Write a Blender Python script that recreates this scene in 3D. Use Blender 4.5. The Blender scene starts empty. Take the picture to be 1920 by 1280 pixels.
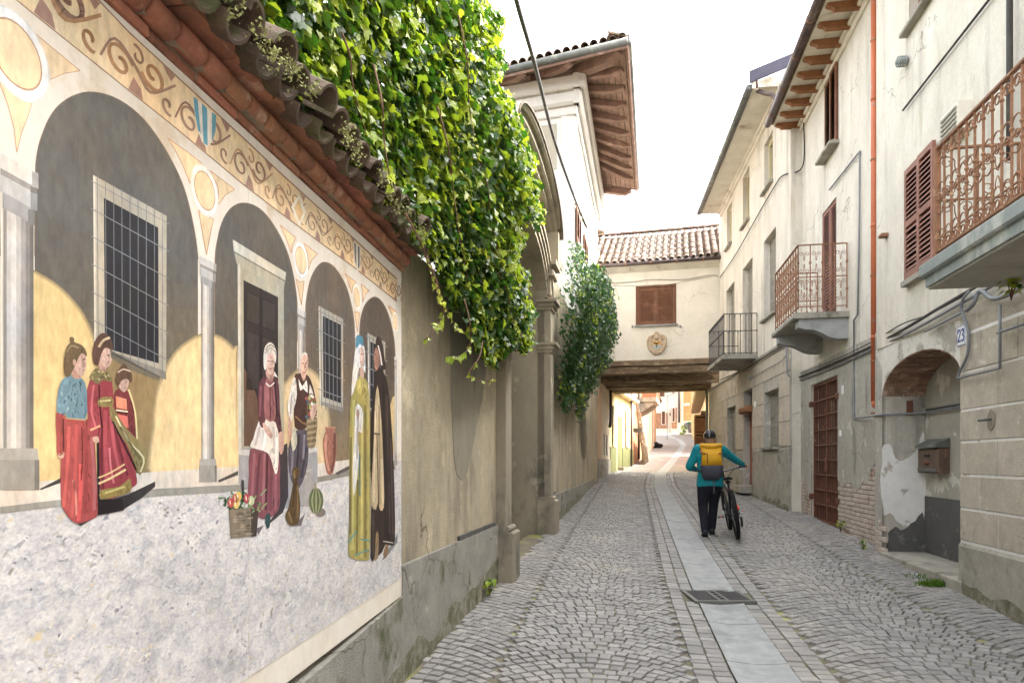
import bpy, bmesh, math, random
from mathutils import Vector, Matrix, noise
from mathutils.geometry import tessellate_polygon

# ------------------------------------------------------------------ camera, sky, sun, exposure
SC = bpy.context.scene
COL = SC.collection
F, CX, HY, CAMZ = 1280.0, 960.0, 862.0, 1.58
cam = bpy.data.cameras.new('camera')
cam.sensor_width = 36.0
cam.lens = 24.0
cam.shift_y = (HY - 640.0) / 1920.0
cam.clip_start = 0.05
cam.clip_end = 1500.0
camo = bpy.data.objects.new('camera', cam)
camo.location = (0, 0, CAMZ)
camo.rotation_euler = (math.radians(90), 0, 0)
COL.objects.link(camo)
SC.camera = camo

SUN_AZ, SUN_EL = math.radians(72), math.radians(43)     # azimuth clockwise from the view axis
world = bpy.data.worlds.new('World')
SC.world = world
world.use_nodes = True
wn, wl = world.node_tree.nodes, world.node_tree.links
wn.clear()
sky = wn.new('ShaderNodeTexSky')
sky.sky_type = 'NISHITA'
sky.sun_disc = False
sky.sun_elevation = SUN_EL
sky.sun_rotation = SUN_AZ
sky.air_density = 1.0
sky.dust_density = 6.0
sky.ozone_density = 1.0
hs = wn.new('ShaderNodeHueSaturation')
hs.inputs['Saturation'].default_value = 0.22
bg = wn.new('ShaderNodeBackground')
bg.inputs['Strength'].default_value = 0.15
wo = wn.new('ShaderNodeOutputWorld')
wl.new(sky.outputs[0], hs.inputs['Color'])
wl.new(hs.outputs[0], bg.inputs[0])
wl.new(bg.outputs[0], wo.inputs[0])
sun = bpy.data.lights.new('sun', 'SUN')
sun.energy = 1.0
sun.angle = math.radians(10)
sun.color = (1.0, 0.94, 0.84)
suno = bpy.data.objects.new('sun', sun)
tosun = Vector((math.cos(SUN_EL) * math.sin(SUN_AZ), math.cos(SUN_EL) * math.cos(SUN_AZ), math.sin(SUN_EL)))
suno.rotation_euler = tosun.to_track_quat('Z', 'Y').to_euler()
suno.location = (30, 10, 40)
COL.objects.link(suno)
SC.view_settings.view_transform = 'Standard'
SC.view_settings.look = 'None'
SC.view_settings.gamma = 1.0
SC.view_settings.use_curve_mapping = False
SC.view_settings.exposure = 3.22
SC.render.engine = 'CYCLES'
SC.cycles.use_denoising = True
SC.cycles.max_bounces = 8
SC.cycles.diffuse_bounces = 5
SC.cycles.transparent_max_bounces = 4

RND = random.Random(7)
def rr(a, b): return RND.uniform(a, b)

# ------------------------------------------------------------------ pixels and frames
def proj(p):
    return CX + F * p[0] / p[1], HY - F * (p[2] - CAMZ) / p[1]
def P(px, py, d):
    return Vector(((px - CX) / F * d, d, CAMZ + (HY - py) / F * d))

class Fr:
    """a vertical wall plane: u along it, z up, n out towards the street"""
    def __init__(s, o, d, side):
        s.o = Vector((o[0], o[1], 0)); s.d = Vector((d[0], d[1], 0)).normalized()
        s.n = Vector((s.d.y, -s.d.x, 0)) * side
    def pt(s, u, z, n=0.0):
        p = s.o + s.d * u + s.n * n
        return Vector((p.x, p.y, z))
    def uz(s, px, py, n=0.0):
        t = (px - CX) / F
        o = s.o + s.n * n
        u = (t * o.y - o.x) / (s.d.x - t * s.d.y)
        Y = o.y + u * s.d.y
        return u, CAMZ + (HY - py) / F * Y
    def u(s, px, n=0.0): return s.uz(px, HY, n)[0]
    def z(s, px, py, n=0.0): return s.uz(px, py, n)[1]
    def uat(s, Y): return (Y - s.o.y) / s.d.y
    def mat(s, u, z, n=0.0):
        # local x = along, y = inward(-n), z = up
        p = s.pt(u, z, n)
        x = s.d; zz = Vector((0, 0, 1)); y = zz.cross(x)
        return Matrix(((x.x, y.x, 0, p.x), (x.y, y.y, 0, p.y), (0, 0, 1, p.z), (0, 0, 0, 1)))

P0 = (-.714, 4.31)
LM = Fr(P0, (.1133, 1), 1)            # left wall with the mural
LW = Fr(P0, (.1944, 1), 1)            # left wall beyond it, gateway and tall house
RW = Fr((5.28, 11.03), (.1758, 1), -1)   # right house with the rusty gate
RN = Fr((5.28 - .12 * .985, 11.03 + .12 * .173), (.1758, 1), -1)   # right house nearest, stands proud
RM = Fr((5.49, 13.45), (.1289, 1), -1)   # right house with the grey balcony
BR = Fr((2.9, 22.5), (3.69, -.9), 1)    # house over the street (faces the camera)

def lerpt(tab, y):
    if y <= tab[0][0]:
        a, b = tab[0], tab[1]
    elif y >= tab[-1][0]:
        a, b = tab[-2], tab[-1]
    else:
        for a, b in zip(tab, tab[1:]):
            if a[0] <= y <= b[0]: break
    t = (y - a[0]) / (b[0] - a[0])
    return a[1] + (b[1] - a[1]) * t
ZC = [(-40, -1.1), (-5, -.14), (0, 0), (4.6, .142), (7.3, .255), (11.1, .405), (20.6, .79), (26, 1.03), (32, 1.33), (40, 1.8), (52, 2.72), (60, 3.5), (66, 4.15), (75, 4.4), (200, 4.6)]
XC = [(-40, -1.5), (-3, 1.0), (0, 1.2), (4.42, 1.66), (7.3, 2.11), (11.1, 2.78), (20.6, 4.48), (26, 5.65), (32, 7.35), (42, 10.2), (52, 13.1), (58, 14.2), (64, 14.4), (70, 13.2), (200, 10)]
def xc(y): return lerpt(XC, y)
def gz(x, y):
    k = .03 if y < 30 else .015
    return lerpt(ZC, y) + k * min(abs(x - xc(y)), 3.2)

# ------------------------------------------------------------------ objects
WM = {}
def thing(name, label, cat, loc, group=None):
    o = bpy.data.objects.new(name, None)
    COL.objects.link(o)
    o.location = loc
    o.empty_display_size = .2
    WM[o] = Matrix.Translation(Vector(loc))
    o['label'] = label; o['category'] = cat
    if group: o['group'] = group
    return o
def tag(o, label=None, cat=None, group=None, kind=None):
    if label: o['label'] = label
    if cat: o['category'] = cat
    if group: o['group'] = group
    if kind: o['kind'] = kind
    return o
def inst(name, mesh, W, parent=None):
    o = bpy.data.objects.new(name, mesh)
    COL.objects.link(o)
    WM[o] = W
    if parent is not None:
        o.parent = parent
        o.matrix_basis = WM[parent].inverted() @ W
    else:
        o.matrix_basis = W
    return o

class B:
    """collects faces for ONE mesh, world coordinates"""
    def __init__(s): s.v = []; s.f = []; s.c = []; s.sm = False
    def face(s, pts, col=None):
        i = len(s.v)
        s.v += [tuple(p) for p in pts]
        s.f.append(tuple(range(i, i + len(pts))))
        s.c.append(col)
    def mesh(s, vs, fs):
        i = len(s.v)
        s.v += [tuple(p) for p in vs]
        s.f += [tuple(a + i for a in f) for f in fs]
        s.c += [None] * len(fs)
        return s
    def hexa(s, p):   # p: 8 corners, 0-3 bottom ring, 4-7 top ring
        return s.mesh(p, [(3, 2, 1, 0), (4, 5, 6, 7), (0, 1, 5, 4), (1, 2, 6, 5), (2, 3, 7, 6), (3, 0, 4, 7)])
    def box(s, fr, u0, u1, z0, z1, n0, n1, c=0):
        """box on a frame; c chamfers the outer (n1) edges"""
        if c:
            a = [fr.pt(u0, z0, n0), fr.pt(u1, z0, n0), fr.pt(u1, z1, n0), fr.pt(u0, z1, n0)]
            m = [fr.pt(u0, z0, n1 - c), fr.pt(u1, z0, n1 - c), fr.pt(u1, z1, n1 - c), fr.pt(u0, z1, n1 - c)]
            b = [fr.pt(u0 + c, z0 + c, n1), fr.pt(u1 - c, z0 + c, n1), fr.pt(u1 - c, z1 - c, n1), fr.pt(u0 + c, z1 - c, n1)]
            fs = [(3, 2, 1, 0), (8, 9, 10, 11)]
            for k in range(4):
                l = (k + 1) % 4
                fs += [(k, l, l + 4, k + 4), (k + 4, l + 4, l + 8, k + 8)]
            return s.mesh(a + m + b, fs)
        return s.hexa([fr.pt(u0, z0, n0), fr.pt(u1, z0, n0), fr.pt(u1, z0, n1), fr.pt(u0, z0, n1),
                       fr.pt(u0, z1, n0), fr.pt(u1, z1, n0), fr.pt(u1, z1, n1), fr.pt(u0, z1, n1)])
    def abox(s, x0, x1, y0, y1, z0, z1):
        return s.hexa([(x0, y0, z0), (x1, y0, z0), (x1, y1, z0), (x0, y1, z0), (x0, y0, z1), (x1, y0, z1), (x1, y1, z1), (x0, y1, z1)])
    def prism(s, fr, poly, n0, n1):
        a = [fr.pt(u, z, n0) for u, z in poly]; b = [fr.pt(u, z, n1) for u, z in poly]
        k = len(poly)
        return s.mesh(a + b, [tuple(range(k)), tuple(range(2 * k - 1, k - 1, -1))] + [(i, (i + 1) % k, (i + 1) % k + k, i + k) for i in range(k)])
    def tube(s, pts, r, seg=8, cap=True, flat=1.0):
        pts = [Vector(p) for p in pts]
        rs = r if isinstance(r, (list, tuple)) else [r] * len(pts)
        rings = []; prev = None
        for i, p in enumerate(pts):
            t = (pts[min(i + 1, len(pts) - 1)] - pts[max(i - 1, 0)])
            if t.length < 1e-9: t = Vector((0, 0, 1))
            t.normalize()
            if prev is None:
                a = t.orthogonal().normalized() if abs(t.z) > .9 else t.cross(Vector((0, 0, 1))).normalized()
            else:
                a = (prev - t * prev.dot(t)).normalized()
            prev = a
            b = t.cross(a)
            rings.append([p + (a * math.cos(2 * math.pi * k / seg) + b * math.sin(2 * math.pi * k / seg) * flat) * rs[i] for k in range(seg)])
        vs = [q for rg in rings for q in rg]
        fs = []
        for i in range(len(rings) - 1):
            for k in range(seg):
                l = (k + 1) % seg
                fs.append((i * seg + k, i * seg + l, (i + 1) * seg + l, (i + 1) * seg + k))
        if cap:
            fs.append(tuple(range(seg - 1, -1, -1)))
            e = (len(rings) - 1) * seg
            fs.append(tuple(range(e, e + seg)))
        return s.mesh(vs, fs)
    def loft(s, rings, cap=True):
        seg = len(rings[0]); vs = [q for rg in rings for q in rg]; fs = []
        for i in range(len(rings) - 1):
            for k in range(seg):
                l = (k + 1) % seg
                fs.append((i * seg + k, i * seg + l, (i + 1) * seg + l, (i + 1) * seg + k))
        if cap:
            fs.append(tuple(range(seg - 1, -1, -1))); e = (len(rings) - 1) * seg
            fs.append(tuple(range(e, e + seg)))
        return s.mesh(vs, fs)
    def ball(s, c, r, seg=12, rg=8):
        c = Vector(c); r = Vector(r) if isinstance(r, (tuple, list, Vector)) else Vector((r, r, r))
        rings = []
        for i in range(1, rg):
            th = math.pi * i / rg
            rings.append([c + Vector((r.x * math.sin(th) * math.cos(2 * math.pi * k / seg), r.y * math.sin(th) * math.sin(2 * math.pi * k / seg), -r.z * math.cos(th))) for k in range(seg)])
        return s.loft(rings)
    def data(s, name, origin=None, mat=None):
        me = bpy.data.meshes.new(name)
        o = Vector(origin) if origin is not None else Vector((0, 0, 0))
        me.from_pydata([(x - o.x, y - o.y, z - o.z) for x, y, z in s.v], [], s.f)
        if any(c is not None for c in s.c):
            at = me.color_attributes.new('Col', 'FLOAT_COLOR', 'CORNER')
            k = 0
            for f, c in zip(s.f, s.c):
                for _ in f:
                    at.data[k].color = (*(c or (1, 1, 1)), 1); k += 1
        if mat: me.materials.append(mat)
        if s.sm:
            me.polygons.foreach_set('use_smooth', [True] * len(me.polygons))
        me.update()
        return me
    def obj(s, name, mat, parent=None, smooth=False, fix=True):
        xs = [p[0] for p in s.v]; ys = [p[1] for p in s.v]; zs = [p[2] for p in s.v]
        o = Vector(((min(xs) + max(xs)) / 2, (min(ys) + max(ys)) / 2, min(zs)))
        s.sm = smooth
        me = s.data(name, o, mat)
        if fix:
            bm = bmesh.new(); bm.from_mesh(me)
            if smooth: bmesh.ops.remove_doubles(bm, verts=bm.verts, dist=1e-5)
            bmesh.ops.recalc_face_normals(bm, faces=bm.faces)
            bm.to_mesh(me); bm.free()
        return inst(name, me, Matrix.Translation(o), parent)

def evalmesh(me, mods, name):
    """run modifiers on a mesh and return the resulting mesh"""
    o = bpy.data.objects.new('tmp', me); COL.objects.link(o)
    for kind, kw in mods:
        m = o.modifiers.new(kind, kind)
        for k, v in kw.items(): setattr(m, k, v)
    dg = bpy.context.evaluated_depsgraph_get(); dg.update()
    r = bpy.data.meshes.new_from_object(o.evaluated_get(dg))
    r.name = name
    bpy.data.objects.remove(o)
    return r

def smooth_closed(pts, k=3):
    n = len(pts); out = []
    for i in range(n):
        p0, p1, p2, p3 = pts[i - 1], pts[i], pts[(i + 1) % n], pts[(i + 2) % n]
        for j in range(k):
            t = j / k
            out.append(tuple(.5 * (2 * b + (c - a) * t + (2 * a - 5 * b + 4 * c - d) * t * t + (3 * b - a - 3 * c + d) * t ** 3) for a, b, c, d in zip(p0, p1, p2, p3)))
    return out
def smooth_open(pts, k=4):
    out = []; n = len(pts)
    for i in range(n - 1):
        p0, p1, p2, p3 = pts[max(i - 1, 0)], pts[i], pts[i + 1], pts[min(i + 2, n - 1)]
        for j in range(k):
            t = j / k
            out.append(tuple(.5 * (2 * b + (c - a) * t + (2 * a - 5 * b + 4 * c - d) * t * t + (3 * b - a - 3 * c + d) * t ** 3) for a, b, c, d in zip(p0, p1, p2, p3)))
    out.append(tuple(pts[-1]))
    return out
def inside(poly, x, y):
    r = False; j = len(poly) - 1
    for i in range(len(poly)):
        xi, yi = poly[i]; xj, yj = poly[j]
        if (yi > y) != (yj > y) and x < (xj - xi) * (y - yi) / (yj - yi) + xi: r = not r
        j = i
    return r

# ------------------------------------------------------------------ materials
def C(r, g, b):
    return tuple((v / 255 / 12.92) if v / 255 <= .04045 else ((v / 255 + .055) / 1.055) ** 2.4 for v in (r, g, b))
def M(name, a, b=None, c=None, scale=3.0, rough=.85, bump=.25, bscale=70.0, stretch=(1, 1, 1), cmask=(.56, .66), cscale=1.3, spec=.25, metal=0.0,
      isl=0.0, fine=.12, bdist=.006, cstretch=None, trans=None, coat=0.0, d=None, dmask=(.6, .64), dscale=2.6, dstretch=(1, 1, 1), mid=.07, crack=0.0):
    """a/b mixed by noise, c (and d) laid over as stains with a shape of their own; isl varies piece by piece"""
    m = bpy.data.materials.new(name); m.use_nodes = True
    nt = m.node_tree; N = nt.nodes; L = nt.links
    bs = N['Principled BSDF']
    geo = N.new('ShaderNodeNewGeometry')
    def nz(sc, st, det=6, ro=.6):
        mp = N.new('ShaderNodeMapping'); mp.inputs['Scale'].default_value = st
        L.new(geo.outputs['Position'], mp.inputs['Vector'])
        n = N.new('ShaderNodeTexNoise'); n.inputs['Scale'].default_value = sc; n.inputs['Detail'].default_value = det; n.inputs['Roughness'].default_value = ro
        L.new(mp.outputs[0], n.inputs['Vector'])
        return n.outputs['Fac']
    def ramp(fac, lo, hi):
        mr = N.new('ShaderNodeMapRange'); mr.inputs['From Min'].default_value = lo; mr.inputs['From Max'].default_value = hi
        L.new(fac, mr.inputs['Value'])
        return mr.outputs[0]
    def mix(fac, x, y, mode='MIX'):
        mx = N.new('ShaderNodeMix'); mx.data_type = 'RGBA'; mx.blend_type = mode
        if isinstance(fac, float): mx.inputs[0].default_value = fac
        else: L.new(fac, mx.inputs[0])
        for sk, v in ((6, x), (7, y)):
            if isinstance(v, tuple): mx.inputs[sk].default_value = (*v, 1)
            else: L.new(v, mx.inputs[sk])
        return mx.outputs[2]
    b = b or tuple(x * .8 for x in a)
    col = mix(ramp(nz(scale, stretch), .3, .7), a, b)
    if c: col = mix(ramp(nz(cscale, cstretch or stretch, 8, .65), *cmask), col, c)
    if d: col = mix(ramp(nz(dscale, dstretch, 8, .68), *dmask), col, d)
    if fine:
        fn = ramp(nz(bscale, (1, 1, 1), 4, .7), .25, .75)
        v = N.new('ShaderNodeMapRange'); v.inputs['To Min'].default_value = 1 - fine; v.inputs['To Max'].default_value = 1 + fine
        L.new(fn, v.inputs['Value'])
        col = mix(1.0, col, v.outputs[0], 'MULTIPLY')
    if mid:
        v = N.new('ShaderNodeMapRange'); v.inputs['To Min'].default_value = 1 - mid; v.inputs['To Max'].default_value = 1 + mid
        L.new(ramp(nz(13, (1, 1, .8), 6, .75), .3, .7), v.inputs['Value'])
        col = mix(1.0, col, v.outputs[0], 'MULTIPLY')
    if crack:
        wn_ = N.new('ShaderNodeTexNoise'); wn_.inputs['Scale'].default_value = 3.5; wn_.inputs['Detail'].default_value = 6; L.new(geo.outputs['Position'], wn_.inputs['Vector'])
        wp = mix(.35, geo.outputs['Position'], wn_.outputs['Color'], 'ADD')
        vo = N.new('ShaderNodeTexVoronoi'); vo.feature = 'DISTANCE_TO_EDGE'; vo.inputs['Scale'].default_value = .75; L.new(wp, vo.inputs['Vector'])
        lt = ramp(vo.outputs['Distance'], .007, .001)
        ml = N.new('ShaderNodeMath'); ml.operation = 'MULTIPLY'; L.new(lt, ml.inputs[0]); L.new(ramp(nz(.9, (1, 1, 1), 3), .48, .62), ml.inputs[1])
        m2 = N.new('ShaderNodeMath'); m2.operation = 'MULTIPLY'; m2.inputs[1].default_value = crack; L.new(ml.outputs[0], m2.inputs[0])
        col = mix(m2.outputs[0], col, C(70, 64, 56))
    if isl:
        oi = N.new('ShaderNodeObjectInfo')
        ad = N.new('ShaderNodeMath'); ad.operation = 'ADD'
        L.new(oi.outputs['Random'], ad.inputs[0]); L.new(geo.outputs['Random Per Island'], ad.inputs[1])
        fr = N.new('ShaderNodeMath'); fr.operation = 'FRACT'; L.new(ad.outputs[0], fr.inputs[0])
        hsv = N.new('ShaderNodeHueSaturation')
        v = N.new('ShaderNodeMapRange'); v.inputs['To Min'].default_value = 1 - isl; v.inputs['To Max'].default_value = 1 + isl
        L.new(fr.outputs[0], v.inputs['Value']); L.new(v.outputs[0], hsv.inputs['Value'])
        m7 = N.new('ShaderNodeMath'); m7.operation = 'MULTIPLY'; m7.inputs[1].default_value = 7.13; L.new(fr.outputs[0], m7.inputs[0])
        f7 = N.new('ShaderNodeMath'); f7.operation = 'FRACT'; L.new(m7.outputs[0], f7.inputs[0])
        v2 = N.new('ShaderNodeMapRange'); v2.inputs['To Min'].default_value = .5 - isl * .05; v2.inputs['To Max'].default_value = .5 + isl * .05
        L.new(f7.outputs[0], v2.inputs['Value']); L.new(v2.outputs[0], hsv.inputs['Hue'])
        L.new(col, hsv.inputs['Color']); col = hsv.outputs[0]
    L.new(col, bs.inputs['Base Color'])
    bs.inputs['Roughness'].default_value = rough
    bs.inputs['Specular IOR Level'].default_value = spec
    bs.inputs['Metallic'].default_value = metal
    bs.inputs['Coat Weight'].default_value = coat
    if bump:
        bp = N.new('ShaderNodeBump'); bp.inputs['Strength'].default_value = bump; bp.inputs['Distance'].default_value = bdist
        L.new(nz(bscale, (1, 1, 1), 5, .7), bp.inputs['Height']); L.new(bp.outputs[0], bs.inputs['Normal'])
    if trans:
        tr = N.new('ShaderNodeBsdfTranslucent'); L.new(mix(1.0, col, trans, 'MULTIPLY'), tr.inputs[0])
        ms = N.new('ShaderNodeMixShader'); ms.inputs[0].default_value = .38
        L.new(bs.outputs[0], ms.inputs[1]); L.new(tr.outputs[0], ms.inputs[2])
        L.new(ms.outputs[0], N['Material Output'].inputs['Surface'])
    return m

def paint_material():
    m = bpy.data.materials.new('mural_paint'); m.use_nodes = True
    nt = m.node_tree; N = nt.nodes; L = nt.links; bs = N['Principled BSDF']
    at = N.new('ShaderNodeAttribute'); at.attribute_name = 'Col'
    geo = N.new('ShaderNodeNewGeometry')
    def nz(sc, st):
        mp = N.new('ShaderNodeMapping'); mp.inputs['Scale'].default_value = st
        L.new(geo.outputs['Position'], mp.inputs['Vector'])
        n = N.new('ShaderNodeTexNoise'); n.inputs['Scale'].default_value = sc; n.inputs['Detail'].default_value = 7; n.inputs['Roughness'].default_value = .65
        L.new(mp.outputs[0], n.inputs['Vector']); return n
    col = at.outputs['Color']
    for sc, st, lo, hi in ((5, (1, 1, .8), .8, 1.2), (42, (1, 1, .5), .82, 1.18)):
        v = N.new('ShaderNodeMapRange'); v.inputs['From Min'].default_value = .3; v.inputs['From Max'].default_value = .7
        v.inputs['To Min'].default_value = lo; v.inputs['To Max'].default_value = hi
        L.new(nz(sc, st).outputs['Fac'], v.inputs['Value'])
        mx = N.new('ShaderNodeMix'); mx.data_type = 'RGBA'; mx.blend_type = 'MULTIPLY'; mx.inputs[0].default_value = 1
        L.new(col, mx.inputs[6]); L.new(v.outputs[0], mx.inputs[7]); col = mx.outputs[2]
    v = N.new('ShaderNodeMapRange'); v.inputs['From Min'].default_value = .35; v.inputs['From Max'].default_value = .65
    L.new(nz(2.6, (1, 1, 1.3)).outputs['Fac'], v.inputs['Value'])
    tint = N.new('ShaderNodeMix'); tint.data_type = 'RGBA'; L.new(v.outputs[0], tint.inputs[0]); tint.inputs[6].default_value = (1.14, .98, .78, 1); tint.inputs[7].default_value = (.9, .97, 1.06, 1)
    mx = N.new('ShaderNodeMix'); mx.data_type = 'RGBA'; mx.blend_type = 'MULTIPLY'; mx.inputs[0].default_value = .8
    L.new(col, mx.inputs[6]); L.new(tint.outputs[2], mx.inputs[7]); col = mx.outputs[2]
    hv = N.new('ShaderNodeHueSaturation'); hv.inputs['Saturation'].default_value = .86; L.new(col, hv.inputs['Color']); col = hv.outputs[0]
    L.new(col, bs.inputs['Base Color'])
    bs.inputs['Roughness'].default_value = .55
    bs.inputs['Specular IOR Level'].default_value = .2
    bp = N.new('ShaderNodeBump'); bp.inputs['Strength'].default_value = .15; bp.inputs['Distance'].default_value = .003
    L.new(nz(120, (1, 1, 1)).outputs['Fac'], bp.inputs['Height']); L.new(bp.outputs[0], bs.inputs['Normal'])
    return m

def cobble_paint():
    """painted cobbles of the mural: dabs of grey, white, ochre"""
    m = bpy.data.materials.new('painted_cobbles'); m.use_nodes = True
    nt = m.node_tree; N = nt.nodes; L = nt.links; bs = N['Principled BSDF']
    geo = N.new('ShaderNodeNewGeometry')
    mp = N.new('ShaderNodeMapping'); mp.inputs['Scale'].default_value = (1, 1, 1.5); mp.inputs['Rotation'].default_value = (.6, 0, 0)
    L.new(geo.outputs['Position'], mp.inputs['Vector'])
    col = None
    for k, (sc, cols) in enumerate(((17, [(.3, (150, 150, 158)), (.42, (190, 187, 189)), (.52, (210, 205, 202)), (.62, (224, 219, 213)), (.72, (236, 233, 229))]),
                                    (85, [(.28, (136, 136, 146)), (.42, (188, 185, 187)), (.54, (208, 203, 200)), (.66, (228, 224, 219)), (.78, (216, 204, 178))]))):
        vo = N.new('ShaderNodeTexNoise'); vo.inputs['Scale'].default_value = sc; vo.inputs['Detail'].default_value = 3; vo.inputs['Distortion'].default_value = .6
        L.new(mp.outputs[0], vo.inputs['Vector'])
        cr = N.new('ShaderNodeValToRGB')
        while len(cr.color_ramp.elements) < len(cols): cr.color_ramp.elements.new(.5)
        for e, (p, c) in zip(cr.color_ramp.elements, cols): e.position = p; e.color = (*C(*c), 1)
        L.new(vo.outputs['Fac'], cr.inputs[0])
        if col is None: col = cr.outputs[0]
        else:
            mx = N.new('ShaderNodeMix'); mx.data_type = 'RGBA'; mx.inputs[0].default_value = .5
            L.new(col, mx.inputs[6]); L.new(cr.outputs[0], mx.inputs[7]); col = mx.outputs[2]
    for sc, lo, hi, c, mask in ((3.2, .3, .7, None, None), (34, 0, 0, (104, 104, 116), (.68, .74)), (24, 0, 0, (170, 168, 120), (.72, .78)), (19, 0, 0, (214, 196, 158), (.66, .74))):
        n = N.new('ShaderNodeTexNoise'); n.inputs['Scale'].default_value = sc; n.inputs['Detail'].default_value = 5
        m2 = N.new('ShaderNodeMapping'); m2.inputs['Location'].default_value = (sc, 3, 1); L.new(mp.outputs[0], m2.inputs[0]); L.new(m2.outputs[0], n.inputs['Vector'])
        mx = N.new('ShaderNodeMix'); mx.data_type = 'RGBA'
        v = N.new('ShaderNodeMapRange'); L.new(n.outputs['Fac'], v.inputs['Value'])
        if c is None:
            v.inputs['From Min'].default_value = lo; v.inputs['From Max'].default_value = hi; v.inputs['To Min'].default_value = .86; v.inputs['To Max'].default_value = 1.1
            mx.blend_type = 'MULTIPLY'; mx.inputs[0].default_value = 1; L.new(col, mx.inputs[6]); L.new(v.outputs[0], mx.inputs[7])
        else:
            v.inputs['From Min'].default_value, v.inputs['From Max'].default_value = mask
            L.new(v.outputs[0], mx.inputs[0]); L.new(col, mx.inputs[6]); mx.inputs[7].default_value = (*C(*c), 1)
        col = mx.outputs[2]
    L.new(col, bs.inputs['Base Color']); bs.inputs['Roughness'].default_value = .6; bs.inputs['Specular IOR Level'].default_value = .2
    return m

MT = {}
MT['paint'] = paint_material()
MT['cobblepaint'] = cobble_paint()
MT['white'] = M('white_plaster', C(219, 212, 199), C(201, 194, 180), C(150, 143, 132), scale=2.4, stretch=(1, 1, .5), cmask=(.53, .82), cscale=1.1, cstretch=(3.2, 3.2, .35), d=C(190, 178, 156), dmask=(.6, .74), dscale=2.2, dstretch=(2, 2, .4), fine=.07, bump=.7, bscale=38, bdist=.012, mid=.06, crack=.55)
MT['whiteclean'] = M('cream_plaster', C(230, 224, 211), C(218, 211, 197), C(196, 186, 168), scale=1.8, cmask=(.6, .78), cscale=1.3, cstretch=(2, 2, .5), fine=.04, bump=.35, bscale=40, mid=.04, crack=.35)
MT['eave'] = M('white_soffit', C(224, 218, 205), C(200, 192, 176), C(160, 146, 122), scale=2.2, cmask=(.6, .7), cscale=2.2, fine=.04)
MT['greyplaster'] = M('grey_plaster', C(186, 181, 170), C(164, 159, 148), C(120, 117, 110), scale=1.8, stretch=(1, 1, .5), cmask=(.55, .72), cscale=1.1, cstretch=(2, 2, .5), d=C(208, 203, 193), dmask=(.58, .66), dscale=4, fine=.14, bump=1.0, bscale=75, bdist=.014, mid=.13, crack=.7)
MT['rustic'] = M('rough_render', C(196, 186, 170), C(178, 169, 153), C(142, 134, 121), scale=3, cmask=(.56, .72), cscale=1.8, d=C(212, 207, 196), dmask=(.6, .68), dscale=5, fine=.16, bump=1.0, bscale=95, bdist=.012, isl=.05, mid=.13, crack=.7)
MT['rusticdado'] = M('rough_dado', C(176, 170, 158), C(150, 145, 133), C(92, 96, 62), scale=3, cmask=(.56, .7), cscale=2.2, fine=.16, bump=1.0, bscale=110, bdist=.014, mid=.13, crack=.7)
MT['brownwall'] = M('brown_lime_plaster', C(186, 173, 148), C(162, 151, 129), C(116, 109, 97), scale=1.8, stretch=(1, 1, .6), cmask=(.5, .68), cscale=1.0, cstretch=(2.2, 2.2, .5), d=C(200, 187, 160), dmask=(.57, .68), dscale=2.4, fine=.1, bump=.8, bscale=60, bdist=.01, mid=.13, crack=.7)
MT['patch'] = M('grey_cement_patch', C(150, 142, 124), C(130, 124, 110), C(108, 104, 95), scale=2.2, stretch=(2, 2, .5), cscale=2, fine=.08, bump=.5)
MT['dado'] = M('cement_dado', C(164, 160, 150), C(134, 131, 122), C(84, 86, 56), scale=2.4, cmask=(.56, .68), cscale=2.1, d=C(176, 172, 162), dmask=(.6, .68), dscale=3.5, fine=.14, bump=.9, bscale=90, bdist=.012, mid=.13, crack=.7)
MT['slate'] = M('slate_strip', C(92, 90, 86), C(70, 70, 68), scale=6, isl=.2)
MT['muralstrip'] = M('painted_white_strip', C(228, 221, 209), C(216, 206, 188), C(186, 160, 118), scale=3, cmask=(.68, .74), cscale=2, cstretch=(1, 1, 3), fine=.02, bump=.1)
MT['brick'] = M('terracotta_brick', C(168, 116, 90), C(134, 94, 76), C(182, 150, 128), scale=9, cmask=(.58, .68), cscale=7, d=C(82, 62, 52), dmask=(.62, .7), dscale=5, isl=.2, fine=.15, bump=.6, bscale=60)
MT['mortar'] = M('lime_mortar', C(158, 142, 120), C(126, 112, 94), scale=6, fine=.15, bump=.7)
MT['grime'] = M('grey_mortar_bed', C(112, 102, 88), C(86, 78, 68), C(72, 72, 56), scale=5, fine=.15, bump=.8)
MT['tile'] = M('old_roof_tile', C(132, 107, 90), C(94, 79, 69), C(156, 141, 122), scale=7, cmask=(.52, .64), cscale=5, d=C(84, 78, 62), dmask=(.56, .66), dscale=4, isl=.22, fine=.15, bump=.6)
MT['tilemoss'] = M('mossy_roof_tile', C(110, 94, 80), C(84, 74, 64), C(88, 92, 60), scale=8, cmask=(.52, .62), cscale=6, d=C(146, 132, 112), dmask=(.62, .7), isl=.2, fine=.18, bump=.8)
MT['pinkbrick'] = M('limewashed_brick', C(194, 182, 172), C(178, 162, 150), C(160, 126, 110), scale=5, cmask=(.57, .66), cscale=3.2, d=C(112, 116, 76), dmask=(.6, .7), dscale=1.8, isl=.1, fine=.1, bump=.7)
MT['jointgrey'] = M('brick_joint', C(152, 142, 128), C(124, 116, 102), scale=8, fine=.12, bump=.5)
MT['redbrick'] = M('orange_brick', C(190, 142, 108), C(164, 120, 92), C(208, 172, 140), scale=4, cscale=3, isl=.15)
MT['stone'] = M('pale_granite', C(164, 165, 163), C(145, 147, 146), C(128, 130, 129), scale=7, rough=.75, stretch=(1, 1, 1), cmask=(.55, .7), cscale=2.5, fine=.1, bump=.3, bscale=140, bdist=.003, isl=.05)
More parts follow.
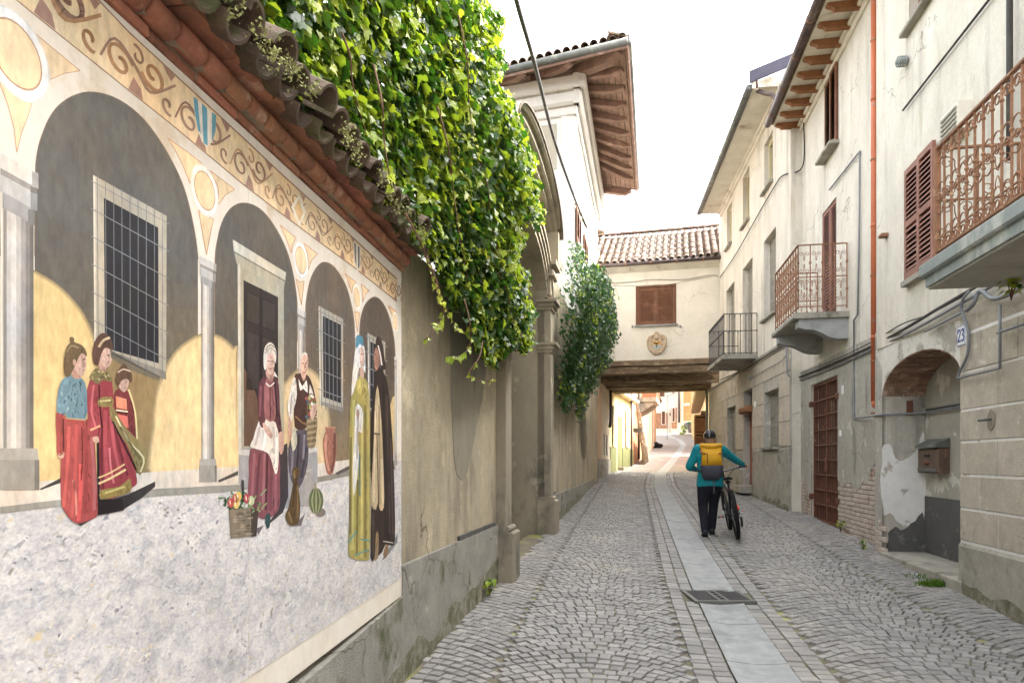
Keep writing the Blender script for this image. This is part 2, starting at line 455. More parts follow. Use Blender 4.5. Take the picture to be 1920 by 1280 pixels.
MT['slab'] = M('concrete_slab', C(168, 163, 151), C(140, 136, 126), C(98, 97, 84), scale=3, cmask=(.55, .68), cscale=2.5, fine=.08, bump=.5)
MT['sett'] = M('porphyry_sett', C(147, 144, 140), C(127, 125, 122), C(156, 150, 142), scale=5, rough=.62, cmask=(.5, .7), cscale=.7, fine=.1, bump=.5, bscale=90, bdist=.004, isl=.17, spec=.4)
MT['joint'] = M('mossy_joint', C(122, 115, 98), C(98, 92, 78), C(134, 134, 78), scale=6, cmask=(.54, .62), cscale=1.6, fine=.25, bump=.8, d=C(168, 168, 100), dmask=(.56, .64), dscale=.9)
MT['farroad'] = M('distant_setts', C(146, 137, 130), C(128, 120, 114), C(158, 149, 140), scale=12, stretch=(1, .5, 1), fine=.18, bscale=26, bump=.6)
MT['wood'] = M('weathered_timber', C(140, 120, 96), C(98, 82, 66), C(172, 154, 128), scale=3, stretch=(.6, 6, 6), cmask=(.55, .65), cscale=2, fine=.12, bump=.5)
MT['eavewood'] = M('eave_timber', C(158, 128, 113), C(128, 103, 90), C(174, 148, 132), scale=4, stretch=(1, 1, 1), cscale=3, isl=.1, fine=.1, bump=.35)
MT['rafter'] = M('stained_rafter', C(152, 106, 74), C(124, 84, 58), scale=6, fine=.1)
MT['shutbrown'] = M('brown_shutter_paint', C(122, 84, 62), C(104, 70, 52), C(142, 104, 78), scale=5, rough=.6, fine=.06, bump=.15, isl=.06)
MT['shutrose'] = M('faded_red_shutter_paint', C(150, 108, 94), C(130, 92, 80), C(168, 132, 116), scale=4, rough=.65, fine=.08, bump=.2, isl=.07)
MT['shutcream'] = M('cream_shutter_paint', C(218, 206, 170), C(206, 192, 152), scale=4, isl=.05)
MT['dark'] = M('dark_interior', C(38, 35, 33), C(28, 26, 25), bump=0, fine=0)
MT['roller'] = M('grey_roller_shutter', C(164, 159, 149), C(146, 142, 132), C(122, 118, 108), scale=2, stretch=(1, 1, 4), fine=.05, rough=.6)
MT['rust'] = M('rusty_iron', C(158, 114, 86), C(126, 92, 72), C(178, 140, 108), scale=9, cmask=(.56, .64), cscale=9, fine=.12, bump=.4, rough=.75)
MT['rustgate'] = M('brown_gate_paint', C(112, 74, 58), C(92, 60, 48), C(142, 94, 70), scale=7, cmask=(.58, .64), cscale=7, fine=.1, rough=.6)
MT['iron'] = M('grey_painted_iron', C(82, 80, 80), C(66, 65, 66), C(108, 98, 90), scale=6, rough=.5, fine=.08)
MT['zinc'] = M('zinc_gutter', C(118, 118, 112), C(92, 94, 90), C(142, 146, 132), scale=4, rough=.5, metal=.35, fine=.1)
MT['copper'] = M('brown_gutter', C(96, 84, 82), C(74, 64, 64), C(122, 104, 94), scale=4, rough=.42, metal=.4, fine=.06)
MT['orangepipe'] = M('orange_painted_pipe', C(190, 110, 74), C(176, 98, 66), C(150, 138, 128), scale=3, cmask=(.64, .67), cscale=9, fine=.05, rough=.5, bump=.1)
MT['greypipe'] = M('grey_conduit', C(132, 134, 136), C(112, 114, 118), scale=5, rough=.5, fine=.05, bump=.1)
MT['cable'] = M('black_cable', C(70, 66, 62), C(54, 51, 49), C(104, 98, 90), scale=8, rough=.6, fine=.05, bump=.1)
MT['flashing'] = M('lead_flashing', C(150, 156, 154), C(128, 136, 134), C(178, 180, 172), scale=3, stretch=(1, 1, .4), cscale=3, rough=.6, fine=.06)
MT['verge'] = M('slate_verge', C(92, 90, 104), C(78, 76, 90), scale=3)
MT['yellow'] = M('yellow_plaster', C(218, 200, 146), C(206, 186, 132), scale=1.5, fine=.04)
MT['green'] = M('green_paint', C(112, 114, 70), C(98, 100, 60), scale=2, fine=.05)
MT['peach'] = M('peach_plaster', C(226, 176, 136), C(216, 164, 124), scale=1.5, fine=.04)
MT['orange'] = M('orange_plaster', C(216, 184, 136), C(204, 170, 120), C(232, 202, 150), scale=1.2, fine=.04)
MT['palewall'] = M('pale_house_plaster', C(204, 194, 176), C(188, 178, 162), C(196, 164, 136), scale=1.6, cmask=(.6, .66), fine=.05)
MT['doorwood'] = M('red_brown_door', C(146, 88, 62), C(122, 72, 52), scale=6, stretch=(3, 3, .5), fine=.08, rough=.5)
MT['numberplate'] = M('white_enamel', C(232, 232, 232), C(224, 224, 226), rough=.25, fine=0, bump=0, spec=.5)
MT['blue'] = M('blue_enamel', C(40, 66, 140), rough=.3, fine=0, bump=0)
MT['moss'] = M('moss', C(112, 120, 52), C(90, 98, 44), C(136, 140, 72), scale=20, isl=.2, fine=.2)
MT['leaf'] = M('ivy_leaf_dark', C(70, 100, 40), C(46, 76, 30), C(106, 134, 52), scale=2.2, rough=.42, cmask=(.55, .66), cscale=1.2, spec=.5, isl=.34, fine=.05, bump=.1, trans=(1.1, 1.25, .5))
MT['leafy'] = M('ivy_leaf_young', C(168, 180, 62), C(134, 156, 50), C(190, 192, 76), scale=3, rough=.45, spec=.45, isl=.24, fine=.05, bump=.1, trans=(1.2, 1.3, .6))
MT['leafd'] = M('ivy_leaf_bluegreen', C(58, 92, 44), C(42, 72, 36), C(86, 120, 50), scale=2.2, rough=.4, spec=.5, isl=.34, fine=.05, bump=.1, trans=(1.0, 1.2, .5))
MT['stem'] = M('ivy_stem', C(112, 78, 60), C(80, 60, 46), scale=12, fine=.1)
MT['grass'] = M('grass_blade', C(98, 128, 48), C(76, 104, 38), C(132, 148, 66), scale=9, isl=.25, trans=(1, 1.2, .5), bump=0)
# ------------------------------------------------------------------ ground, road, drainage channel
def linex(fr, y): return fr.o.x + fr.d.x / fr.d.y * (y - fr.o.y)
XLT = [(-40, linex(LM, -40)), (P0[1], P0[0]), (22.5, linex(LW, 22.5)), (26, 3.72), (32, 5.65), (40, 7.87), (52, 10.97), (66, 13.6), (90, 12)]
XRT = [(-40, linex(RN, -40)), (9.0, linex(RN, 9.0)), (9.05, linex(RW, 9.05)), (13.44, linex(RW, 13.44)), (13.46, 5.49), (22.4, linex(RM, 22.4)), (25, 7.25), (40, 11.0), (66, 17.2), (90, 20)]
def sheet(name, y0, y1, dy, cols, mat, dz, wl=.25, wr=.35):
    b = B(); rows = []
    n = int(round((y1 - y0) / dy))
    for i in range(n + 1):
        y = y0 + (y1 - y0) * i / n
        a, c = lerpt(XLT, y) - wl, lerpt(XRT, y) + wr
        rows.append([(a + (c - a) * k / cols, y) for k in range(cols + 1)])
    for r0, r1 in zip(rows, rows[1:]):
        for k in range(cols):
            b.face([(x, y, gz(x, y) + dz) for x, y in (r0[k], r0[k + 1], r1[k + 1], r1[k])])
    return b.obj(name, mat, smooth=True)
gb = B()
gy = [-60, -20, -5, 0, 5, 10, 15, 20, 26, 32, 40, 52, 60, 66, 75, 120, 260]
gx = [-200, -60, -20, -8, 0, 8, 20, 60, 200]
for y0, y1 in zip(gy, gy[1:]):
    for x0, x1 in zip(gx, gx[1:]):
        gb.face([(x, y, lerpt(ZC, y) - .35) for x, y in ((x0, y0), (x1, y0), (x1, y1), (x0, y1))])
tag(gb.obj('ground', MT['grime']), 'bare earth beneath the street and houses', 'ground', kind='structure')
SETT_Y0, SETT_Y1 = 2.9, 27.0
road = tag(sheet('road', SETT_Y0 - .1, SETT_Y1, .2, 40, MT['joint'], -.016), 'narrow street paved with grey setts in arcs', 'road', kind='structure')
tag(sheet('road', SETT_Y1, 84, .5, 12, MT['farroad'], -.004), 'paved street climbing beyond the house over the road', 'road', kind='structure')
tag(sheet('road', -14, SETT_Y0 - .1, .5, 8, MT['farroad'], -.004), 'paved street at the photographer\'s feet', 'road', kind='structure')

# channel arc-length table
cs = []; L_ = 0; prev = None
y = 2.0
while y < 30:
    p = Vector((xc(y), y)); 
    if prev is not None: L_ += (p - prev).length
    cs.append((L_, y)); prev = p; y += .05
def chan(s, t):
    """street coordinates: s along the channel, t to the right of it -> x, y"""
    y = lerpt(cs, s)
    dx = (xc(y + .4) - xc(y - .4)) / .8
    d = Vector((dx, 1)).normalized(); n = Vector((d.y, -d.x))
    return Vector((xc(y), y)) + n * t, math.atan2(d.x, d.y)
CH = .205
S1 = lerpt([(b, a) for a, b in cs], SETT_Y1) if False else [s for s, yy in cs if yy <= SETT_Y1][-1]
# setts
setts = []
def add_sett(s, t, ang, lx, ly):
    p, a = chan(s, t)
    if p.y < SETT_Y0 or p.y > SETT_Y1: return
    if p.x < lerpt(XLT, p.y) + .03 or p.x > lerpt(XRT, p.y) - .03: return
    for gx0, gx1, gy0, gy1 in DRAIN:
        if gx0 < p.x < gx1 and gy0 < p.y < gy1: return
    setts.append((p.x, p.y, a + ang, lx, ly))
DRAIN = []
gy_ = 6.72
GR = (xc(gy_) - .25, xc(gy_) + .25, gy_ - .24, gy_ + .24)
DRAIN.append((GR[0] - .05, GR[1] + .05, GR[2] - .05, GR[3] + .05))
W_, H_, DS = 1.28, .30, .094
for side in (-1, 1):
    for row in range(2):      # straight courses beside the channel
        t = side * (CH + .065 + row * .125)
        s = rr(0, .1)
        while s < S1:
            l = rr(.085, .115)
            add_sett(s + l / 2, t + rr(-.004, .004), rr(-.03, .03), .118, l - .008)
            s += l
    for c in range(4):
        t0 = CH + .255 + c * W_
        for k in range(int((S1 + 1) / DS) + 1):
            s0 = k * DS - .5
            tau = -W_ / 2 + (0 if k % 2 else .05)
            while tau < W_ / 2 - .02:
                slope = -8 * H_ * tau / (W_ * W_)
                cosa = 1 / math.sqrt(1 + slope * slope)
                l = rr(.076, .104)
                w = min(l * cosa, W_ / 2 - tau)
                if w > .03:
                    tc = tau + w / 2
                    sl = -8 * H_ * tc / (W_ * W_)
                    add_sett(s0 + H_ * (1 - (2 * tc / W_) ** 2) + rr(-.006, .006), side * (t0 + W_ / 2 + tc), -side * math.atan(sl) + rr(-.05, .05), w / cosa - .008, max(DS * cosa - .008, .05) + rr(-.005, .003))
                tau += w
def sett_shape(lx, ly, seed):
    R = random.Random(seed); h = .018
    q = []
    for sx, sy in ((-1, -1), (1, -1), (1, 1), (-1, 1)):
        q.append((sx * lx / 2 * R.uniform(.93, 1.02), sy * ly / 2 * R.uniform(.92, 1.02)))
    dz = R.uniform(-.004, .004)
    v = [(x, y, -h) for x, y in q] + [(x * .985, y * .985, -.003 + dz) for x, y in q] + [(x * .93, y * .93, .0015 + dz + R.uniform(-.0015, .0015)) for x, y in q]
    f = [(8, 9, 10, 11)]
    for k in range(4):
        l = (k + 1) % 4
        f += [(k, l, l + 4, k + 4), (k + 4, l + 4, l + 8, k + 8)]
    return v, f
protos = []
for i in range(8):
    v, f = sett_shape(.09 + .003 * (i % 4 - 1.5), .086 + .003 * (i // 4), 100 + i)
    me = bpy.data.meshes.new('sett'); me.from_pydata(v, [], f); me.materials.append(MT['sett']); protos.append(me)
def inview(x, y, z):
    a, b = proj((x, y, z)); return -30 < a < 1950 and b < 1300
near = sorted([q for q in setts if inview(q[0], q[1], gz(q[0], q[1]))], key=lambda q: q[1])[:300]
nearset = set(id(q) for q in near)
for i, q in enumerate(near):
    x, y, a, lx, ly = q
    k = i % 8
    W = Matrix.Translation((x, y, gz(x, y))) @ Matrix.Rotation(-a, 4, 'Z') @ Matrix.Diagonal((lx / .09, ly / .087, 1, 1))
    inst('sett', protos[k], W, road)
b = B(); V, Fc = b.v, b.f
for i, q in enumerate(setts):
    if id(q) in nearset: continue
    x, y, a, lx, ly = q
    v, f = sett_shape(lx, ly, i)
    ca, sa = math.cos(-a), math.sin(-a); o = len(V)
    for vx, vy, vz in v:
        X, Y = x + ca * vx - sa * vy, y + sa * vx + ca * vy
        V.append((X, Y, gz(X, Y) + vz))
    for ff in f: Fc.append(tuple(t + o for t in ff)); b.c.append(None)
tag(b.obj('setts', MT['sett'], road, fix=False), kind='stuff')

# channel stones (slightly dished) and the drain grate
s = 0.0; R = random.Random(3); si = 0
ygrate = [s_ for s_, yy in cs if yy <= gy_][-1]
cuts = [0]
while cuts[-1] < S1: cuts.append(cuts[-1] + R.uniform(.82, 1.12))
segs = list(zip(cuts, cuts[1:]))
out = []
for a, c in segs:
    if c > ygrate - .25 and a < ygrate + .25:
        if a < ygrate - .3: out.append((a, ygrate - .245))
        if c > ygrate + .3: out.append((ygrate + .245, c))
    else: out.append((a, c))
for a, c in out:
    b = B(); n = 6; rows = []
    for i in range(5):
        ss = a + .006 + (c - a - .012) * i / 4
        row = []
        for k in range(n + 1):
            t = -CH + 2 * CH * k / n
            p, _ = chan(ss, t)
            row.append((p.x, p.y, gz(p.x, p.y) + .010 - .012 * (1 - (t / CH) ** 2)))
        rows.append(row)
    for r0, r1 in zip(rows, rows[1:]):
        for k in range(n): b.face([r0[k], r0[k + 1], r1[k + 1], r1[k]])
    for row, sg in ((rows[0], 1), (rows[-1], -1)):
        for k in range(n):
            q = [row[k], row[k + 1], (row[k + 1][0], row[k + 1][1], row[k + 1][2] - .05), (row[k][0], row[k][1], row[k][2] - .05)]
            b.face(q)
    b.obj('channel_stone', MT['stone'], road, smooth=False)
b = B()
for a in range(52):
    y0 = 27 + a * .72; y1 = y0 + .7
    for k in range(1):
        q = []
        for yy, t in ((y0, -CH), (y0, CH), (y1, CH), (y1, -CH)):
            dx = (xc(yy + .4) - xc(yy - .4)) / .8; d = Vector((dx, 1)).normalized()
            q.append((xc(yy) + d.y * t, yy - d.x * t, gz(xc(yy), yy) + .006))
        b.face(q)
tag(b.obj('far_channel', MT['stone'], road), kind='stuff')
# grate
g = thing('drain_grate', 'iron street drain grate with slots across the pale stone channel', 'drain', (xc(gy_), gy_, gz(xc(gy_), gy_)))
gzv = gz(xc(gy_), gy_) + .004
b = B(); b.abox(GR[0], GR[1], GR[2], GR[3], gzv - .14, gzv + .002); b.obj('dark_plate', MT['dark'], g)  # dark plate, its colour standing in for the shaded pit under the bars
b = B()
for x0, x1, y0, y1 in ((GR[0] - .04, GR[1] + .04, GR[2] - .04, GR[2]), (GR[0] - .04, GR[1] + .04, GR[3], GR[3] + .04), (GR[0] - .04, GR[0], GR[2], GR[3]), (GR[1], GR[1] + .04, GR[2], GR[3]), (xc(gy_) - .05, xc(gy_) - .025, GR[2], GR[3]), (xc(gy_) + .025, xc(gy_) + .05, GR[2], GR[3])):
    b.abox(x0, x1, y0, y1, gzv - .05, gzv + .016)
b.obj('frame', MT['zinc'], g)
bar = B(); bar.abox(-.097, .097, -.011, .011, -.04, 0); barm = bar.data('bar', None, MT['iron'])
for k in range(9):
    for sx in (-1, 1):
        inst('bar', barm, Matrix.Translation((xc(gy_) + sx * .15, GR[2] + .035 + k * .051, gzv + .014)), g)
bar = B(); bar.abox(-.025, .025, -.02, .02, -.04, 0); barm = bar.data('bar', None, MT['iron'])
for k in range(5):
    inst('bar', barm, Matrix.Translation((xc(gy_), GR[2] + .04 + k * .1, gzv + .014)), g)

# ------------------------------------------------------------------ left garden wall
def zt(u): return 2.765 + .024 * u        # top of the painted part
def half_tile(L=.36, r0=.075, r1=.06, th=.012, flip=1, name='roof_tile', mat='tilemoss', seg=7):
    """barrel tile; y runs up the slope from its lower end"""
    b = B(); rings = []
    for y, r in ((0, r0), (L, r1)):
        outer = [(math.cos(math.pi * k / seg) * r, y, flip * math.sin(math.pi * k / seg) * r) for k in range(seg + 1)]
        inner = [(math.cos(math.pi * k / seg) * (r - th), y, flip * (math.sin(math.pi * k / seg) * (r - th))) for k in range(seg, -1, -1)]
        rings.append(outer + inner)
    b.loft(rings)
    me = b.data(name, None, MT[mat])
    bm = bmesh.new(); bm.from_mesh(me); bmesh.ops.recalc_face_normals(bm, faces=bm.faces); bm.to_mesh(me); bm.free()
    return me
def slope_mat(p, across, up):
    x = across.normalized(); y = up.normalized(); z = x.cross(y)
    return Matrix(((x.x, y.x, z.x, p.x), (x.y, y.y, z.y, p.y), (x.z, y.z, z.z, p.z), (0, 0, 0, 1)))

UG0, UG1 = LW.uat(7.13), LW.uat(10.85)
wall = thing('garden_wall', 'long plastered garden wall with brick cornice carrying the mural and ivy', 'wall', (-1.0, 3.0, .15))
b = B(); b.prism(LM, [(-12, -.3), (.05, 0), (.05, zt(0) + .16), (-12, zt(-12) + .16)], -.45, -.03); b.obj('masonry', MT['brownwall'], wall)
b = B()
b.box(LW, .0, UG0 + .02, -.1, 2.98, -.42, 0); b.obj('masonry', MT['brownwall'], wall)
# gap filler at the bend
b = B(); b.hexa([LM.pt(-.03, -.1, -.03), LW.pt(.04, -.1, -.03), LW.pt(.04, -.1, -.3), LM.pt(-.03, -.1, -.3), LM.pt(-.03, 2.86, -.03), LW.pt(.04, 2.86, -.03), LW.pt(.04, 2.86, -.3), LM.pt(-.03, 2.86, -.3)]); b.obj('masonry', MT['brownwall'], wall)
# dado under the mural: rough render, painted strip
z1, z2 = LM.z(748, 1117), LM.z(748, 1078)
b = B(); b.prism(LM, [(-12, -.4), (0.0, -.05), (0.0, z1), (-12, z1 - .42)], -.03, .035); b.obj('dado', MT['dado'], wall)
def zs(px, py): return LM.uz(px, py)
ua, za = zs(413.75, 1280); uc, zc_ = zs(743.75, 1077)
sl = (zc_ - za) / (uc - ua)
ZB = lambda u: zc_ + sl * (u - uc)       # mural bottom edge
ua, za = zs(527.5, 1280); uc2, zc2 = zs(746, 1117.5)
sl2 = (zc2 - za) / (uc2 - ua)
ZS = lambda u: zc2 + sl2 * (u - uc2)
b = B(); b.prism(LM, [(-12, ZS(-12)), (0, ZS(0)), (0, ZB(0) + .03), (-12, ZB(-12) + .03)], -.03, .018); b.obj('painted_strip', MT['muralstrip'], wall)
# plinth of the second stretch
zp = LW.z(750.5, 1050); u2, zp2 = LW.uz(926, 979)
slp = (zp2 - zp) / u2
b = B(); b.prism(LW, [(.0, -.1), (UG0, -.1), (UG0, zp + slp * UG0 - .03), (.0, zp - .03)], -.02, .03); b.obj('dado', MT['dado'], wall)
R = random.Random(5); u = .01
while u < UG0 - .1:
    l = R.uniform(.25, .6); e = min(u + l, UG0 - .01)
    b = B(); b.prism(LW, [(u, zp + slp * u - .028), (e, zp + slp * e - .028), (e, zp + slp * e + R.uniform(.004, .014)), (u, zp + slp * u + .008)], -.01, .026)
    if R.random() < .65: b.obj('slate_strip', MT['slate'], wall)
    u = e + .015
# repaired patch
pp = [(843, 560), (870, 545), (905, 555), (915, 640), (905, 740), (893, 800), (880, 870), (868, 900), (856, 885), (850, 840), (846, 760), (844, 660)]
def ragged(pts, k=5, amp=.018):
    q = smooth_closed(pts, k); return [(u + amp * noise.noise(Vector((u * 9, z * 9, 1))) * 1.4, z + amp * noise.noise(Vector((u * 9, z * 9, 7))) * 1.4) for u, z in q]
b = B(); b.prism(LW, ragged([LW.uz(*p) for p in pp]), -.01, .003); b.obj('cement_patch', MT['patch'], wall)
pp = [(905, 1128), (918, 1118), (929, 1060), (929, 1110), (928, 1130)]
# brick cornice
def courses(name, L, n0, n1, z0, z1, rnd=False, j=.012):
    u = -3.45; k = 0
    while u < .0:
        l = L * RND.uniform(.93, 1.07); e = min(u + l, .02)
        b = B()
        dn = RND.uniform(-.005, .004); dz = RND.uniform(-.003, .003)
        if not rnd:
            b.box(LM, u, e - j, zt(u) + z0 + dz, zt(u) + z1 + dz, n0, n1 + dn, c=.006)
        else:
            rings = []
            for uu in (u, u + .01, e - j - .01, e - j):
                rad = .034 if uu in (u, e - j) else .038
                rings.append([LM.pt(uu, zt(u) + .066 + dz + rad * math.sin(a), .035 + dn + 1.15 * rad * math.cos(a)) for a in [math.radians(-100 + 200 * q / 9) for q in range(10)]])
            b.loft(rings)
        b.obj(name, MT['brick'], wall, smooth=rnd); u = e
    b = B()
courses('brick', .24, -.05, .032, .004, .034)
courses('brick', .13, 0, 0, 0, 0, rnd=True)
courses('brick', .25, -.05, .118, .108, .148)
b = B(); b.prism(LM, [(-12, zt(-12) + .008), (.015, zt(0) + .008), (.015, zt(0) + .03), (-12, zt(-12) + .03)], -.1, .024)
b.prism(LM, [(-12, zt(-12) + .03), (.01, zt(0) + .03), (.01, zt(0) + .105), (-12, zt(-12) + .105)], -.1, .052)
b.prism(LM, [(-12, zt(-12) + .112), (.01, zt(0) + .112), (.01, zt(0) + .142), (-12, zt(-12) + .142)], -.1, .106)
b.obj('cornice_core', MT['mortar'], wall)
b = B(); up = [(.11, .15), (.1, .19), (-.2, .34), (-.5, .19), (-.45, .15)]
rg = []
for u in (-12, .02): rg.append([LM.pt(u, zt(u) + z, n) for n, z in up])
b.loft(rg); b.obj('tile_bed', MT['grime'], wall)
tl = half_tile(mat='tilemoss'); tlc = half_tile(flip=-1, r0=.062, r1=.075, mat='tilemoss')
u = -3.4
upv = Vector((-LM.n.x, -LM.n.y, .55)).normalized()
while u < -.02:
    for rw in range(2):
        for dn, z, me in ((0, .0, tl), (0, -.045, tlc)):
            uu = u + (.082 if me is tlc else 0)
            p = LM.pt(uu + rr(-.012, .012), zt(uu) + .175 + z + rr(-.01, .008), .2 + rr(-.03, .025)) + upv * (.27 * rw) + Vector((0, 0, .012 * rw))
            ax = LM.d + Vector((0, 0, rr(-.05, .05)))
            a2 = (upv - ax * upv.dot(ax) / ax.length_squared) + LM.d * rr(-.05, .05)
            inst('roof_tile', me, slope_mat(p, ax, a2), wall)
    u += .165
# wall between gateway and tall house
UH0 = LW.uat(15.2)
b = B(); b.box(LW, UG1 - .02, UH0, .1, 4.7, -.42, -.005); b.obj('masonry', MT['brownwall'], wall)
u3, z3 = LW.uz(1043.5, 925.5); u4, z4 = LW.uz(1114, 897)
b = B(); b.prism(LW, [(UG1, .1), (UH0 + 5.6, .3), (UH0 + 5.6, z4 + .0), (UG1, z3)], -.02, .03); b.obj('dado', MT['dado'], wall)
b = B(); b.prism(LW, [(UG1 + .1, z3), (UG1 + .9, z3 + .03), (UG1 + .9, z3 + .05), (UG1 + .1, z3 + .02)], -.01, .028); b.obj('slate_strip', MT['slate'], wall)
pp = [(1085, 700), (1095, 690), (1098, 760), (1100, 850), (1092, 870), (1086, 800)]
b = B(); b.prism(LW, smooth_closed([LW.uz(*p) for p in pp], 3), -.01, .006); b.obj('cement_patch', MT['patch'], wall)

# ------------------------------------------------------------------ gateway with curved pediment
MT['gate'] = M('gateway_stucco', C(158, 148, 128), C(138, 130, 114), C(96, 92, 84), scale=1.8, stretch=(1, 1, .6), cmask=(.54, .7), cscale=1.6, d=C(178, 168, 146), dmask=(.6, .68), fine=.07, bump=.4, bscale=50)
gw = thing('gateway', 'stucco gateway with moulded arch, curved pediment and pillars half hidden by ivy', 'gateway', LW.pt((UG0 + UG1) / 2, gz(.1, 8.9)))
UB, UCc = LW.uat(7.43), LW.uat(10.52)
uc = (UB + UCc) / 2; a_ = (UCc - UB) / 2
ZSP = 4.08
def ell(a, bb, z0, n=18, k0=0, k1=180):
    return [(uc - a * math.cos(math.radians(k0 + (k1 - k0) * i / n)), z0 + bb * math.sin(math.radians(k0 + (k1 - k0) * i / n))) for i in range(n + 1)]
# spandrel wall above the arch
b = B()
inn = ell(a_, .62, ZSP); outp = ell(a_ + .34, .52, 5.08)
for i in range(18):
    q = [inn[i], inn[i + 1], outp[i + 1], outp[i]]
    b.face([LW.pt(u, z, .0) for u, z in q]); b.face([LW.pt(u, z, -.4) for u, z in reversed(q)])
    b.face([LW.pt(*inn[i], .0), LW.pt(*inn[i + 1], .0), LW.pt(*inn[i + 1], -.55), LW.pt(*inn[i], -.55)])
    b.face([LW.pt(*outp[i], .0), LW.pt(*outp[i + 1], .0), LW.pt(*outp[i + 1], -.4), LW.pt(*outp[i], -.4)])
for sgn, uo in ((-1, UG0), (1, UG1)):
    e = inn[0] if sgn < 0 else inn[-1]; o2 = outp[0] if sgn < 0 else outp[-1]
    b.face([LW.pt(*e), LW.pt(uo, ZSP), LW.pt(uo, 5.08), LW.pt(*o2)])
b.obj('spandrel', MT['gate'], gw)
for k, (w0, w1, nn) in enumerate(((0, .07, .05), (.07, .15, .075), (.15, .23, .1), (.23, .3, .125))):
    b = B(); A = ell(a_ + w0 * .9, .62 + w0, ZSP); O = ell(a_ + w1 * .9, .62 + w1, ZSP)
    rings = [[LW.pt(*A[i], 0), LW.pt(*A[i], nn - .012), LW.pt(A[i][0], A[i][1] + .008, nn), LW.pt(O[i][0], O[i][1] - .008, nn), LW.pt(*O[i], 0)] for i in range(19)]
    b.loft(rings); b.obj('archivolt', MT['gate'], gw)
for k, (w0, w1, nn) in enumerate(((-.16, -.06, .1), (-.06, .04, .17), (.04, .1, .24))):
    b = B(); A = ell(a_ + .34 + w0 * .6, .52 + w0, 5.08); O = ell(a_ + .34 + w1 * .6, .52 + w1, 5.08)
    b.loft([[LW.pt(*A[i], -.02), LW.pt(*A[i], nn - .03), LW.pt(A[i][0], A[i][1] + .03, nn), LW.pt(*O[i], nn), LW.pt(*O[i], -.3)] for i in range(19)])
    b.obj('pediment_moulding', MT['gate'], gw)
b = B(); O = ell(a_ + .36, .64, 5.08)
b.loft([[LW.pt(O[i][0], O[i][1] - .015, -.42), LW.pt(O[i][0], O[i][1] - .015, .26), LW.pt(O[i][0], O[i][1] + .012, .26), LW.pt(O[i][0], O[i][1] + .012, -.42)] for i in range(19)])
b.obj('coping', MT['grime'], gw)
for sgn, u0 in ((1, UCc + .3), (-1, UB - .3)):
    prof = [(u0 - sgn * .12, 5.14), (u0 + sgn * .14, 5.14), (u0 + sgn * .18, 5.02), (u0 + sgn * .2, 4.88), (u0 + sgn * .27, 4.78), (u0 + sgn * .36, 4.74), (u0 + sgn * .36, 4.66), (u0 - sgn * .12, 4.66)]
    b = B(); b.prism(LW, prof, -.3, .2); b.obj('scroll', MT['gate'], gw)
b = B(); b.box(LW, UB - .3, UCc + .35, gz(.1, 9) - .3, 5.3, -.62, -.55); b.obj('back_panel', MT['gate'], gw)
b = B(); b.box(LW, UCc, UCc + .06, .1, ZSP, -.55, .004); b.obj('reveal', MT['gate'], gw)
for u0, u1 in ((UG0, UB), (UCc, UG1)):
    zg = gz(*LW.pt(u0, 0).xy) - .05
    pl = B(); pl.box(LW, u0, u1, zg + .62, ZSP - .02, -.1, .105, c=.008); o = pl.obj('pillar', MT['gate'], gw)
    b = B(); b.box(LW, u0 - .04, u1 + .05, zg - .1, zg + .56, -.1, .19, c=.015); b.box(LW, u0 - .02, u1 + .03, zg + .56, zg + .62, -.1, .15, c=.02); b.obj('base', MT['gate'], o)
    for zz, hh in ((3.32, .12), (3.98, .16)):
        b = B()
        b.box(LW, u0 - .02, u1 + .02, zz - .09, zz - .04, -.1, .13); b.box(LW, u0 - .05, u1 + .05, zz - .04, zz + .02, -.1, .165, c=.015); b.box(LW, u0 - .085, u1 + .085, zz + .02, zz + .06, -.1, .205)
        b.obj('capital', MT['gate'], o)
    b = B(); b.box(LW, u0, u1, ZSP + .05, 4.62, -.1, .1); b.obj('pilaster_block', MT['gate'], gw)
    b = B(); b.box(LW, u0 - .06, u1 + .06, 4.4, 4.5, -.1, .16, c=.02); b.box(LW, u0 - .1, u1 + .1, 4.56, 4.64, -.1, .2); b.obj('entablature', MT['gate'], gw)
# small white house-number tile on the far pillar
un, zn = LW.uz(1041, 670, .1)
b = B(); b.box(LW, UCc + .1, UCc + .2, zn - .06, zn + .06, .1, .112, c=.003)
tag(b.obj('number_plate', MT['numberplate'], None), 'small pale number tile on the far gateway pillar', 'plate')
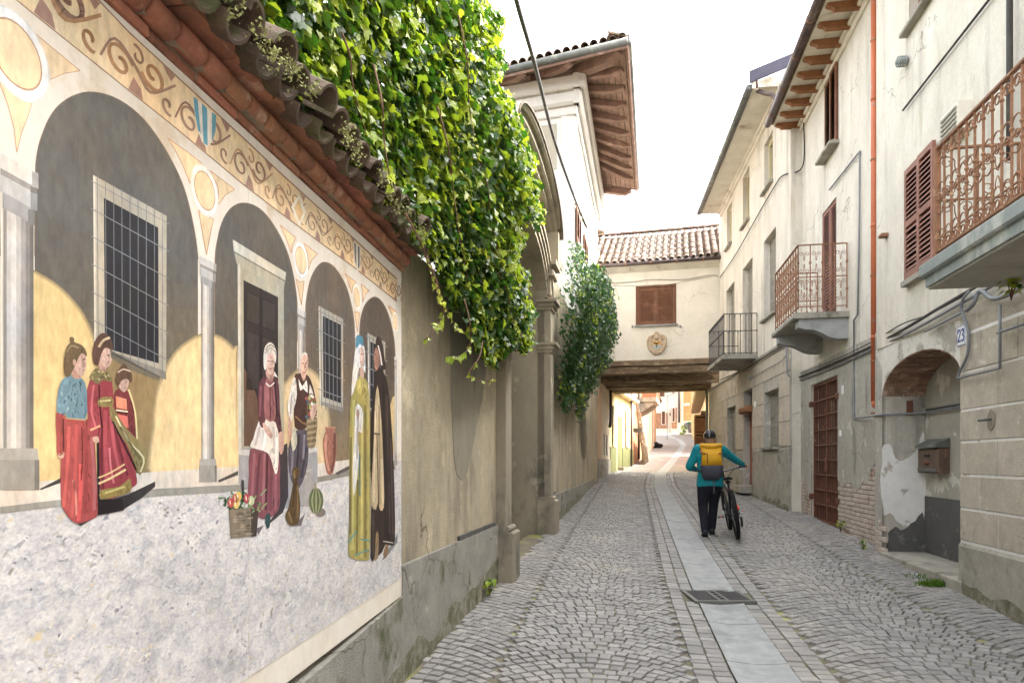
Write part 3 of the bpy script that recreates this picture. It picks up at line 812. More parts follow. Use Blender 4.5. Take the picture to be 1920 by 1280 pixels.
# ------------------------------------------------------------------ the mural
mural = thing('mural', 'painted arcade mural with villagers in old dress on the garden wall', 'mural', LM.pt(-1.6, ZB(-1.6), .02))
NB = .02
def mpt(px, py, n):
    u, z = LM.uz(px, py, NB)
    return LM.pt(u, z, n)
class Pt:
    def __init__(s): s.b = B()
    def poly(s, pts, col, layer, sm=0):
        if sm: pts = smooth_closed(pts, sm)
        s.b.face([mpt(x, y, NB + layer * .0001) for x, y in pts], C(*col))
        if sm > 1: s.brush(pts, col, layer)
        return s
    def brush(s, pts, col, layer):
        """brushwork inside a painted shape, lighter to the left and darker to the right"""
        xs = [a[0] for a in pts]; ys = [a[1] for a in pts]; x0, x1, y0, y1 = min(xs), max(xs), min(ys), max(ys)
        n = int(min(70, (x1 - x0) * (y1 - y0) / 14))
        R = random.Random(int(x0 * 7 + y0)); L = max(3, min(14, (y1 - y0) * .22)); w = max(.9, min(2.6, (x1 - x0) * .1))
        for _ in range(n):
            x, y = R.uniform(x0, x1), R.uniform(y0, y1); dx, dy = R.uniform(-.25, .25) * L, L * R.uniform(.4, 1)
            if not (inside(pts, x - w * .5, y) and inside(pts, x + w * .5, y) and inside(pts, x + dx - w * .5, y + dy) and inside(pts, x + dx + w * .5, y + dy)): continue
            k = 1.16 - .42 * (x - x0) / max(1, x1 - x0) + R.uniform(-.12, .12)
            s.line([(x, y), (x + dx * .5 + R.uniform(-.6, .6), y + dy * .5), (x + dx, y + dy)], w * R.uniform(.6, 1.1), tuple(min(255, max(0, c * k)) for c in col), layer + .3 + .4 * R.random())
    def soft(s, pts, col, bg, layer, w=7, k=4):
        """a patch with feathered edge"""
        q = [Vector(a) for a in smooth_closed(pts, 3)]; n = len(q); ar = sum(q[i].x * q[(i + 1) % n].y - q[(i + 1) % n].x * q[i].y for i in range(n)); sg = 1 if ar > 0 else -1
        for j in range(k, -1, -1):
            o = []
            for i in range(n):
                d = (q[(i + 1) % n] - q[i - 1])
                if d.length < 1e-6: d = Vector((1, 0))
                d.normalize(); v = q[i] + Vector((d.y, -d.x)) * sg * (w * (j - k / 2) / k); v.y = min(v.y, max(a[1] for a in pts)); o.append(v)
            t = j / (k + 1)
            s.poly([tuple(v) for v in o], tuple(a + (b_ - a) * t for a, b_ in zip(col, bg)), layer + (k - j) * .15)
        return s
    def line(s, pts, w, col, layer, sm=0):
        """a brush stroke w pixels wide"""
        if sm: pts = smooth_open(pts, sm)
        q = [Vector(p) for p in pts]
        for i in range(len(q) - 1):
            d = (q[i + 1] - q[i]);
            if d.length < 1e-6: continue
            d.normalize(); n = Vector((-d.y, d.x)) * (w / 2)
            a, c = q[i] - d * (w * .15), q[i + 1] + d * (w * .15)
            s.poly([a + n, c + n, c - n, a - n], col, layer)
        return s
    def ell(s, cx, cy, rx, ry, col, layer, rot=0, n=20):
        ca, sa = math.cos(rot), math.sin(rot)
        return s.poly([(cx + rx * math.cos(2 * math.pi * k / n) * ca - ry * math.sin(2 * math.pi * k / n) * sa, cy + rx * math.cos(2 * math.pi * k / n) * sa + ry * math.sin(2 * math.pi * k / n) * ca) for k in range(n)], col, layer)
    def grad(s, quad, c0, c1, layer, n=8):
        """quad corners (a,b,c,d): colour runs from edge a-b to edge d-c"""
        a, b_, c_, d = [Vector(p) for p in quad]
        for i in range(n):
            t0, t1 = i / n, (i + 1) / n; t = (i + .5) / n
            s.poly([a.lerp(d, t0), b_.lerp(c_, t0), b_.lerp(c_, t1), a.lerp(d, t1)], tuple(x + (y - x) * t for x, y in zip(c0, c1)), layer)
        return s
    def done(s, name, label=None):
        me = s.b
        o = me.obj(name, MT['paint'], mural, fix=False)
        bm = bmesh.new(); bm.from_mesh(o.data)
        for f in bm.faces:
            if f.normal.dot(LM.n) < 0: f.normal_flip()
        bm.to_mesh(o.data); bm.free()
        if label: o['label'] = label
        return o
# boards
U0 = -4.2
cuts = [U0, LM.u(20) - .35, LM.u(455), LM.u(645), -.012]
for a, c in zip(cuts, cuts[1:]):
    b = B(); b.prism(LM, [(a + .0015, ZB(a)), (c - .0015, ZB(c)), (c - .0015, zt(c) - .004), (a + .0015, zt(a) - .004)], -.02, NB)
    b.face
    o = b.obj('board', M('mural_ground', C(228, 220, 208), C(218, 208, 194), C(206, 188, 164), scale=5, cscale=3, fine=.03, bump=.1) if a == U0 else bpy.data.materials['mural_ground'], mural)
# cobbles painted along the lower half
edge = [(-500, 990), (0, 945), (80, 935), (290, 912), (450, 905), (600, 893), (745, 864)]
for a, c in zip(cuts, cuts[1:]):
    xa = proj(LM.pt(a + .002, 1, NB))[0] if a > -2.6 else -420
    xb = proj(LM.pt(c - .002, 1, NB))[0]
    pts = [(x, lerpt(edge, x)) for x in [xa] + [e[0] for e in edge if xa < e[0] < xb] + [xb]]
    def zbp(x):
        u = LM.u(x, NB); return proj(LM.pt(u, ZB(u) + .003, NB))[1]
    n = 6
    low = [(xb + (xa - xb) * i / n, zbp(xb + (xa - xb) * i / n)) for i in range(n + 1)]
    p = B(); p.face([mpt(x, y, NB + .0001) for x, y in pts + low])
    o = p.obj('painted_cobbles', MT['cobblepaint'], mural, fix=False)
    for f in o.data.polygons:
        pass
# loose dabs of the painter's brush over the cobbles
pd = Pt(); R = random.Random(33)
for k in range(2200):
    u = R.uniform(-3.2, -.03); zlo = ZB(u) + .02
    q = proj(LM.pt(u, 1, NB)); zhi = LM.uz(q[0], lerpt(edge, q[0]) + 4, NB)[1]
    z = zlo + (zhi - zlo) * R.random()
    if z > zhi - .015: continue
    l = R.uniform(.006, .022); a = R.uniform(-.5, .9); r = R.uniform(.15, .5)
    pts = []
    for j in range(5):
        t = j / 4 - .5; uu, zz = u + l * t * math.cos(a), z + l * t * math.sin(a) + l * r * (.25 - t * t)
        if uu > -.015 or zz < zlo or zz > zhi: continue
        pts.append(proj(LM.pt(uu, zz, NB)))
    if len(pts) < 3: continue
    col = R.choice([(232, 229, 225), (236, 233, 229), (226, 220, 214), (182, 181, 185), (168, 168, 175), (194, 190, 190), (216, 207, 190), (140, 140, 148), (178, 178, 150), (222, 210, 200), (204, 200, 199), (230, 226, 222)])
    col = tuple(c * .55 + 203 * .45 for c in col)
    pd.line(pts, R.uniform(.003, .007) * F / LM.pt(u, z).y, col, 2 + R.random())
tag(pd.done('painted_dabs'), kind='stuff')
# --- frieze
fl = [(-420, -370), (30, 0), (260, 185), (322, 234), (456, 346), (550, 418), (691, 521), (744, 565)]
fu = [(-420, -610), (-60, -242), (184, 0), (240, 59), (362, 172), (450, 253), (562, 359), (662, 446), (745, 524)]
def fz(s, t):
    """s = pixel x, t = 0 bottom .. 1 top of the frieze"""
    return (s, lerpt(fl, s) + (lerpt(fu, s) - lerpt(fl, s)) * t)
p = Pt()
xs = [-420, -200, -60, 0, 60, 120, 184, 240, 322, 400, 456, 520, 600, 662, 744]
for a, c in zip(xs, xs[1:]):
    k = (232, 206, 162) if (a // 60) % 2 else (226, 198, 150)
    p.poly([fz(a, 0), fz(c, 0), fz(c, 1), fz(a, 1)], k, 1)
p.line([fz(x, 0) for x in xs], 2.2, (150, 112, 82), 2)
p.line([fz(x, 1) for x in xs], 2.2, (140, 100, 76), 2)
# scrolls: in wall units so that they shrink with distance
u = LM.u(-330, NB); cell = .30; kk = 0
while u < -.06:
    def q(a, t):
        x = proj(LM.pt(u + a, 2.6, NB))[0]; return fz(x, t)
    wpx = (q(.02, .5)[0] - q(0, .5)[0])
    cols = [(166, 128, 104), (150, 110, 88), (182, 132, 84)]
    c1 = cols[kk % 3]; c2 = cols[(kk + 1) % 3]
    def spiral(a0, t0, ra, rt, turns, ph, w, c, dirn=1):
        pts = []
        for i in range(22):
            f = i / 21; an = ph + dirn * turns * 2 * math.pi * f; r = 1 - .8 * f
            pts.append(q(a0 + ra * r * math.cos(an), t0 + rt * r * math.sin(an)))
        p.line(pts, w, c, 3)
    W2 = max(wpx * .62, 1.6)
    spiral(.07, .36, .055, .28, 1.25, .5, W2, c1)
    spiral(.20, .62, .055, .28, 1.25, 3.6, W2, c1)
    spiral(.135, .72, .03, .17, .9, 2.0, W2 * .7, c2, -1)
    spiral(.265, .3, .03, .17, .9, 5.2, W2 * .7, c2, -1)
    p.line([q(.0, .2), q(.05, .66), q(.13, .5), q(.19, .28), q(.3, .8)], W2 * .8, c2, 4, 4)
    p.poly([q(.1, .02), q(.16, .02), q(.15, .2), q(.12, .3)], (168, 126, 108), 2)
    p.poly([q(.24, .98), q(.3, .98), q(.28, .8)], (168, 126, 108), 2)
    u += cell; kk += 1
# shields and lozenge
sh = [(362, 181), (384, 198), (405, 216), (404, 245), (398, 266), (388, 276), (378, 266), (370, 243), (364, 210)]
p.poly(sh, (232, 226, 214), 6)
for poly in ([(362, 181), (370, 188), (376, 250), (371, 245), (365, 212)], [(378, 194), (388, 203), (389, 274), (381, 268)], [(397, 210), (405, 216), (404, 245), (399, 262), (397, 265)]):
    p.poly(poly, (86, 160, 186), 7)
p.poly([(662, 452), (676, 464), (676, 502), (670, 510), (664, 490)], (220, 214, 204), 6)
p.poly([(664, 455), (667, 457), (668, 500), (665, 488)], (110, 112, 120), 7); p.poly([(671, 461), (674, 463), (674, 500), (671, 505)], (110, 112, 120), 7)
p.poly([(560, 364), (573, 398), (561, 426), (546, 388)], (232, 224, 208), 6)
p.poly([(560, 372), (569, 399), (561, 416), (551, 389)], (226, 184, 120), 7)
p.done('painted_frieze')
# --- arcade: dark openings
p = Pt()
A1 = [(65, 480), (66, 330), (70, 285), (78, 255), (92, 222), (110, 198), (135, 181), (165, 173), (200, 178), (235, 195), (270, 225), (300, 265), (325, 308), (345, 354), (358, 402), (367, 450), (371, 485)]
A2 = [(403, 640), (403, 493), (408, 449), (416, 418), (428, 396), (441, 385), (456, 381), (475, 385), (494, 398), (512, 421), (528, 449), (541, 481), (550, 518), (556, 559), (557, 590), (557, 640)]
A3 = [(573, 660), (573, 585), (575, 559), (581, 528), (590, 507), (600, 495), (609, 492), (622, 497), (637, 515), (650, 541), (659, 575), (664, 609), (665, 660)]
A4 = [(673, 680), (674, 630), (676, 599), (682, 577), (691, 563), (703, 557), (716, 566), (728, 590), (736, 621), (740, 652), (741, 690)]
A0 = [(-330, 480), (-330, 200), (-280, 40), (-180, -50), (-80, 20), (-30, 180), (-5, 300), (0, 480)]
for A, yb, cu, cl in ((A1, 905, (96, 93, 88), (134, 118, 86)), (A2, 898, (96, 90, 82), (142, 126, 94)), (A3, 890, (104, 92, 80), (138, 118, 86)), (A4, 880, (92, 80, 70), (132, 112, 82)), (A0, 930, (100, 95, 88), (138, 120, 86))):
    A = smooth_open(A, 3); x0, x1 = A[0][0], A[-1][0]; ym = A[0][1] if A[0][1] > A[-1][1] else A[-1][1]
    top = A + [(x1, ym), (x0, ym)]
    p.poly(top, cu, 2)
    # softer lower band: brush from the upper tone into the lower
    p.grad([(x0, ym), (x1, ym), (x1, yb), (x0, yb)], cu, cl, 2, 9)
    p.line(A, 2, (120, 100, 82), 4)
# warm sunlit patches on the painted back walls
p.soft([(30, 490), (60, 508), (95, 528), (128, 556), (156, 592), (176, 640), (186, 700), (190, 905), (30, 908)], (218, 188, 120), (132, 116, 84), 5)
p.soft([(290, 905), (288, 800), (293, 745), (306, 700), (330, 660), (360, 636), (388, 627), (415, 634), (437, 654), (447, 668), (447, 900)], (226, 196, 136), (132, 116, 84), 5)
p.poly([(180, 650), (236, 690), (300, 715), (290, 905), (186, 905)], (146, 122, 76), 4)
p.soft([(530, 900), (530, 740), (540, 715), (556, 697), (572, 690), (590, 700), (604, 722), (612, 760), (620, 900)], (206, 182, 136), (136, 120, 90), 5)
p.poly([(655, 870), (655, 790), (664, 770), (672, 764), (672, 870)], (206, 182, 130), 5)
p.poly([(728, 870), (729, 770), (736, 744), (743, 740), (743, 870)], (204, 178, 118), 5)
p.poly([(-330, 560), (-200, 560), (-60, 640), (0, 760), (0, 930), (-330, 950)], (214, 186, 124), 5)
# pavement strip
p.poly([(-420, 970), (-420, 915), (0, 908), (290, 884), (447, 874), (600, 868), (745, 850), (745, 866), (600, 896), (450, 908), (290, 916), (80, 940), (0, 950)], (212, 202, 190), 7)
p.poly([(0, 950), (80, 940), (290, 917), (450, 909), (450, 920), (290, 930), (80, 952), (0, 962)], (150, 148, 140), 8)
p.poly([(450, 905), (600, 893), (745, 862), (745, 872), (600, 903), (450, 918)], (140, 136, 126), 8)
p.poly([(74, 916), (112, 896), (118, 892), (112, 905), (76, 918)], (66, 62, 60), 9)
p.poly([(408, 900), (446, 882), (446, 890), (410, 904)], (80, 76, 74), 9)
p.done('painted_arcade')
# --- spandrels, roundels
def tri(pts, c=(232, 202, 154)):
    p = Pt(); p.poly(pts, c, 3); p.line(pts + [pts[0]], 1.6, (196, 146, 106), 4); p.done('painted_spandrel')
for t in ([(45, 46), (100, 92), (150, 133), (120, 138), (95, 149), (83, 157), (81, 122), (70, 86)], [(0, 143), (14, 165), (36, 179), (62, 183), (52, 218), (40, 250), (31, 286), (26, 240), (14, 195), (0, 160)],
          [(314, 259), (350, 284), (378, 306), (364, 318), (356, 344), (345, 315), (330, 285)], [(394, 320), (420, 340), (440, 355), (422, 366), (409, 384), (409, 352)], [(372, 394), (385, 404), (400, 411), (394, 440), (387, 478), (380, 440)],
          [(525, 422), (540, 434), (555, 446), (548, 458), (546, 474), (536, 446)], [(570, 456), (595, 476), (584, 488), (578, 506), (577, 478)], [(555, 523), (562, 529), (570, 527), (565, 572)],
          [(647, 513), (667, 529), (662, 536), (660, 550), (654, 532)], [(677, 532), (692, 545), (685, 551), (680, 566), (680, 548)], [(665, 584), (674, 587), (670, 622)], [(728, 573), (742, 583), (738, 594), (735, 590)],
          [(-160, -140), (-60, -50), (0, 0), (-20, 20), (-60, 10), (-110, -60)]):
    tri(t)
for (cx, cy), r in (((31, 103), .064), ((384, 358), .056), ((564, 488), .053), ((669, 557), .048), ((741, 604), .045)):
    p = Pt(); u, z = LM.uz(cx, cy, NB)
    for rad, col, ly in ((r * 1.38, (224, 216, 204), 5), (r * 1.3, (238, 234, 228), 6), (r * 1.03, (186, 136, 96), 7), (r * .97, (234, 202, 152), 8)):
        q = [(u + rad * math.cos(a), z + rad * math.sin(a)) for a in [2 * math.pi * k / 28 for k in range(28)]]
        q = [(min(a, -.014), c) for a, c in q]
        p.b.face([LM.pt(a, c, NB + ly * .0001) for a, c in q], C(*col))
    p.done('painted_roundel')
# --- painted columns
def column(x0, x1, yc, ys, yb, yp, sl):
    """shaft x0..x1; capital top yc, shaft top ys, base top yb, plinth bottom yp; sl = slant of horizontals"""
    p = Pt(); w = x1 - x0
    tones = [(146, 142, 138), (196, 192, 188), (212, 208, 204), (186, 182, 178), (160, 156, 154), (132, 128, 126), (112, 108, 104)]
    cutx = [0, .1, .24, .42, .58, .74, .88, 1]
    for t0, t1, c in zip(cutx, cutx[1:], tones):
        a, d = x0 + w * t0, x0 + w * t1
        p.poly([(a, ys + sl * w * t0), (d, ys + sl * w * t1), (d, yb), (a, yb)], c, 12)
    e = w * .16; h = (ys - yc)
    for k, (f0, f1, ex, cc) in enumerate(((0, .3, 1.0, (206, 202, 196)), (.3, .42, .7, (150, 146, 142)), (.42, .75, .75, (186, 184, 182)), (.75, 1.06, .2, (160, 158, 158)))):
        a, d = x0 - e * ex, x1 + e * ex
        p.poly([(a, yc + h * f0 - sl * e * ex), (d, yc + h * f0 + sl * (w + e * ex)), (d, yc + h * f1 + sl * (w + e * ex)), (a, yc + h * f1 - sl * e * ex)], cc, 13)
        p.poly([(d - w * .22, yc + h * f0 + sl * w), (d, yc + h * f0 + sl * (w + e * ex)), (d, yc + h * f1 + sl * (w + e * ex)), (d - w * .22, yc + h * f1 + sl * w)], tuple(v * .78 for v in cc), 14)
    hb = (yp - yb)
    p.poly([(x0 - e * .8, yb), (x1 + e * .8, yb), (x1 + e * 1.1, yb + hb * .28), (x0 - e, yb + hb * .28)], (168, 164, 158), 13)
    p.poly([(x0 - e * 1.1, yb + hb * .28), (x1 + e * 1.2, yb + hb * .28), (x1 + e * 1.2, yp), (x0 - e * 1.1, yp)], (154, 150, 142), 13)
    p.poly([(x1 + e * .2, yb + hb * .28), (x1 + e * 1.2, yb + hb * .28), (x1 + e * 1.2, yp), (x1 + e * .2, yp)], (122, 118, 112), 14)
    p.done('painted_column')
column(6, 62, 290, 385, 840, 918, .55)
column(377, 401, 481, 528, 860, 903, .5)
column(559, 571, 578, 615, 850, 890, .5)
column(666, 672, 628, 650, 846, 872, .5)
column(739.5, 743, 668, 690, 846, 872, .5)
column(-330, -190, 60, 330, 900, 990, .9)
# --- painted windows and door
def pwin(o, i, bars, rows, nm='painted_window'):
    p = Pt()
    p.poly(o, (176, 168, 150), 8); p.poly([o[0], (o[0][0] * .97 + o[1][0] * .03, o[0][1] + 4), (o[3][0] + 3, o[3][1]), o[3]], (206, 200, 186), 9)
    p.poly([o[3], o[2], (o[2][0], o[2][1] - (o[2][1] - i[2][1]) * .5), (o[3][0], o[3][1] - (o[3][1] - i[3][1]) * .5)], (140, 134, 122), 9)
    p.poly(i, (40, 40, 46), 10)
    O = [Vector(v) for v in o]
    for k in range(bars):
        t = (k + .5) / bars
        p.line([O[0].lerp(O[1], t) + Vector((0, -2)), O[3].lerp(O[2], t) + Vector((0, 6))], 1.3, (120, 122, 128), 11)
    for k in range(rows):
        t = (k + .25) / rows
        p.line([O[0].lerp(O[3], t) + Vector((-4, -2)), O[1].lerp(O[2], t) + Vector((4, 2))], 1.6, (132, 134, 138), 11)
    p.done(nm)
pwin([(174, 328), (312, 405), (311, 712), (176, 640)], [(194, 371), (296, 427), (297, 681), (196, 652)], 9, 6)
pwin([(597, 573), (643, 598), (643, 772), (599, 758)], [(605, 592), (639, 609), (640, 756), (606, 744)], 6, 5)
pwin([(689, 624), (722, 642), (722, 776), (690, 770)], [(694, 640), (718, 652), (718, 768), (694, 764)], 5, 5)
p = Pt()
p.poly([(445, 493), (532, 540), (532, 842), (447, 846)], (170, 164, 144), 8)
p.poly([(445, 493), (450, 496), (452, 846), (447, 846)], (204, 200, 186), 9)
p.poly([(436, 449), (536, 511), (534, 528), (438, 473)], (206, 200, 182), 9); p.poly([(438, 470), (535, 524), (531, 545), (443, 494)], (176, 168, 146), 9); p.line([(438, 472), (534, 527)], 2, (110, 104, 92), 10)
p.poly([(456, 525), (521, 557), (521, 836), (457, 836)], (50, 42, 40), 10)
for q in ([(462, 546), (486, 557), (486, 610), (462, 602)], [(491, 560), (516, 571), (516, 622), (491, 612)], [(462, 620), (486, 628), (486, 730), (462, 730)], [(491, 630), (516, 640), (516, 730), (491, 730)]):
    p.poly(q, (62, 52, 48), 11); p.line(q + [q[0]], 1.3, (34, 28, 28), 12)
p.poly([(457, 690), (464, 700), (480, 740), (490, 790), (490, 836), (457, 836)], (104, 74, 52), 11)
p.line([(488.5, 541), (489, 836)], 1.5, (26, 22, 22), 12)
p.done('painted_door')
p = Pt()
p.poly([(447, 842), (470, 838), (595, 838), (595, 902), (580, 948), (524, 954), (447, 906)], (158, 157, 160), 9)
p.poly([(447, 842), (520, 846), (595, 838), (595, 846), (520, 858), (447, 852)], (196, 194, 194), 10)
for k in range(26):
    x, y = RND.uniform(452, 588), RND.uniform(862, 930); p.line([(x, y), (x + RND.uniform(-8, 8), y + RND.uniform(3, 9))], 2.2, RND.choice([(128, 128, 134), (182, 180, 182), (112, 112, 120)]), 10)
p.done('painted_step')

# --- painted figures
def skin(p, pts, ly, c=(206, 164, 140), dk=(166, 118, 98), sm=3):
    p.poly(pts, c, ly, sm)
# girl in blue bodice
p = Pt()
p.poly([(135, 975), (180, 968), (215, 945), (150, 985)], (60, 56, 58), 15)
p.poly([(106, 774), (122, 784), (158, 786), (172, 790), (178, 850), (181, 920), (182, 962), (172, 972), (150, 980), (136, 978), (118, 955), (113, 930), (113, 860), (122, 800)], (164, 50, 44), 16, 2)
for x0, y0, x1, y1, w, c in ((128, 800, 118, 950, 6, (196, 66, 52)), (142, 796, 134, 968, 6, (188, 56, 46)), (160, 800, 158, 962, 7, (150, 40, 40)), (150, 870, 146, 975, 7, (214, 44, 38)), (170, 820, 176, 955, 6, (176, 84, 84)), (136, 900, 142, 965, 4, (216, 120, 100)), (152, 800, 151, 900, 3, (120, 28, 32))):
    p.line([(x0, y0), ((x0 + x1) / 2 + 2, (y0 + y1) / 2), (x1, y1)], w, c, 17, 3)
p.poly([(104, 774), (121, 780), (121, 830), (118, 850), (106, 852), (105, 820)], (160, 54, 44), 18, 2); p.line([(117, 785), (118, 845)], 2.5, (96, 24, 26), 19)
skin(p, [(107, 850), (119, 848), (117, 858), (109, 858)], 18)
p.poly([(122, 706), (140, 702), (158, 716), (162, 750), (159, 786), (124, 782), (122, 776), (105, 772), (107, 738), (112, 718)], (104, 140, 158), 18, 2)
for k in range(20):
    x, y = RND.uniform(110, 156), RND.uniform(714, 776); p.line([(x, y), (x + RND.uniform(-4, 5), y + RND.uniform(3, 8))], 2.4, RND.choice([(150, 182, 194), (70, 104, 126), (124, 160, 176), (54, 86, 108)]), 19)
p.line([(124, 784), (159, 787)], 2.5, (190, 160, 110), 20)
skin(p, [(132, 696), (136, 680), (148, 690), (150, 708), (136, 708)], 19, (176, 132, 112))
skin(p, [(136, 668), (150, 656), (159, 664), (161, 682), (159, 692), (154, 704), (146, 702), (138, 690)], 20, (196, 158, 140))
p.poly([(118, 690), (119, 668), (124, 650), (130, 642), (129, 634), (134, 631), (138, 636), (138, 641), (152, 647), (160, 658), (161, 668), (152, 662), (145, 672), (142, 680), (137, 690), (128, 706), (121, 704)], (104, 86, 58), 21, 3)
p.line([(124, 660), (132, 648), (146, 652)], 3, (146, 126, 88), 22, 3); p.ell(138, 679, 3, 6, (190, 148, 128), 22)
p.line([(154, 674), (158, 673)], 1.5, (60, 44, 40), 22); p.line([(153, 694), (157, 694)], 1.3, (150, 80, 76), 22)
p.done('painted_girl', 'painted girl in blue bodice and long red skirt')
# girl in crimson and gold gown
p = Pt()
p.poly([(180, 960), (200, 938), (240, 926), (290, 902), (290, 912), (262, 935), (228, 956), (200, 962)], (58, 54, 54), 15)
p.poly([(180, 790), (186, 800), (186, 935), (228, 935), (232, 956), (182, 966)], (38, 30, 32), 16)
p.poly([(166, 716), (176, 706), (192, 700), (208, 710), (212, 752), (218, 780), (240, 830), (252, 880), (256, 905), (246, 914), (226, 928), (190, 934), (186, 880), (184, 800), (180, 752)], (150, 30, 46), 17, 2)
for x0, y0, x1, y1, w, c in ((196, 770, 200, 900, 7, (176, 48, 62)), (206, 780, 222, 880, 6, (190, 62, 78)), (190, 800, 192, 915, 5, (110, 16, 34)), (214, 800, 238, 890, 5, (120, 20, 38)), (228, 840, 244, 900, 5, (168, 36, 54)), (204, 840, 212, 905, 4, (206, 96, 104))):
    p.line([(x0, y0), ((x0 + x1) / 2 - 2, (y0 + y1) / 2), (x1, y1)], w, c, 18, 3)
p.line([(184, 895), (205, 886), (232, 870)], 3, (228, 190, 120), 19, 3); p.line([(184, 906), (206, 896), (234, 880)], 4, (236, 204, 140), 19, 3)
p.poly([(188, 918), (222, 912), (240, 897), (245, 906), (243, 922), (216, 930), (188, 936)], (150, 126, 54), 19, 2); p.line([(196, 924), (232, 912)], 4, (204, 182, 100), 20)
p.poly([(206, 757), (214, 768), (232, 798), (258, 826), (277, 850), (262, 890), (252, 870), (236, 832), (214, 800), (204, 775)], (138, 122, 72), 19, 2)
p.line([(216, 780), (240, 826), (268, 858), (262, 884)], 3, (216, 208, 160), 20, 3); p.line([(210, 790), (230, 830), (254, 880)], 3, (44, 24, 26), 20, 3); p.line([(224, 800), (246, 836), (262, 862)], 4, (104, 96, 56), 20, 3)
p.poly([(162, 730), (170, 714), (182, 712), (184, 760), (188, 800), (186, 818), (174, 820), (164, 790)], (158, 40, 54), 20, 2); p.line([(174, 722), (170, 770), (178, 800)], 4, (200, 84, 96), 21, 3); p.line([(168, 806), (186, 798)], 4, (232, 160, 110), 21); p.line([(184, 722), (186, 765), (190, 800)], 2.5, (60, 10, 20), 21, 3)
skin(p, [(172, 820), (182, 818), (184, 828), (176, 830)], 21)
p.poly([(166, 706), (178, 690), (196, 694), (208, 708), (206, 716), (192, 712), (182, 720), (170, 712)], (122, 110, 66), 21, 2)
for k in range(14):
    x, y = RND.uniform(170, 204), RND.uniform(694, 712); p.line([(x, y), (x + 3, y + 2)], 2, RND.choice([(206, 190, 130), (78, 68, 40), (170, 150, 90)]), 22)
p.poly([(184, 746), (208, 744), (210, 760), (184, 762)], (150, 132, 70), 21, 2); p.line([(186, 752), (206, 750)], 3, (214, 196, 130), 22)
skin(p, [(184, 692), (184, 668), (198, 672), (196, 698), (190, 700)], 21, (184, 140, 120))
skin(p, [(186, 664), (194, 650), (204, 654), (206, 668), (208, 674), (203, 686), (194, 688), (188, 680)], 22, (208, 168, 148))
p.poly([(174, 680), (172, 656), (178, 636), (190, 624), (202, 630), (209, 642), (210, 656), (204, 654), (196, 652), (190, 660), (186, 672), (182, 684)], (94, 64, 50), 23, 3); p.line([(184, 650), (192, 638), (204, 633)], 4.5, (206, 184, 140), 24, 3)
p.line([(199, 666), (204, 665)], 1.5, (50, 36, 34), 24); p.line([(199, 680), (204, 679)], 1.4, (160, 84, 80), 24)
p.done('painted_girl', 'painted girl in crimson gown with gold trim and headband')
# small child behind
p = Pt()
p.poly([(212, 740), (222, 728), (240, 734), (250, 768), (254, 826), (244, 818), (236, 800), (216, 770)], (120, 34, 40), 15, 2); p.line([(240, 730), (252, 770), (256, 822)], 3, (212, 200, 140), 16, 3)
p.poly([(216, 742), (236, 748), (237, 768), (217, 764)], (222, 128, 84), 17); p.poly([(220, 776), (238, 780), (240, 802), (232, 800), (222, 784)], (214, 92, 74), 17); p.line([(217, 769), (238, 772)], 4, (236, 220, 190), 17); p.line([(217, 771), (238, 774)], 2, (60, 30, 30), 18)
skin(p, [(222, 726), (222, 712), (238, 708), (240, 720), (232, 735)], 18, (190, 156, 142))
p.poly([(216, 716), (217, 700), (224, 688), (232, 681), (238, 690), (246, 702), (245, 716), (236, 710), (226, 714), (222, 722)], (100, 72, 52), 19, 3); p.line([(220, 698), (230, 692), (243, 696)], 2.6, (214, 190, 170), 20, 3)
p.done('painted_child', 'painted small child in dark red cape')
# vegetable box
p = Pt()
p.poly([(428, 954), (478, 950), (484, 958), (480, 1004), (432, 1009)], (134, 118, 96), 16); p.poly([(470, 951), (484, 958), (480, 1004), (470, 1006)], (74, 62, 52), 17)
for k in range(22):
    x, y = RND.uniform(432, 466), RND.uniform(960, 1003); p.line([(x, y), (x + RND.uniform(6, 12), y - 1)], 3, RND.choice([(156, 140, 116), (108, 94, 76), (168, 150, 124)]), 17)
p.poly([(480, 990), (494, 984), (484, 1002)], (110, 104, 104), 16); p.line([(454, 900), (455, 940)], 5, (62, 58, 60), 17)
for k in range(40):
    x, y = RND.uniform(418, 490), RND.uniform(928, 958); p.line([(x, y), (x + RND.uniform(-12, 12), y - RND.uniform(-4, 16))], 2.6, RND.choice([(70, 110, 62), (96, 136, 76), (54, 86, 50), (130, 156, 96)]), 18)
for x, y, c in ((432, 942, (190, 36, 36)), (441, 934, (204, 50, 40)), (446, 930, (222, 176, 56)), (442, 944, (226, 184, 66)), (462, 934, (178, 34, 42)), (470, 938, (192, 200, 150))): p.ell(x, y, 6, 9, c, 19); p.line([(x - 2, y - 4), (x - 1, y + 3)], 1.8, (244, 220, 190), 20)
p.done('painted_vegetable_box', 'painted wooden box of peppers and greens')
# seated woman
p = Pt()
p.poly([(520, 840), (538, 830), (540, 930), (530, 960), (500, 985), (522, 950)], (62, 54, 58), 15)
p.poly([(468, 842), (500, 838), (522, 850), (524, 900), (524, 945), (516, 962), (500, 972), (482, 968), (464, 940), (466, 890)], (128, 66, 76), 16, 2)
for x0, x1, c in ((476, 470, (150, 84, 94)), (486, 478, (104, 48, 60)), (496, 492, (156, 92, 100)), (508, 506, (108, 50, 62)), (516, 516, (146, 78, 90)), (500, 498, (88, 38, 50))):
    p.line([(x0, 850), (x1, 955)], 5, c, 17)
p.poly([(497, 966), (506, 962), (505, 986), (500, 990), (497, 980)], (44, 74, 76), 17, 2)
p.poly([(484, 790), (500, 782), (516, 786), (524, 810), (522, 850), (520, 880), (515, 888), (508, 862), (500, 848), (482, 842), (468, 836), (474, 822)], (222, 214, 208), 18, 2)
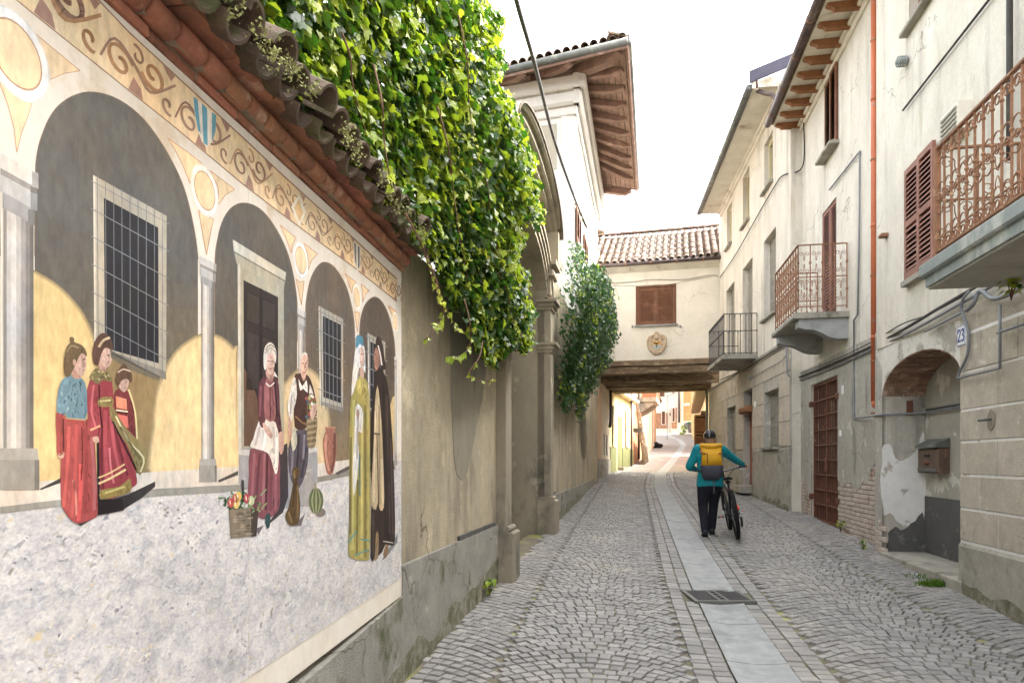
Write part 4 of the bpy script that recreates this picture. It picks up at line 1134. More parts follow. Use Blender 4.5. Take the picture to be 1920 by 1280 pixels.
for a, c, k in (((486, 800), (478, 834), (190, 176, 174)), ((500, 795), (492, 842), (242, 238, 234)), ((512, 800), (514, 850), (196, 184, 182)), ((518, 820), (516, 876), (240, 236, 232))): p.line([a, c], 4, k, 19)
p.poly([(486, 716), (496, 706), (512, 706), (522, 720), (524, 770), (528, 812), (522, 816), (516, 792), (498, 784), (494, 800), (486, 796), (482, 750)], (92, 46, 56), 19, 2)
p.poly([(497, 712), (510, 710), (516, 760), (514, 788), (496, 784), (494, 740)], (146, 84, 88), 20, 2); p.line([(505, 722), (506, 784)], 1.8, (80, 34, 40), 21); p.line([(514, 716), (519, 780)], 3, (44, 30, 36), 21)
p.line([(488, 724), (486, 780)], 4, (122, 66, 76), 20)
skin(p, [(492, 792), (500, 798), (510, 812), (508, 822), (500, 816), (493, 802)], 21, (208, 168, 150)); skin(p, [(522, 812), (530, 812), (531, 840), (526, 852), (522, 840)], 21, (200, 156, 138))
skin(p, [(499, 706), (498, 694), (512, 694), (512, 708), (506, 716)], 20, (190, 144, 128)); p.line([(498, 718), (505, 724), (513, 717)], 2, (232, 224, 214), 22, 3)
skin(p, [(498, 672), (503, 660), (512, 664), (514, 680), (511, 698), (504, 702), (499, 692)], 21, (218, 178, 162))
p.poly([(494, 690), (493, 668), (496, 650), (504, 642), (512, 646), (517, 660), (516, 680), (514, 676), (511, 664), (503, 662), (499, 674), (498, 692)], (214, 208, 198), 22, 3); p.line([(497, 656), (505, 646), (514, 652)], 1.8, (120, 104, 92), 23, 3); p.line([(496, 662), (506, 652), (515, 660)], 1.4, (140, 124, 110), 23, 3)
p.poly([(514, 696), (520, 708), (512, 704)], (226, 222, 214), 22)
for x in (502, 509): p.line([(x - 1.8, 677), (x + 1.8, 677)], 1.7, (52, 38, 36), 24)
p.line([(502, 690), (506, 692), (510, 689)], 1.5, (168, 84, 80), 24, 3); p.line([(506, 678), (507, 685)], 1.2, (176, 126, 112), 24)
p.done('painted_woman', 'painted seated old woman in white headscarf and plum jacket')
# seated man with basket
p = Pt()
p.poly([(540, 840), (548, 812), (560, 806), (575, 806), (578, 830), (576, 870), (566, 905), (556, 915), (545, 900), (540, 870)], (84, 80, 94), 16, 2)
for a, c, k in (((549, 830), (546, 890), (128, 124, 138)), ((560, 815), (556, 880), (52, 48, 58)), ((570, 815), (568, 860), (132, 126, 142)), ((574, 840), (564, 895), (60, 56, 68))): p.line([a, c], 4, k, 17)
p.poly([(551, 706), (558, 700), (572, 700), (582, 712), (590, 740), (594, 772), (584, 790), (576, 800), (566, 805), (552, 800), (550, 750)], (72, 44, 36), 17, 2)
p.poly([(548, 712), (553, 708), (556, 740), (550, 768), (546, 790), (541, 780), (539, 758), (543, 736)], (220, 216, 210), 18, 2); p.line([(546, 740), (544, 775)], 2.5, (170, 164, 164), 19)
p.poly([(580, 720), (588, 742), (594, 760), (590, 772), (580, 752)], (216, 212, 206), 18, 2); p.poly([(559, 710), (566, 724), (574, 712), (576, 736), (568, 728), (562, 732)], (228, 224, 218), 19, 2)
p.line([(553, 780), (566, 792), (576, 796)], 3, (140, 100, 56), 19)
skin(p, [(541, 780), (546, 792), (547, 816), (542, 826), (539, 808)], 19, (196, 152, 132)); p.poly([(544, 812), (552, 800), (556, 830), (548, 846)], (198, 198, 180), 18, 2)
skin(p, [(563, 700), (563, 690), (574, 692), (572, 708), (568, 714)], 19, (186, 140, 122))
skin(p, [(563, 682), (564, 668), (570, 661), (576, 668), (577, 684), (573, 702), (567, 710), (563, 698)], 20, (208, 166, 146)); p.poly([(562, 690), (561, 672), (566, 662), (572, 660), (576, 666), (570, 665), (564, 674)], (212, 206, 200), 21, 2)
for x in (567, 573): p.line([(x - 1.5, 681), (x + 1.5, 681)], 1.6, (50, 36, 34), 23)
p.line([(566, 698), (571, 699)], 1.5, (140, 74, 70), 23); p.line([(570, 684), (571, 690)], 1.2, (160, 112, 96), 23)
p.poly([(574, 786), (594, 782), (592, 820), (589, 838), (577, 838), (575, 810)], (138, 118, 84), 20, 2)
for k in range(9): p.line([(575, 790 + k * 5.4), (592, 787 + k * 5.4)], 1.6, (92, 74, 50) if k % 2 else (176, 156, 116), 21)
p.line([(575, 782), (576, 752), (581, 738), (590, 746), (592, 780)], 2, (120, 96, 60), 21, 3)
for k in range(18):
    x, y = RND.uniform(572, 588), RND.uniform(746, 782); p.ell(x, y, 2.8, 3.6, RND.choice([(98, 128, 62), (146, 160, 84), (74, 100, 112), (186, 174, 90), (160, 60, 50)]), 22)
skin(p, [(580, 770), (590, 756), (594, 764), (590, 778), (584, 788)], 23, (200, 156, 136))
p.done('painted_man', 'painted seated man in brown waistcoat holding a basket')
p = Pt()
p.poly([(548, 985), (566, 968), (572, 960), (564, 985)], (112, 106, 108), 16)
p.poly([(546, 882), (552, 875), (559, 878), (561, 888), (557, 900), (560, 925), (562, 950), (560, 975), (552, 984), (540, 982), (534, 966), (540, 950), (546, 920), (549, 900)], (96, 72, 36), 24, 3)
for a, c, k in (((551, 882), (551, 896), (138, 112, 52)), ((552, 905), (548, 950), (70, 50, 26)), ((557, 910), (557, 970), (126, 98, 52)), ((540, 960), (546, 978), (138, 108, 64))): p.line([a, c], 3.4, k, 25)
p.done('painted_dog', 'painted brown dog sitting before the man')
p = Pt()
p.ell(600, 960, 10, 8, (120, 114, 112), 15); p.ell(592, 938, 14, 24, (112, 124, 88), 16)
for k in range(-3, 4): p.line([(592 + k * 1.6, 916), (592 + k * 3.9, 938), (592 + k * 2, 959)], 1.8, (76, 92, 62) if k % 2 else (152, 160, 122), 17, 3)
p.line([(592, 916), (590, 906)], 3, (150, 140, 90), 17)
p.done('painted_melon', 'painted striped green melon')
p = Pt()
p.poly([(628, 886), (655, 872), (655, 880), (632, 890)], (90, 82, 78), 15)
p.poly([(610, 800), (628, 800), (627, 808), (631, 824), (630, 850), (624, 886), (612, 886), (606, 850), (605, 824), (610, 808)], (158, 96, 74), 16, 2); p.line([(611, 815), (610, 850), (616, 882)], 4, (196, 138, 112), 17, 3); p.line([(627, 812), (627, 850), (621, 884)], 4, (112, 62, 50), 17, 3); p.line([(609, 801), (628, 801)], 3, (184, 124, 98), 18)
p.done('painted_urn', 'painted tall terracotta urn')
# lady in yellow mantle
p = Pt()
p.poly([(658, 740), (664, 720), (676, 706), (688, 716), (692, 760), (693, 860), (694, 980), (692, 1040), (686, 1050), (660, 1046), (652, 1030), (655, 960), (654, 860), (655, 780)], (160, 148, 66), 24, 2)
for a, c, k in (((662, 750), (660, 1030), (186, 176, 94)), ((670, 900), (668, 1040), (116, 106, 44)), ((678, 800), (677, 1044), (190, 180, 98)), ((684, 760), (684, 1044), (126, 114, 50)), ((690, 740), (690, 1030), (176, 164, 84)), ((657, 820), (656, 1000), (120, 110, 50))): p.line([a, ((a[0] + c[0]) / 2, (a[1] + c[1]) / 2), c], 4, k, 25, 2)
p.poly([(664, 662), (668, 645), (675, 640), (682, 650), (684, 672), (684, 700), (681, 692), (672, 690), (666, 720), (658, 742), (660, 700)], (216, 214, 212), 26, 2)
skin(p, [(674, 656), (679, 650), (682, 660), (681, 680), (677, 688), (674, 678)], 27, (206, 168, 148)); p.line([(676, 664), (678, 664)], 1.6, (50, 36, 34), 28); p.line([(680, 664), (681.5, 664)], 1.4, (50, 36, 34), 28); p.line([(676, 678), (679, 678)], 1.3, (150, 76, 74), 28)
p.poly([(667, 632), (671, 628), (679, 632), (680, 650), (674, 644), (667, 654)], (58, 128, 148), 28, 2)
skin(p, [(674, 688), (681, 690), (681, 708), (674, 706)], 26, (196, 156, 136)); p.poly([(672, 706), (682, 712), (690, 736), (680, 722), (676, 740), (668, 730)], (182, 168, 78), 27, 2)
p.poly([(666, 762), (674, 760), (680, 775), (678, 812), (670, 808), (672, 850), (668, 900), (662, 930), (660, 880), (663, 820)], (218, 216, 212), 27, 2); p.line([(671, 770), (668, 860)], 2.5, (166, 164, 164), 28); p.line([(673, 850), (674, 930)], 2, (50, 110, 126), 28)
skin(p, [(667, 772), (671, 766), (673, 778), (669, 785)], 28, (190, 146, 126))
p.line([(652, 1016), (667, 996)], 2.6, (70, 150, 150), 28); p.line([(676, 1010), (692, 1013)], 2.6, (70, 150, 150), 28); p.line([(664, 1040), (690, 1030)], 2.4, (70, 150, 150), 28)
p.done('painted_lady', 'painted lady in yellow mantle and white veil')
# cloaked man
p = Pt()
p.poly([(715, 1050), (745, 1000), (745, 1016), (722, 1046)], (120, 124, 128), 15)
p.poly([(694, 1044), (696, 940), (693, 850), (696, 760), (700, 720), (704, 694), (712, 690), (722, 705), (729, 740), (735, 820), (739, 920), (740, 1010), (734, 1022), (722, 1020), (716, 1034), (702, 1046)], (50, 38, 34), 24, 2)
for a, c, k in (((724, 740), (730, 1000), (76, 60, 52)), ((718, 720), (722, 1000), (34, 26, 24)), ((732, 820), (736, 1000), (82, 66, 58)), ((699, 960), (699, 1036), (78, 62, 50)), ((726, 860), (727, 1010), (32, 24, 24))): p.line([a, c], 3, k, 25)
p.poly([(702, 760), (707, 722), (712, 760), (716, 820), (719, 900), (719, 950), (712, 956), (708, 940), (704, 955), (695, 945), (696, 900), (700, 830)], (186, 164, 124), 26, 2)
for a, c, k in (((703, 770), (700, 940), (212, 192, 154)), ((710, 760), (711, 945), (148, 126, 92)), ((715, 860), (717, 945), (204, 184, 144))): p.line([a, c], 3, k, 27)
p.line([(700, 812), (711, 814)], 3, (92, 72, 54), 28); p.line([(706, 815), (709, 950)], 1.6, (70, 54, 44), 28)
p.poly([(702, 1040), (704, 1000), (709, 1000), (708, 1044), (700, 1050)], (140, 112, 76), 26, 2); p.poly([(718, 1040), (722, 1022), (728, 1022), (724, 1044)], (132, 104, 72), 26, 2); p.line([(718, 1014), (736, 1017)], 1.8, (196, 188, 180), 27)
skin(p, [(700, 668), (704, 650), (709, 656), (711, 680), (706, 694), (702, 690), (701, 680)], 26, (168, 116, 94))
p.poly([(703, 650), (705, 634), (710, 631), (716, 642), (720, 670), (722, 692), (714, 690), (711, 672), (707, 655)], (60, 44, 40), 27, 3); p.line([(708, 648), (712, 664), (715, 684)], 2.5, (206, 202, 198), 28, 3); p.line([(702, 664), (704, 664)], 1.4, (40, 30, 28), 28)
p.done('painted_cloaked_man', 'painted man in long dark brown cloak and hood')
# ------------------------------------------------------------------ wall helpers
def wallholes(fr, u0, u1, z0, z1, holes, depth, mat, parent, name='wall', n=0.0, thick=.3):
    us = sorted(set([u0, u1] + [h[k] for h in holes for k in (0, 1)])); zs_ = sorted(set([z0, z1] + [h[k] for h in holes for k in (2, 3)]))
    us = [u for u in us if u0 <= u <= u1]; zs_ = [z for z in zs_ if z0 <= z <= z1]
    b = B()
    for a, c in zip(us, us[1:]):
        for e, f in zip(zs_, zs_[1:]):
            um, zm = (a + c) / 2, (e + f) / 2
            if any(h[0] < um < h[1] and h[2] < zm < h[3] for h in holes): continue
            b.face([fr.pt(a, e, n), fr.pt(c, e, n), fr.pt(c, f, n), fr.pt(a, f, n)])
    for h in holes:
        a, c, e, f = h[:4]; e = max(e, z0)
        for q in ([(a, e), (c, e)], [(c, e), (c, f)], [(c, f), (a, f)], [(a, f), (a, e)]):
            b.face([fr.pt(*q[0], n), fr.pt(*q[1], n), fr.pt(*q[1], n - depth), fr.pt(*q[0], n - depth)])
    for q in ([(u0, z0), (u0, z1)], [(u1, z0), (u1, z1)], [(u0, z1), (u1, z1)]):
        b.face([fr.pt(*q[0], n), fr.pt(*q[1], n), fr.pt(*q[1], n - thick), fr.pt(*q[0], n - thick)])
    b.face([fr.pt(u0, z0, n - thick), fr.pt(u1, z0, n - thick), fr.pt(u1, z1, n - thick), fr.pt(u0, z1, n - thick)])
    o = b.obj(name, mat, parent, fix=False)
    return o
def loc(fr):
    g = Fr((0, 0), (fr.d.x, fr.d.y), 1); g.n = fr.n.copy(); return g
def piece(fr, name, mesh, u, z, n, parent): return inst(name, mesh, Matrix.Translation(fr.pt(u, z, n)), parent)
def shutter(fr, u0, u1, z0, z1, n, mat, parent, pitch=.055, st=.05, mid=True, th=.035, broken=0):
    b = B()
    for a, c, e, f in ((u0, u0 + st, z0, z1), (u1 - st, u1, z0, z1), (u0 + st, u1 - st, z0, z0 + st * 1.6), (u0 + st, u1 - st, z1 - st * 1.3, z1)):
        b.box(fr, a, c, e, f, n, n + th)
    zm = (z0 + z1) / 2
    if mid: b.box(fr, u0 + st, u1 - st, zm - st * .7, zm + st * .7, n, n + th)
    o = b.obj('shutter', MT[mat], parent)
    g = loc(fr); w = (u1 - u0 - 2 * st) / 2
    s = B(); k = pitch * .42
    s.hexa([g.pt(-w, -k, th * .45), g.pt(w, -k, th * .45), g.pt(w, -k - .004, th * .45 + .006), g.pt(-w, -k - .004, th * .45 + .006),
            g.pt(-w, k, -th * .45), g.pt(w, k, -th * .45), g.pt(w, k + .004, -th * .45 + .006), g.pt(-w, k + .004, -th * .45 + .006)])
    me = s.data('slat', None, MT[mat])
    z = z0 + st * 1.6 + pitch * .6
    while z < z1 - st * 1.3 - pitch * .3:
        if not (mid and abs(z - zm) < st * .7 + pitch * .3):
            piece(fr, 'slat', me, (u0 + u1) / 2, z + (rr(-.012, .012) if broken and z < zm else 0), n + th / 2, o)
        z += pitch
    b = B(); b.box(fr, u0 + .01, u1 - .01, z0 + .02, z1 - .02, n - .006, n - .002); b.obj('backing', MT['dark'], o)
    return o
def roller(fr, u0, u1, z0, z1, n, parent, pitch=.05, mat='roller'):
    b = B(); z = z0
    while z < z1:
        e = min(z + pitch - .008, z1)
        b.box(fr, u0, u1, z, e, n - .02, n + .012, c=.006); z += pitch
    b.box(fr, u0, u1, z0, z1, n - .03, n - .012)
    return b.obj('roller_shutter', MT[mat], parent)
def pipe(pts, r, mat, name, label, cat='pipe', parent=None, seg=8):
    b = B(); b.tube(pts, r, seg); o = b.obj(name, MT[mat], parent, smooth=True)
    if parent is None: tag(o, label, cat)
    return o
def rect(fr, x0, y0, x1, y1, n=0.0, zx=None):
    """pixel rectangle on a wall -> u0,u1,z0,z1 (heights read at column zx)"""
    zx = zx if zx is not None else (x0 + x1) / 2
    ua, ub = sorted((fr.u(x0, n), fr.u(x1, n)))
    return ua, ub, fr.z(zx, y1, n), fr.z(zx, y0, n)

# ------------------------------------------------------------------ nearest house on the right (number 23)
near_h = thing('near_house', 'white plastered house with arched doorway and long iron balcony, nearest at right', 'house', RN.pt(-5, .2))
uE = RN.u(1643)                      # its far edge
uF, uN = RN.u(1656), RN.u(1805)      # arch jambs
ZA, RISE = 2.40, .40
hole_arch = (uN, uF, -.2, 3.0)
ws = rect(RN, 1704, -200, 1762, 58, zx=1704)
wh = (RN.u(1762), RN.u(1704), RN.z(1704, 58), RN.z(1704, 58) + 1.5)
wallholes(RN, -14, uE, -.4, 9.3, [hole_arch, wh], .18, MT['white'], near_h, thick=.8)
# wall over the arch, arch soffit of brick, recess
um = (uN + uF) / 2; ha = (uF - uN) / 2; NA = 16
arch = [(um - ha * math.cos(math.pi * i / NA), ZA + RISE * math.sin(math.pi * i / NA)) for i in range(NA + 1)]
b = B()
for (a, z_), (c, z2_) in zip(arch, arch[1:]):
    b.face([RN.pt(a, z_, .012), RN.pt(c, z2_, .012), RN.pt(c, 3.0, .012), RN.pt(a, 3.0, .012)])
    b.face([RN.pt(a, 3.0, .012), RN.pt(c, 3.0, .012), RN.pt(c, 3.0, 0), RN.pt(a, 3.0, 0)])
MT['archbrick'] = M('old_brown_brick', C(146, 116, 96), C(120, 96, 82), C(172, 150, 132), scale=9, cscale=7, isl=.18, fine=.15, bump=.6)
MT['archplaster'] = M('flaking_limewash', C(216, 211, 202), C(196, 190, 180), C(160, 154, 143), scale=2.4, cmask=(.54, .6), cscale=2.4, d=C(132, 120, 108), dmask=(.66, .69), dscale=4, fine=.05, bump=.6)
b.obj('arch_face', MT['archplaster'], near_h, fix=False)
b = B()
for (a, z_), (c, z2_) in zip(arch, arch[1:]):
    b.face([RN.pt(a, z_ + .004, .012), RN.pt(c, z2_ + .004, .012), RN.pt(c, z2_ + .004, -.5), RN.pt(a, z_ + .004, -.5)])
b.obj('arch_vault', MT['mortar'], near_h, fix=False)
for i in range(NA):      # brick rings of the vault, header by header
    (a, z_), (c, z2_) = arch[i], arch[i + 1]
    for h in range(2):
        s0, s1 = h / 2, (h + .8) / 2
        pa = (a + (c - a) * s0, z_ + (z2_ - z_) * s0); pc = (a + (c - a) * s1, z_ + (z2_ - z_) * s1)
        nn = 0
        for n0, n1 in ((.01, -.23), (-.245, -.49)) if h else ((.01, -.11), (-.125, -.36), (-.375, -.49)):
            b = B(); dz = -rr(.008, .02)
            b.hexa([RN.pt(*pa, n0), RN.pt(*pc, n0), RN.pt(*pc, n1), RN.pt(*pa, n1)][::1] + [RN.pt(pa[0], pa[1] + dz, n0), RN.pt(pc[0], pc[1] + dz, n0), RN.pt(pc[0], pc[1] + dz, n1), RN.pt(pa[0], pa[1] + dz, n1)])
            b.obj('brick', MT['archbrick'], near_h)
# jamb and back wall of the recess
zg = gz(*RN.pt(uF, 0).xy)
zw0, zw1 = RN.z(1690, 1000), RN.z(1690, 850)
MT['skirt'] = M('black_skirting', C(104, 102, 100), C(84, 83, 82), C(136, 131, 124), scale=3, cscale=3, bump=.8, bdist=.015)
MT['limewash'] = M('peeling_limewash', C(224, 222, 218), C(208, 205, 200), C(172, 166, 156), scale=2, cmask=(.6, .63), cscale=3.2, fine=.03, bump=.4)
MT['recess'] = M('recess_plaster', C(178, 172, 160), C(160, 154, 142), C(202, 198, 188), scale=1.8, cmask=(.56, .6), cscale=2.1, d=C(128, 122, 108), dmask=(.62, .7), fine=.06, bump=.5)
b = B(); b.box(RN, uF, uF + .12, -.2, ZA + .08, -.52, .012); b.obj('jamb', MT['greyplaster'], near_h)
JF = Fr(RN.pt(uF, 0, 0).xy, (-RN.n.x, -RN.n.y), 1); JF.n = -RN.d.copy()      # face of the far jamb, u runs inwards
ww = [(-.008, zg + .55), (.1, zg + .5), (.2, zg + .38), (.34, zg + .36), (.49, zg + .42), (.49, 1.9), (.36, 1.66), (.2, 1.58), (.08, 1.75), (-.008, 1.7)]
b = B(); b.prism(JF, ragged(ww, 4, .03), -.02, .006); b.obj('whitewash', MT['limewash'], near_h)
ww = [(.06, zg - .3), (.49, zg - .3), (.49, zg + .5), (.36, zg + .42), (.22, zg + .3), (.12, zg + .34), (.07, zg + .2)]
b = B(); b.prism(JF, ragged(ww, 4, .03), -.02, .009); b.obj('tar_skirting', MT['skirt'], near_h)
b = B(); b.box(RN, uN - .3, uN, -.2, ZA + .3, -.52, -.2); b.obj('jamb', MT['greyplaster'], near_h)
b = B(); b.box(RN, uN - .2, uF + .1, zg + .74, 3.0, -.56, -.5); b.obj('back_wall', MT['recess'], near_h)
b = B(); b.box(RN, uN - .2, uF + .1, -.2, zg + .74, -.56, -.485); b.obj('tar_skirting', MT['skirt'], near_h)
# bricks showing at the foot of the jamb
brick_m = {}
def brick_patch(fr, poly, n, parent, mat='pinkbrick', lb=.245, hb=.068, jt=.012, th=.02):
    g = loc(fr); key = (fr, lb, mat)
    if key not in brick_m:
        s = B(); s.box(g, 0, lb - jt, 0, hb - jt, -th, th, c=.006); brick_m[key] = s.data('brick', None, MT[mat])
        s = B(); s.box(g, 0, lb / 2 - jt, 0, hb - jt, -th, th, c=.006); brick_m[key, 1] = s.data('brick', None, MT[mat])
    us_ = [p[0] for p in poly]; zs_ = [p[1] for p in poly]
    z = min(zs_); r = 0
    while z < max(zs_):
        u = min(us_) - (lb / 2 if r % 2 else 0)
        while u < max(us_):
            if inside(poly, u + lb / 2, z + hb / 2):
                piece(fr, 'brick', brick_m[key], u, z, n + rr(-.006, .004), parent)
            elif inside(poly, u + lb / 4, z + hb / 2): piece(fr, 'brick', brick_m[key, 1], u, z, n + rr(-.006, .004), parent)
            elif inside(poly, u + 3 * lb / 4, z + hb / 2): piece(fr, 'brick', brick_m[key, 1], u + lb / 2, z, n + rr(-.006, .004), parent)
            u += lb
        z += hb; r += 1
# grey band between the downpipe and the arch, and rusticated block nearest
b = B(); b.prism(RN, [(uF, zg - .3), (uE - .005, zg - .3), (uE - .005, 3.25), (uF + .25, 3.05), (uF, ZA + .3)], -.01, .016); b.obj('grey_render', MT['greyplaster'], near_h)
zgN = gz(*RN.pt(uN, 0).xy)
zr = [zgN + .42, 1.02 + .26, 1.58 + .02, 1.95, 2.32, 2.62]
zd = RN.z(1806, 1013)
b = B(); b.box(RN, -10, uN, -.3, zd - .015, -.01, .05, c=.03); b.obj('dado', MT['rusticdado'], near_h)
rows = [zd, RN.z(1806, 952), RN.z(1806, 890), RN.z(1806, 828), RN.z(1806, 770), RN.z(1806, 700), 2.78]
for i, (a, c) in enumerate(zip(rows, rows[1:])):
    u = uN; k = 0
    while u > -9:
        l = (.42 if (i + k) % 2 else .7) if k == 0 else rr(.6, .8)
        b = B(); b.box(RN, u - l + .012, u - .0, a + .01, c - .01, -.01, .026 + rr(-.003, .003), c=.006); b.obj('stucco_block', MT['rustic'], near_h); u -= l; k += 1
b = B(); b.box(RN, -10, uN - .003, zd - .02, 2.8, -.01, .018); b.obj('stucco_joint', MT['limewash'], near_h)
b = B(); b.prism(RN, [(uN + .02, 2.95), (uN - .0, 2.8), (-10, 2.8), (-10, 3.05), (uN + .6, 3.02), (uF + .2, 3.02)], -.01, .014); b.obj('grey_render', MT['rustic'], near_h)
# upper window
b = B(); b.box(RN, wh[0] - .06, wh[1] + .06, wh[2] - .05, wh[2], -.15, .09, c=.01); b.obj('sill', MT['slab'], near_h)
b = B(); b.box(RN, wh[0], wh[1], wh[2], wh[3], -.2, -.15); w = b.obj('window', MT['dark'], near_h)
b = B(); b.box(RN, wh[0], wh[0] + .07, wh[2], wh[3], -.15, -.1); b.box(RN, wh[1] - .07, wh[1], wh[2], wh[3], -.15, -.1); b.box(RN, (wh[0] + wh[1]) / 2 - .04, (wh[0] + wh[1]) / 2 + .04, wh[2], wh[3], -.15, -.1); b.obj('frame', MT['shutrose'], w)
# faded red folding shutters
su = rect(RN, 1700, 290, 1757, 505, n=.02, zx=1727)
us0, us1 = su[0], su[1]; umid = RN.u(1727, .02)
shutter(RN, umid + .004, us1, su[2] - .02, su[3] - .02, .015, 'shutrose', near_h, broken=1)
shutter(RN, us0, umid - .004, su[2] - .02, su[3] - .02, .03, 'shutrose', near_h)
b = B(); b.box(RN, us0, us1 + .05, su[2] - .09, su[2] - .03, -.02, .07); b.obj('sill', MT['slab'], near_h)
# eaves of the right houses; unseen roof slab behind, added for its shadow
def eave(fr, u0, u1, z, over, parent, rafters=None, gmat='copper', soff='eave', back=4.0, pitch=.42, gut_r=.065, hip=None):
    b = B(); b.loft([[fr.pt(u, z, -.3), fr.pt(u, z, over), fr.pt(u, z + .05, over + .02), fr.pt(u, z + .05 + pitch * (back + over), -back), fr.pt(u, z + pitch * (back + over) - .1, -back)] for u in (u0, u1)])
    b.obj('roof', MT['tile'], parent)
    b = B(); b.box(fr, u0 + .005, u1 - .005, z - .03, z - .004, -.02, over - .03); b.obj('soffit', MT[soff], parent)
    if rafters:
        for u in rafters:
            b = B(); prof = [(-.02, -.034), (over - .16, -.034), (over - .08, -.034), (over - .05, -.06), (over - .08, -.085), (over - .13, -.1), (over - .17, -.14), (-.02, -.15)]
            rg = [[fr.pt(uu, z + zz, n) for n, zz in prof] for uu in (u - .045, u + .045)]
            b.loft(rg); b.obj('rafter', MT['rafter'], parent)
    b = B(); b.tube([fr.pt(u0, z + .01, over + .07), fr.pt(u1, z + .01, over + .07)], gut_r, 12); g = b.obj('gutter', MT[gmat], parent, smooth=True)
    u = u0 + .3
    while u < u1:
        b = B(); b.tube([fr.pt(u, z + .01, over + .07), fr.pt(u + .02, z + .01, over + .07)], gut_r + .006, 12); b.obj('bracket', MT['iron'] if gmat != 'copper' else MT['rust'], g, smooth=True); u += .95
# ------------------------------------------------------------------ second house on the right (rusty gate)
gate_h = thing('gate_house', 'white house with rusty barred gate and small scrolled balcony', 'house', RW.pt(0, .4))
uR0, uR1 = uE - .02, RW.u(1503)
gh = rect(RW, 1523, 706, 1573, 990)
gh = (RW.u(1523), RW.u(1573), RW.z(1573, 992), RW.z(1573, 702)); gh = (gh[1], gh[0], gh[2], gh[3]) if gh[0] > gh[1] else gh
fd = (RW.u(1568), RW.u(1541), 3.86, RW.z(1555, 385))
fw = (RW.u(1572), RW.u(1549), RW.z(1560, 282), RW.z(1560, 138))
wallholes(RW, uR0, uR1, -.2, 8.2, [gh, fd, fw], .16, MT['white'], gate_h)
# cornice line under the eave
b = B(); b.box(RW, uR0, uR1, 8.02, 8.17, 0, .05, c=.02); b.box(RW, uR0, uR1, 8.1, 8.17, .05, .1, c=.02); b.obj('cornice', MT['eave'], gate_h)
b = B(); b.box(RN, -14, uE - .02, 8.02, 8.17, 0, .05, c=.02); b.obj('cornice', MT['eave'], near_h)
raf = []; u = uR1 - .05
while u > uR0 + .1: raf.append(u); u -= .45
eave(RW, uR0 + .02, uR1 + .04, 8.24, .56, gate_h, raf)
raf = []; 
while u > uR0 - 4: raf.append(u); u -= .45
eave(RN, -14, uE - .01, 8.24, .44, near_h, raf)
# lower grey render with a ragged lower edge over the bricks
zgl = lambda px, py: (RW.u(px), RW.z(px, py))
gu0, gu1 = gh[0], gh[1]
def render_poly(pts): 
    b = B(); b.prism(RW, pts, -.01, .022); return b.obj('grey_render', MT['greyplaster'], gate_h)
ru = [zgl(1643, 870), zgl(1634, 884), zgl(1630, 905), zgl(1622, 900), zgl(1614, 916), zgl(1606, 924), zgl(1600, 906), zgl(1590, 904), zgl(1582, 910), zgl(1576, 900)]
render_poly([(uR0, 3.28), ru[0]] + ru[1:-1] + [(gu0 - .005, ru[-1][1]), (gu0 - .005, gh[3]), (gu0 - .005, 3.3)])
lu = [zgl(1522, 926), zgl(1517, 930), zgl(1514, 906), zgl(1506, 903), zgl(1500, 898), zgl(1495, 904), zgl(1490, 896)]
render_poly([(gu1 + .005, 3.3), (gu1 + .005, lu[0][1])] + lu[1:-1] + [(uR1, lu[-1][1]), (uR1, 3.32)])
render_poly([(gu0 - .005, 3.3), (gu0 - .005, gh[3] + .004), (gu1 + .005, gh[3] + .004), (gu1 + .005, 3.3)])
b = B(); b.box(RW, uR0, gu0 - .002, -.1, 1.4, -.01, .012); b.obj('brick_joint', MT['jointgrey'], gate_h)
b = B(); b.box(RW, gu1 + .002, uR1, .1, 1.4, -.01, .012); b.obj('brick_joint', MT['jointgrey'], gate_h)
zb = gz(*RW.pt(uR0, 0).xy) - .05
brick_patch(RW, [(uR0 + .02, zb), (gu0 - .01, zb + .02)] + [(min(a, gu0 - .01), c + .02) for a, c in ru[::-1]], .0, gate_h)
zb2 = gz(*RW.pt(gu1, 0).xy) - .05
brick_patch(RW, [(gu1 + .01, zb2), (uR1, zb2)] + [(max(min(a, uR1), gu1 + .01), c + .02) for a, c in lu[::-1]], .0, gate_h)
pj = [(uF + .004, zg - .05), (uF + .2, zg - .05), (uF + .16, zg + .3), (uF + .1, zg + .42), (uF + .004, zg + .36)]
brick_patch(RN, pj, .005, near_h)
# gate
gt = B(); fwid = .05; NG = -.05
for a, c, e, f in ((gu0, gu0 + fwid, gh[2], gh[3]), (gu1 - fwid, gu1, gh[2], gh[3]), (gu0 + fwid, gu1 - fwid, gh[3] - .05, gh[3]), (gu0 + fwid, gu1 - fwid, gh[2], gh[2] + .06)):
    gt.box(RW, a, c, e, f, NG - .03, NG + .03)
gt = gt.obj('gate', MT['rustgate'], gate_h)
gm = (gu0 + gu1) / 2
b = B(); b.box(RW, gm - .035, gm - .003, gh[2] + .06, gh[3] - .05, NG - .02, NG + .025); b.obj('stile', MT['rustgate'], gt)
b = B(); b.box(RW, gm + .003, gm + .035, gh[2] + .06, gh[3] - .05, NG - .02, NG + .02); b.obj('stile', MT['rustgate'], gt)
g0 = loc(RW)
bw = gm - .035 - gu0 - fwid
s = B(); s.box(g0, 0, bw, -.012, .012, -.012, .026); rail_m = s.data('rail', None, MT['rustgate'])
s = B(); s.box(g0, -.009, .009, 0, gh[3] - gh[2] - .11, -.009, .009); bar_m = s.data('bar', None, MT['rustgate'])
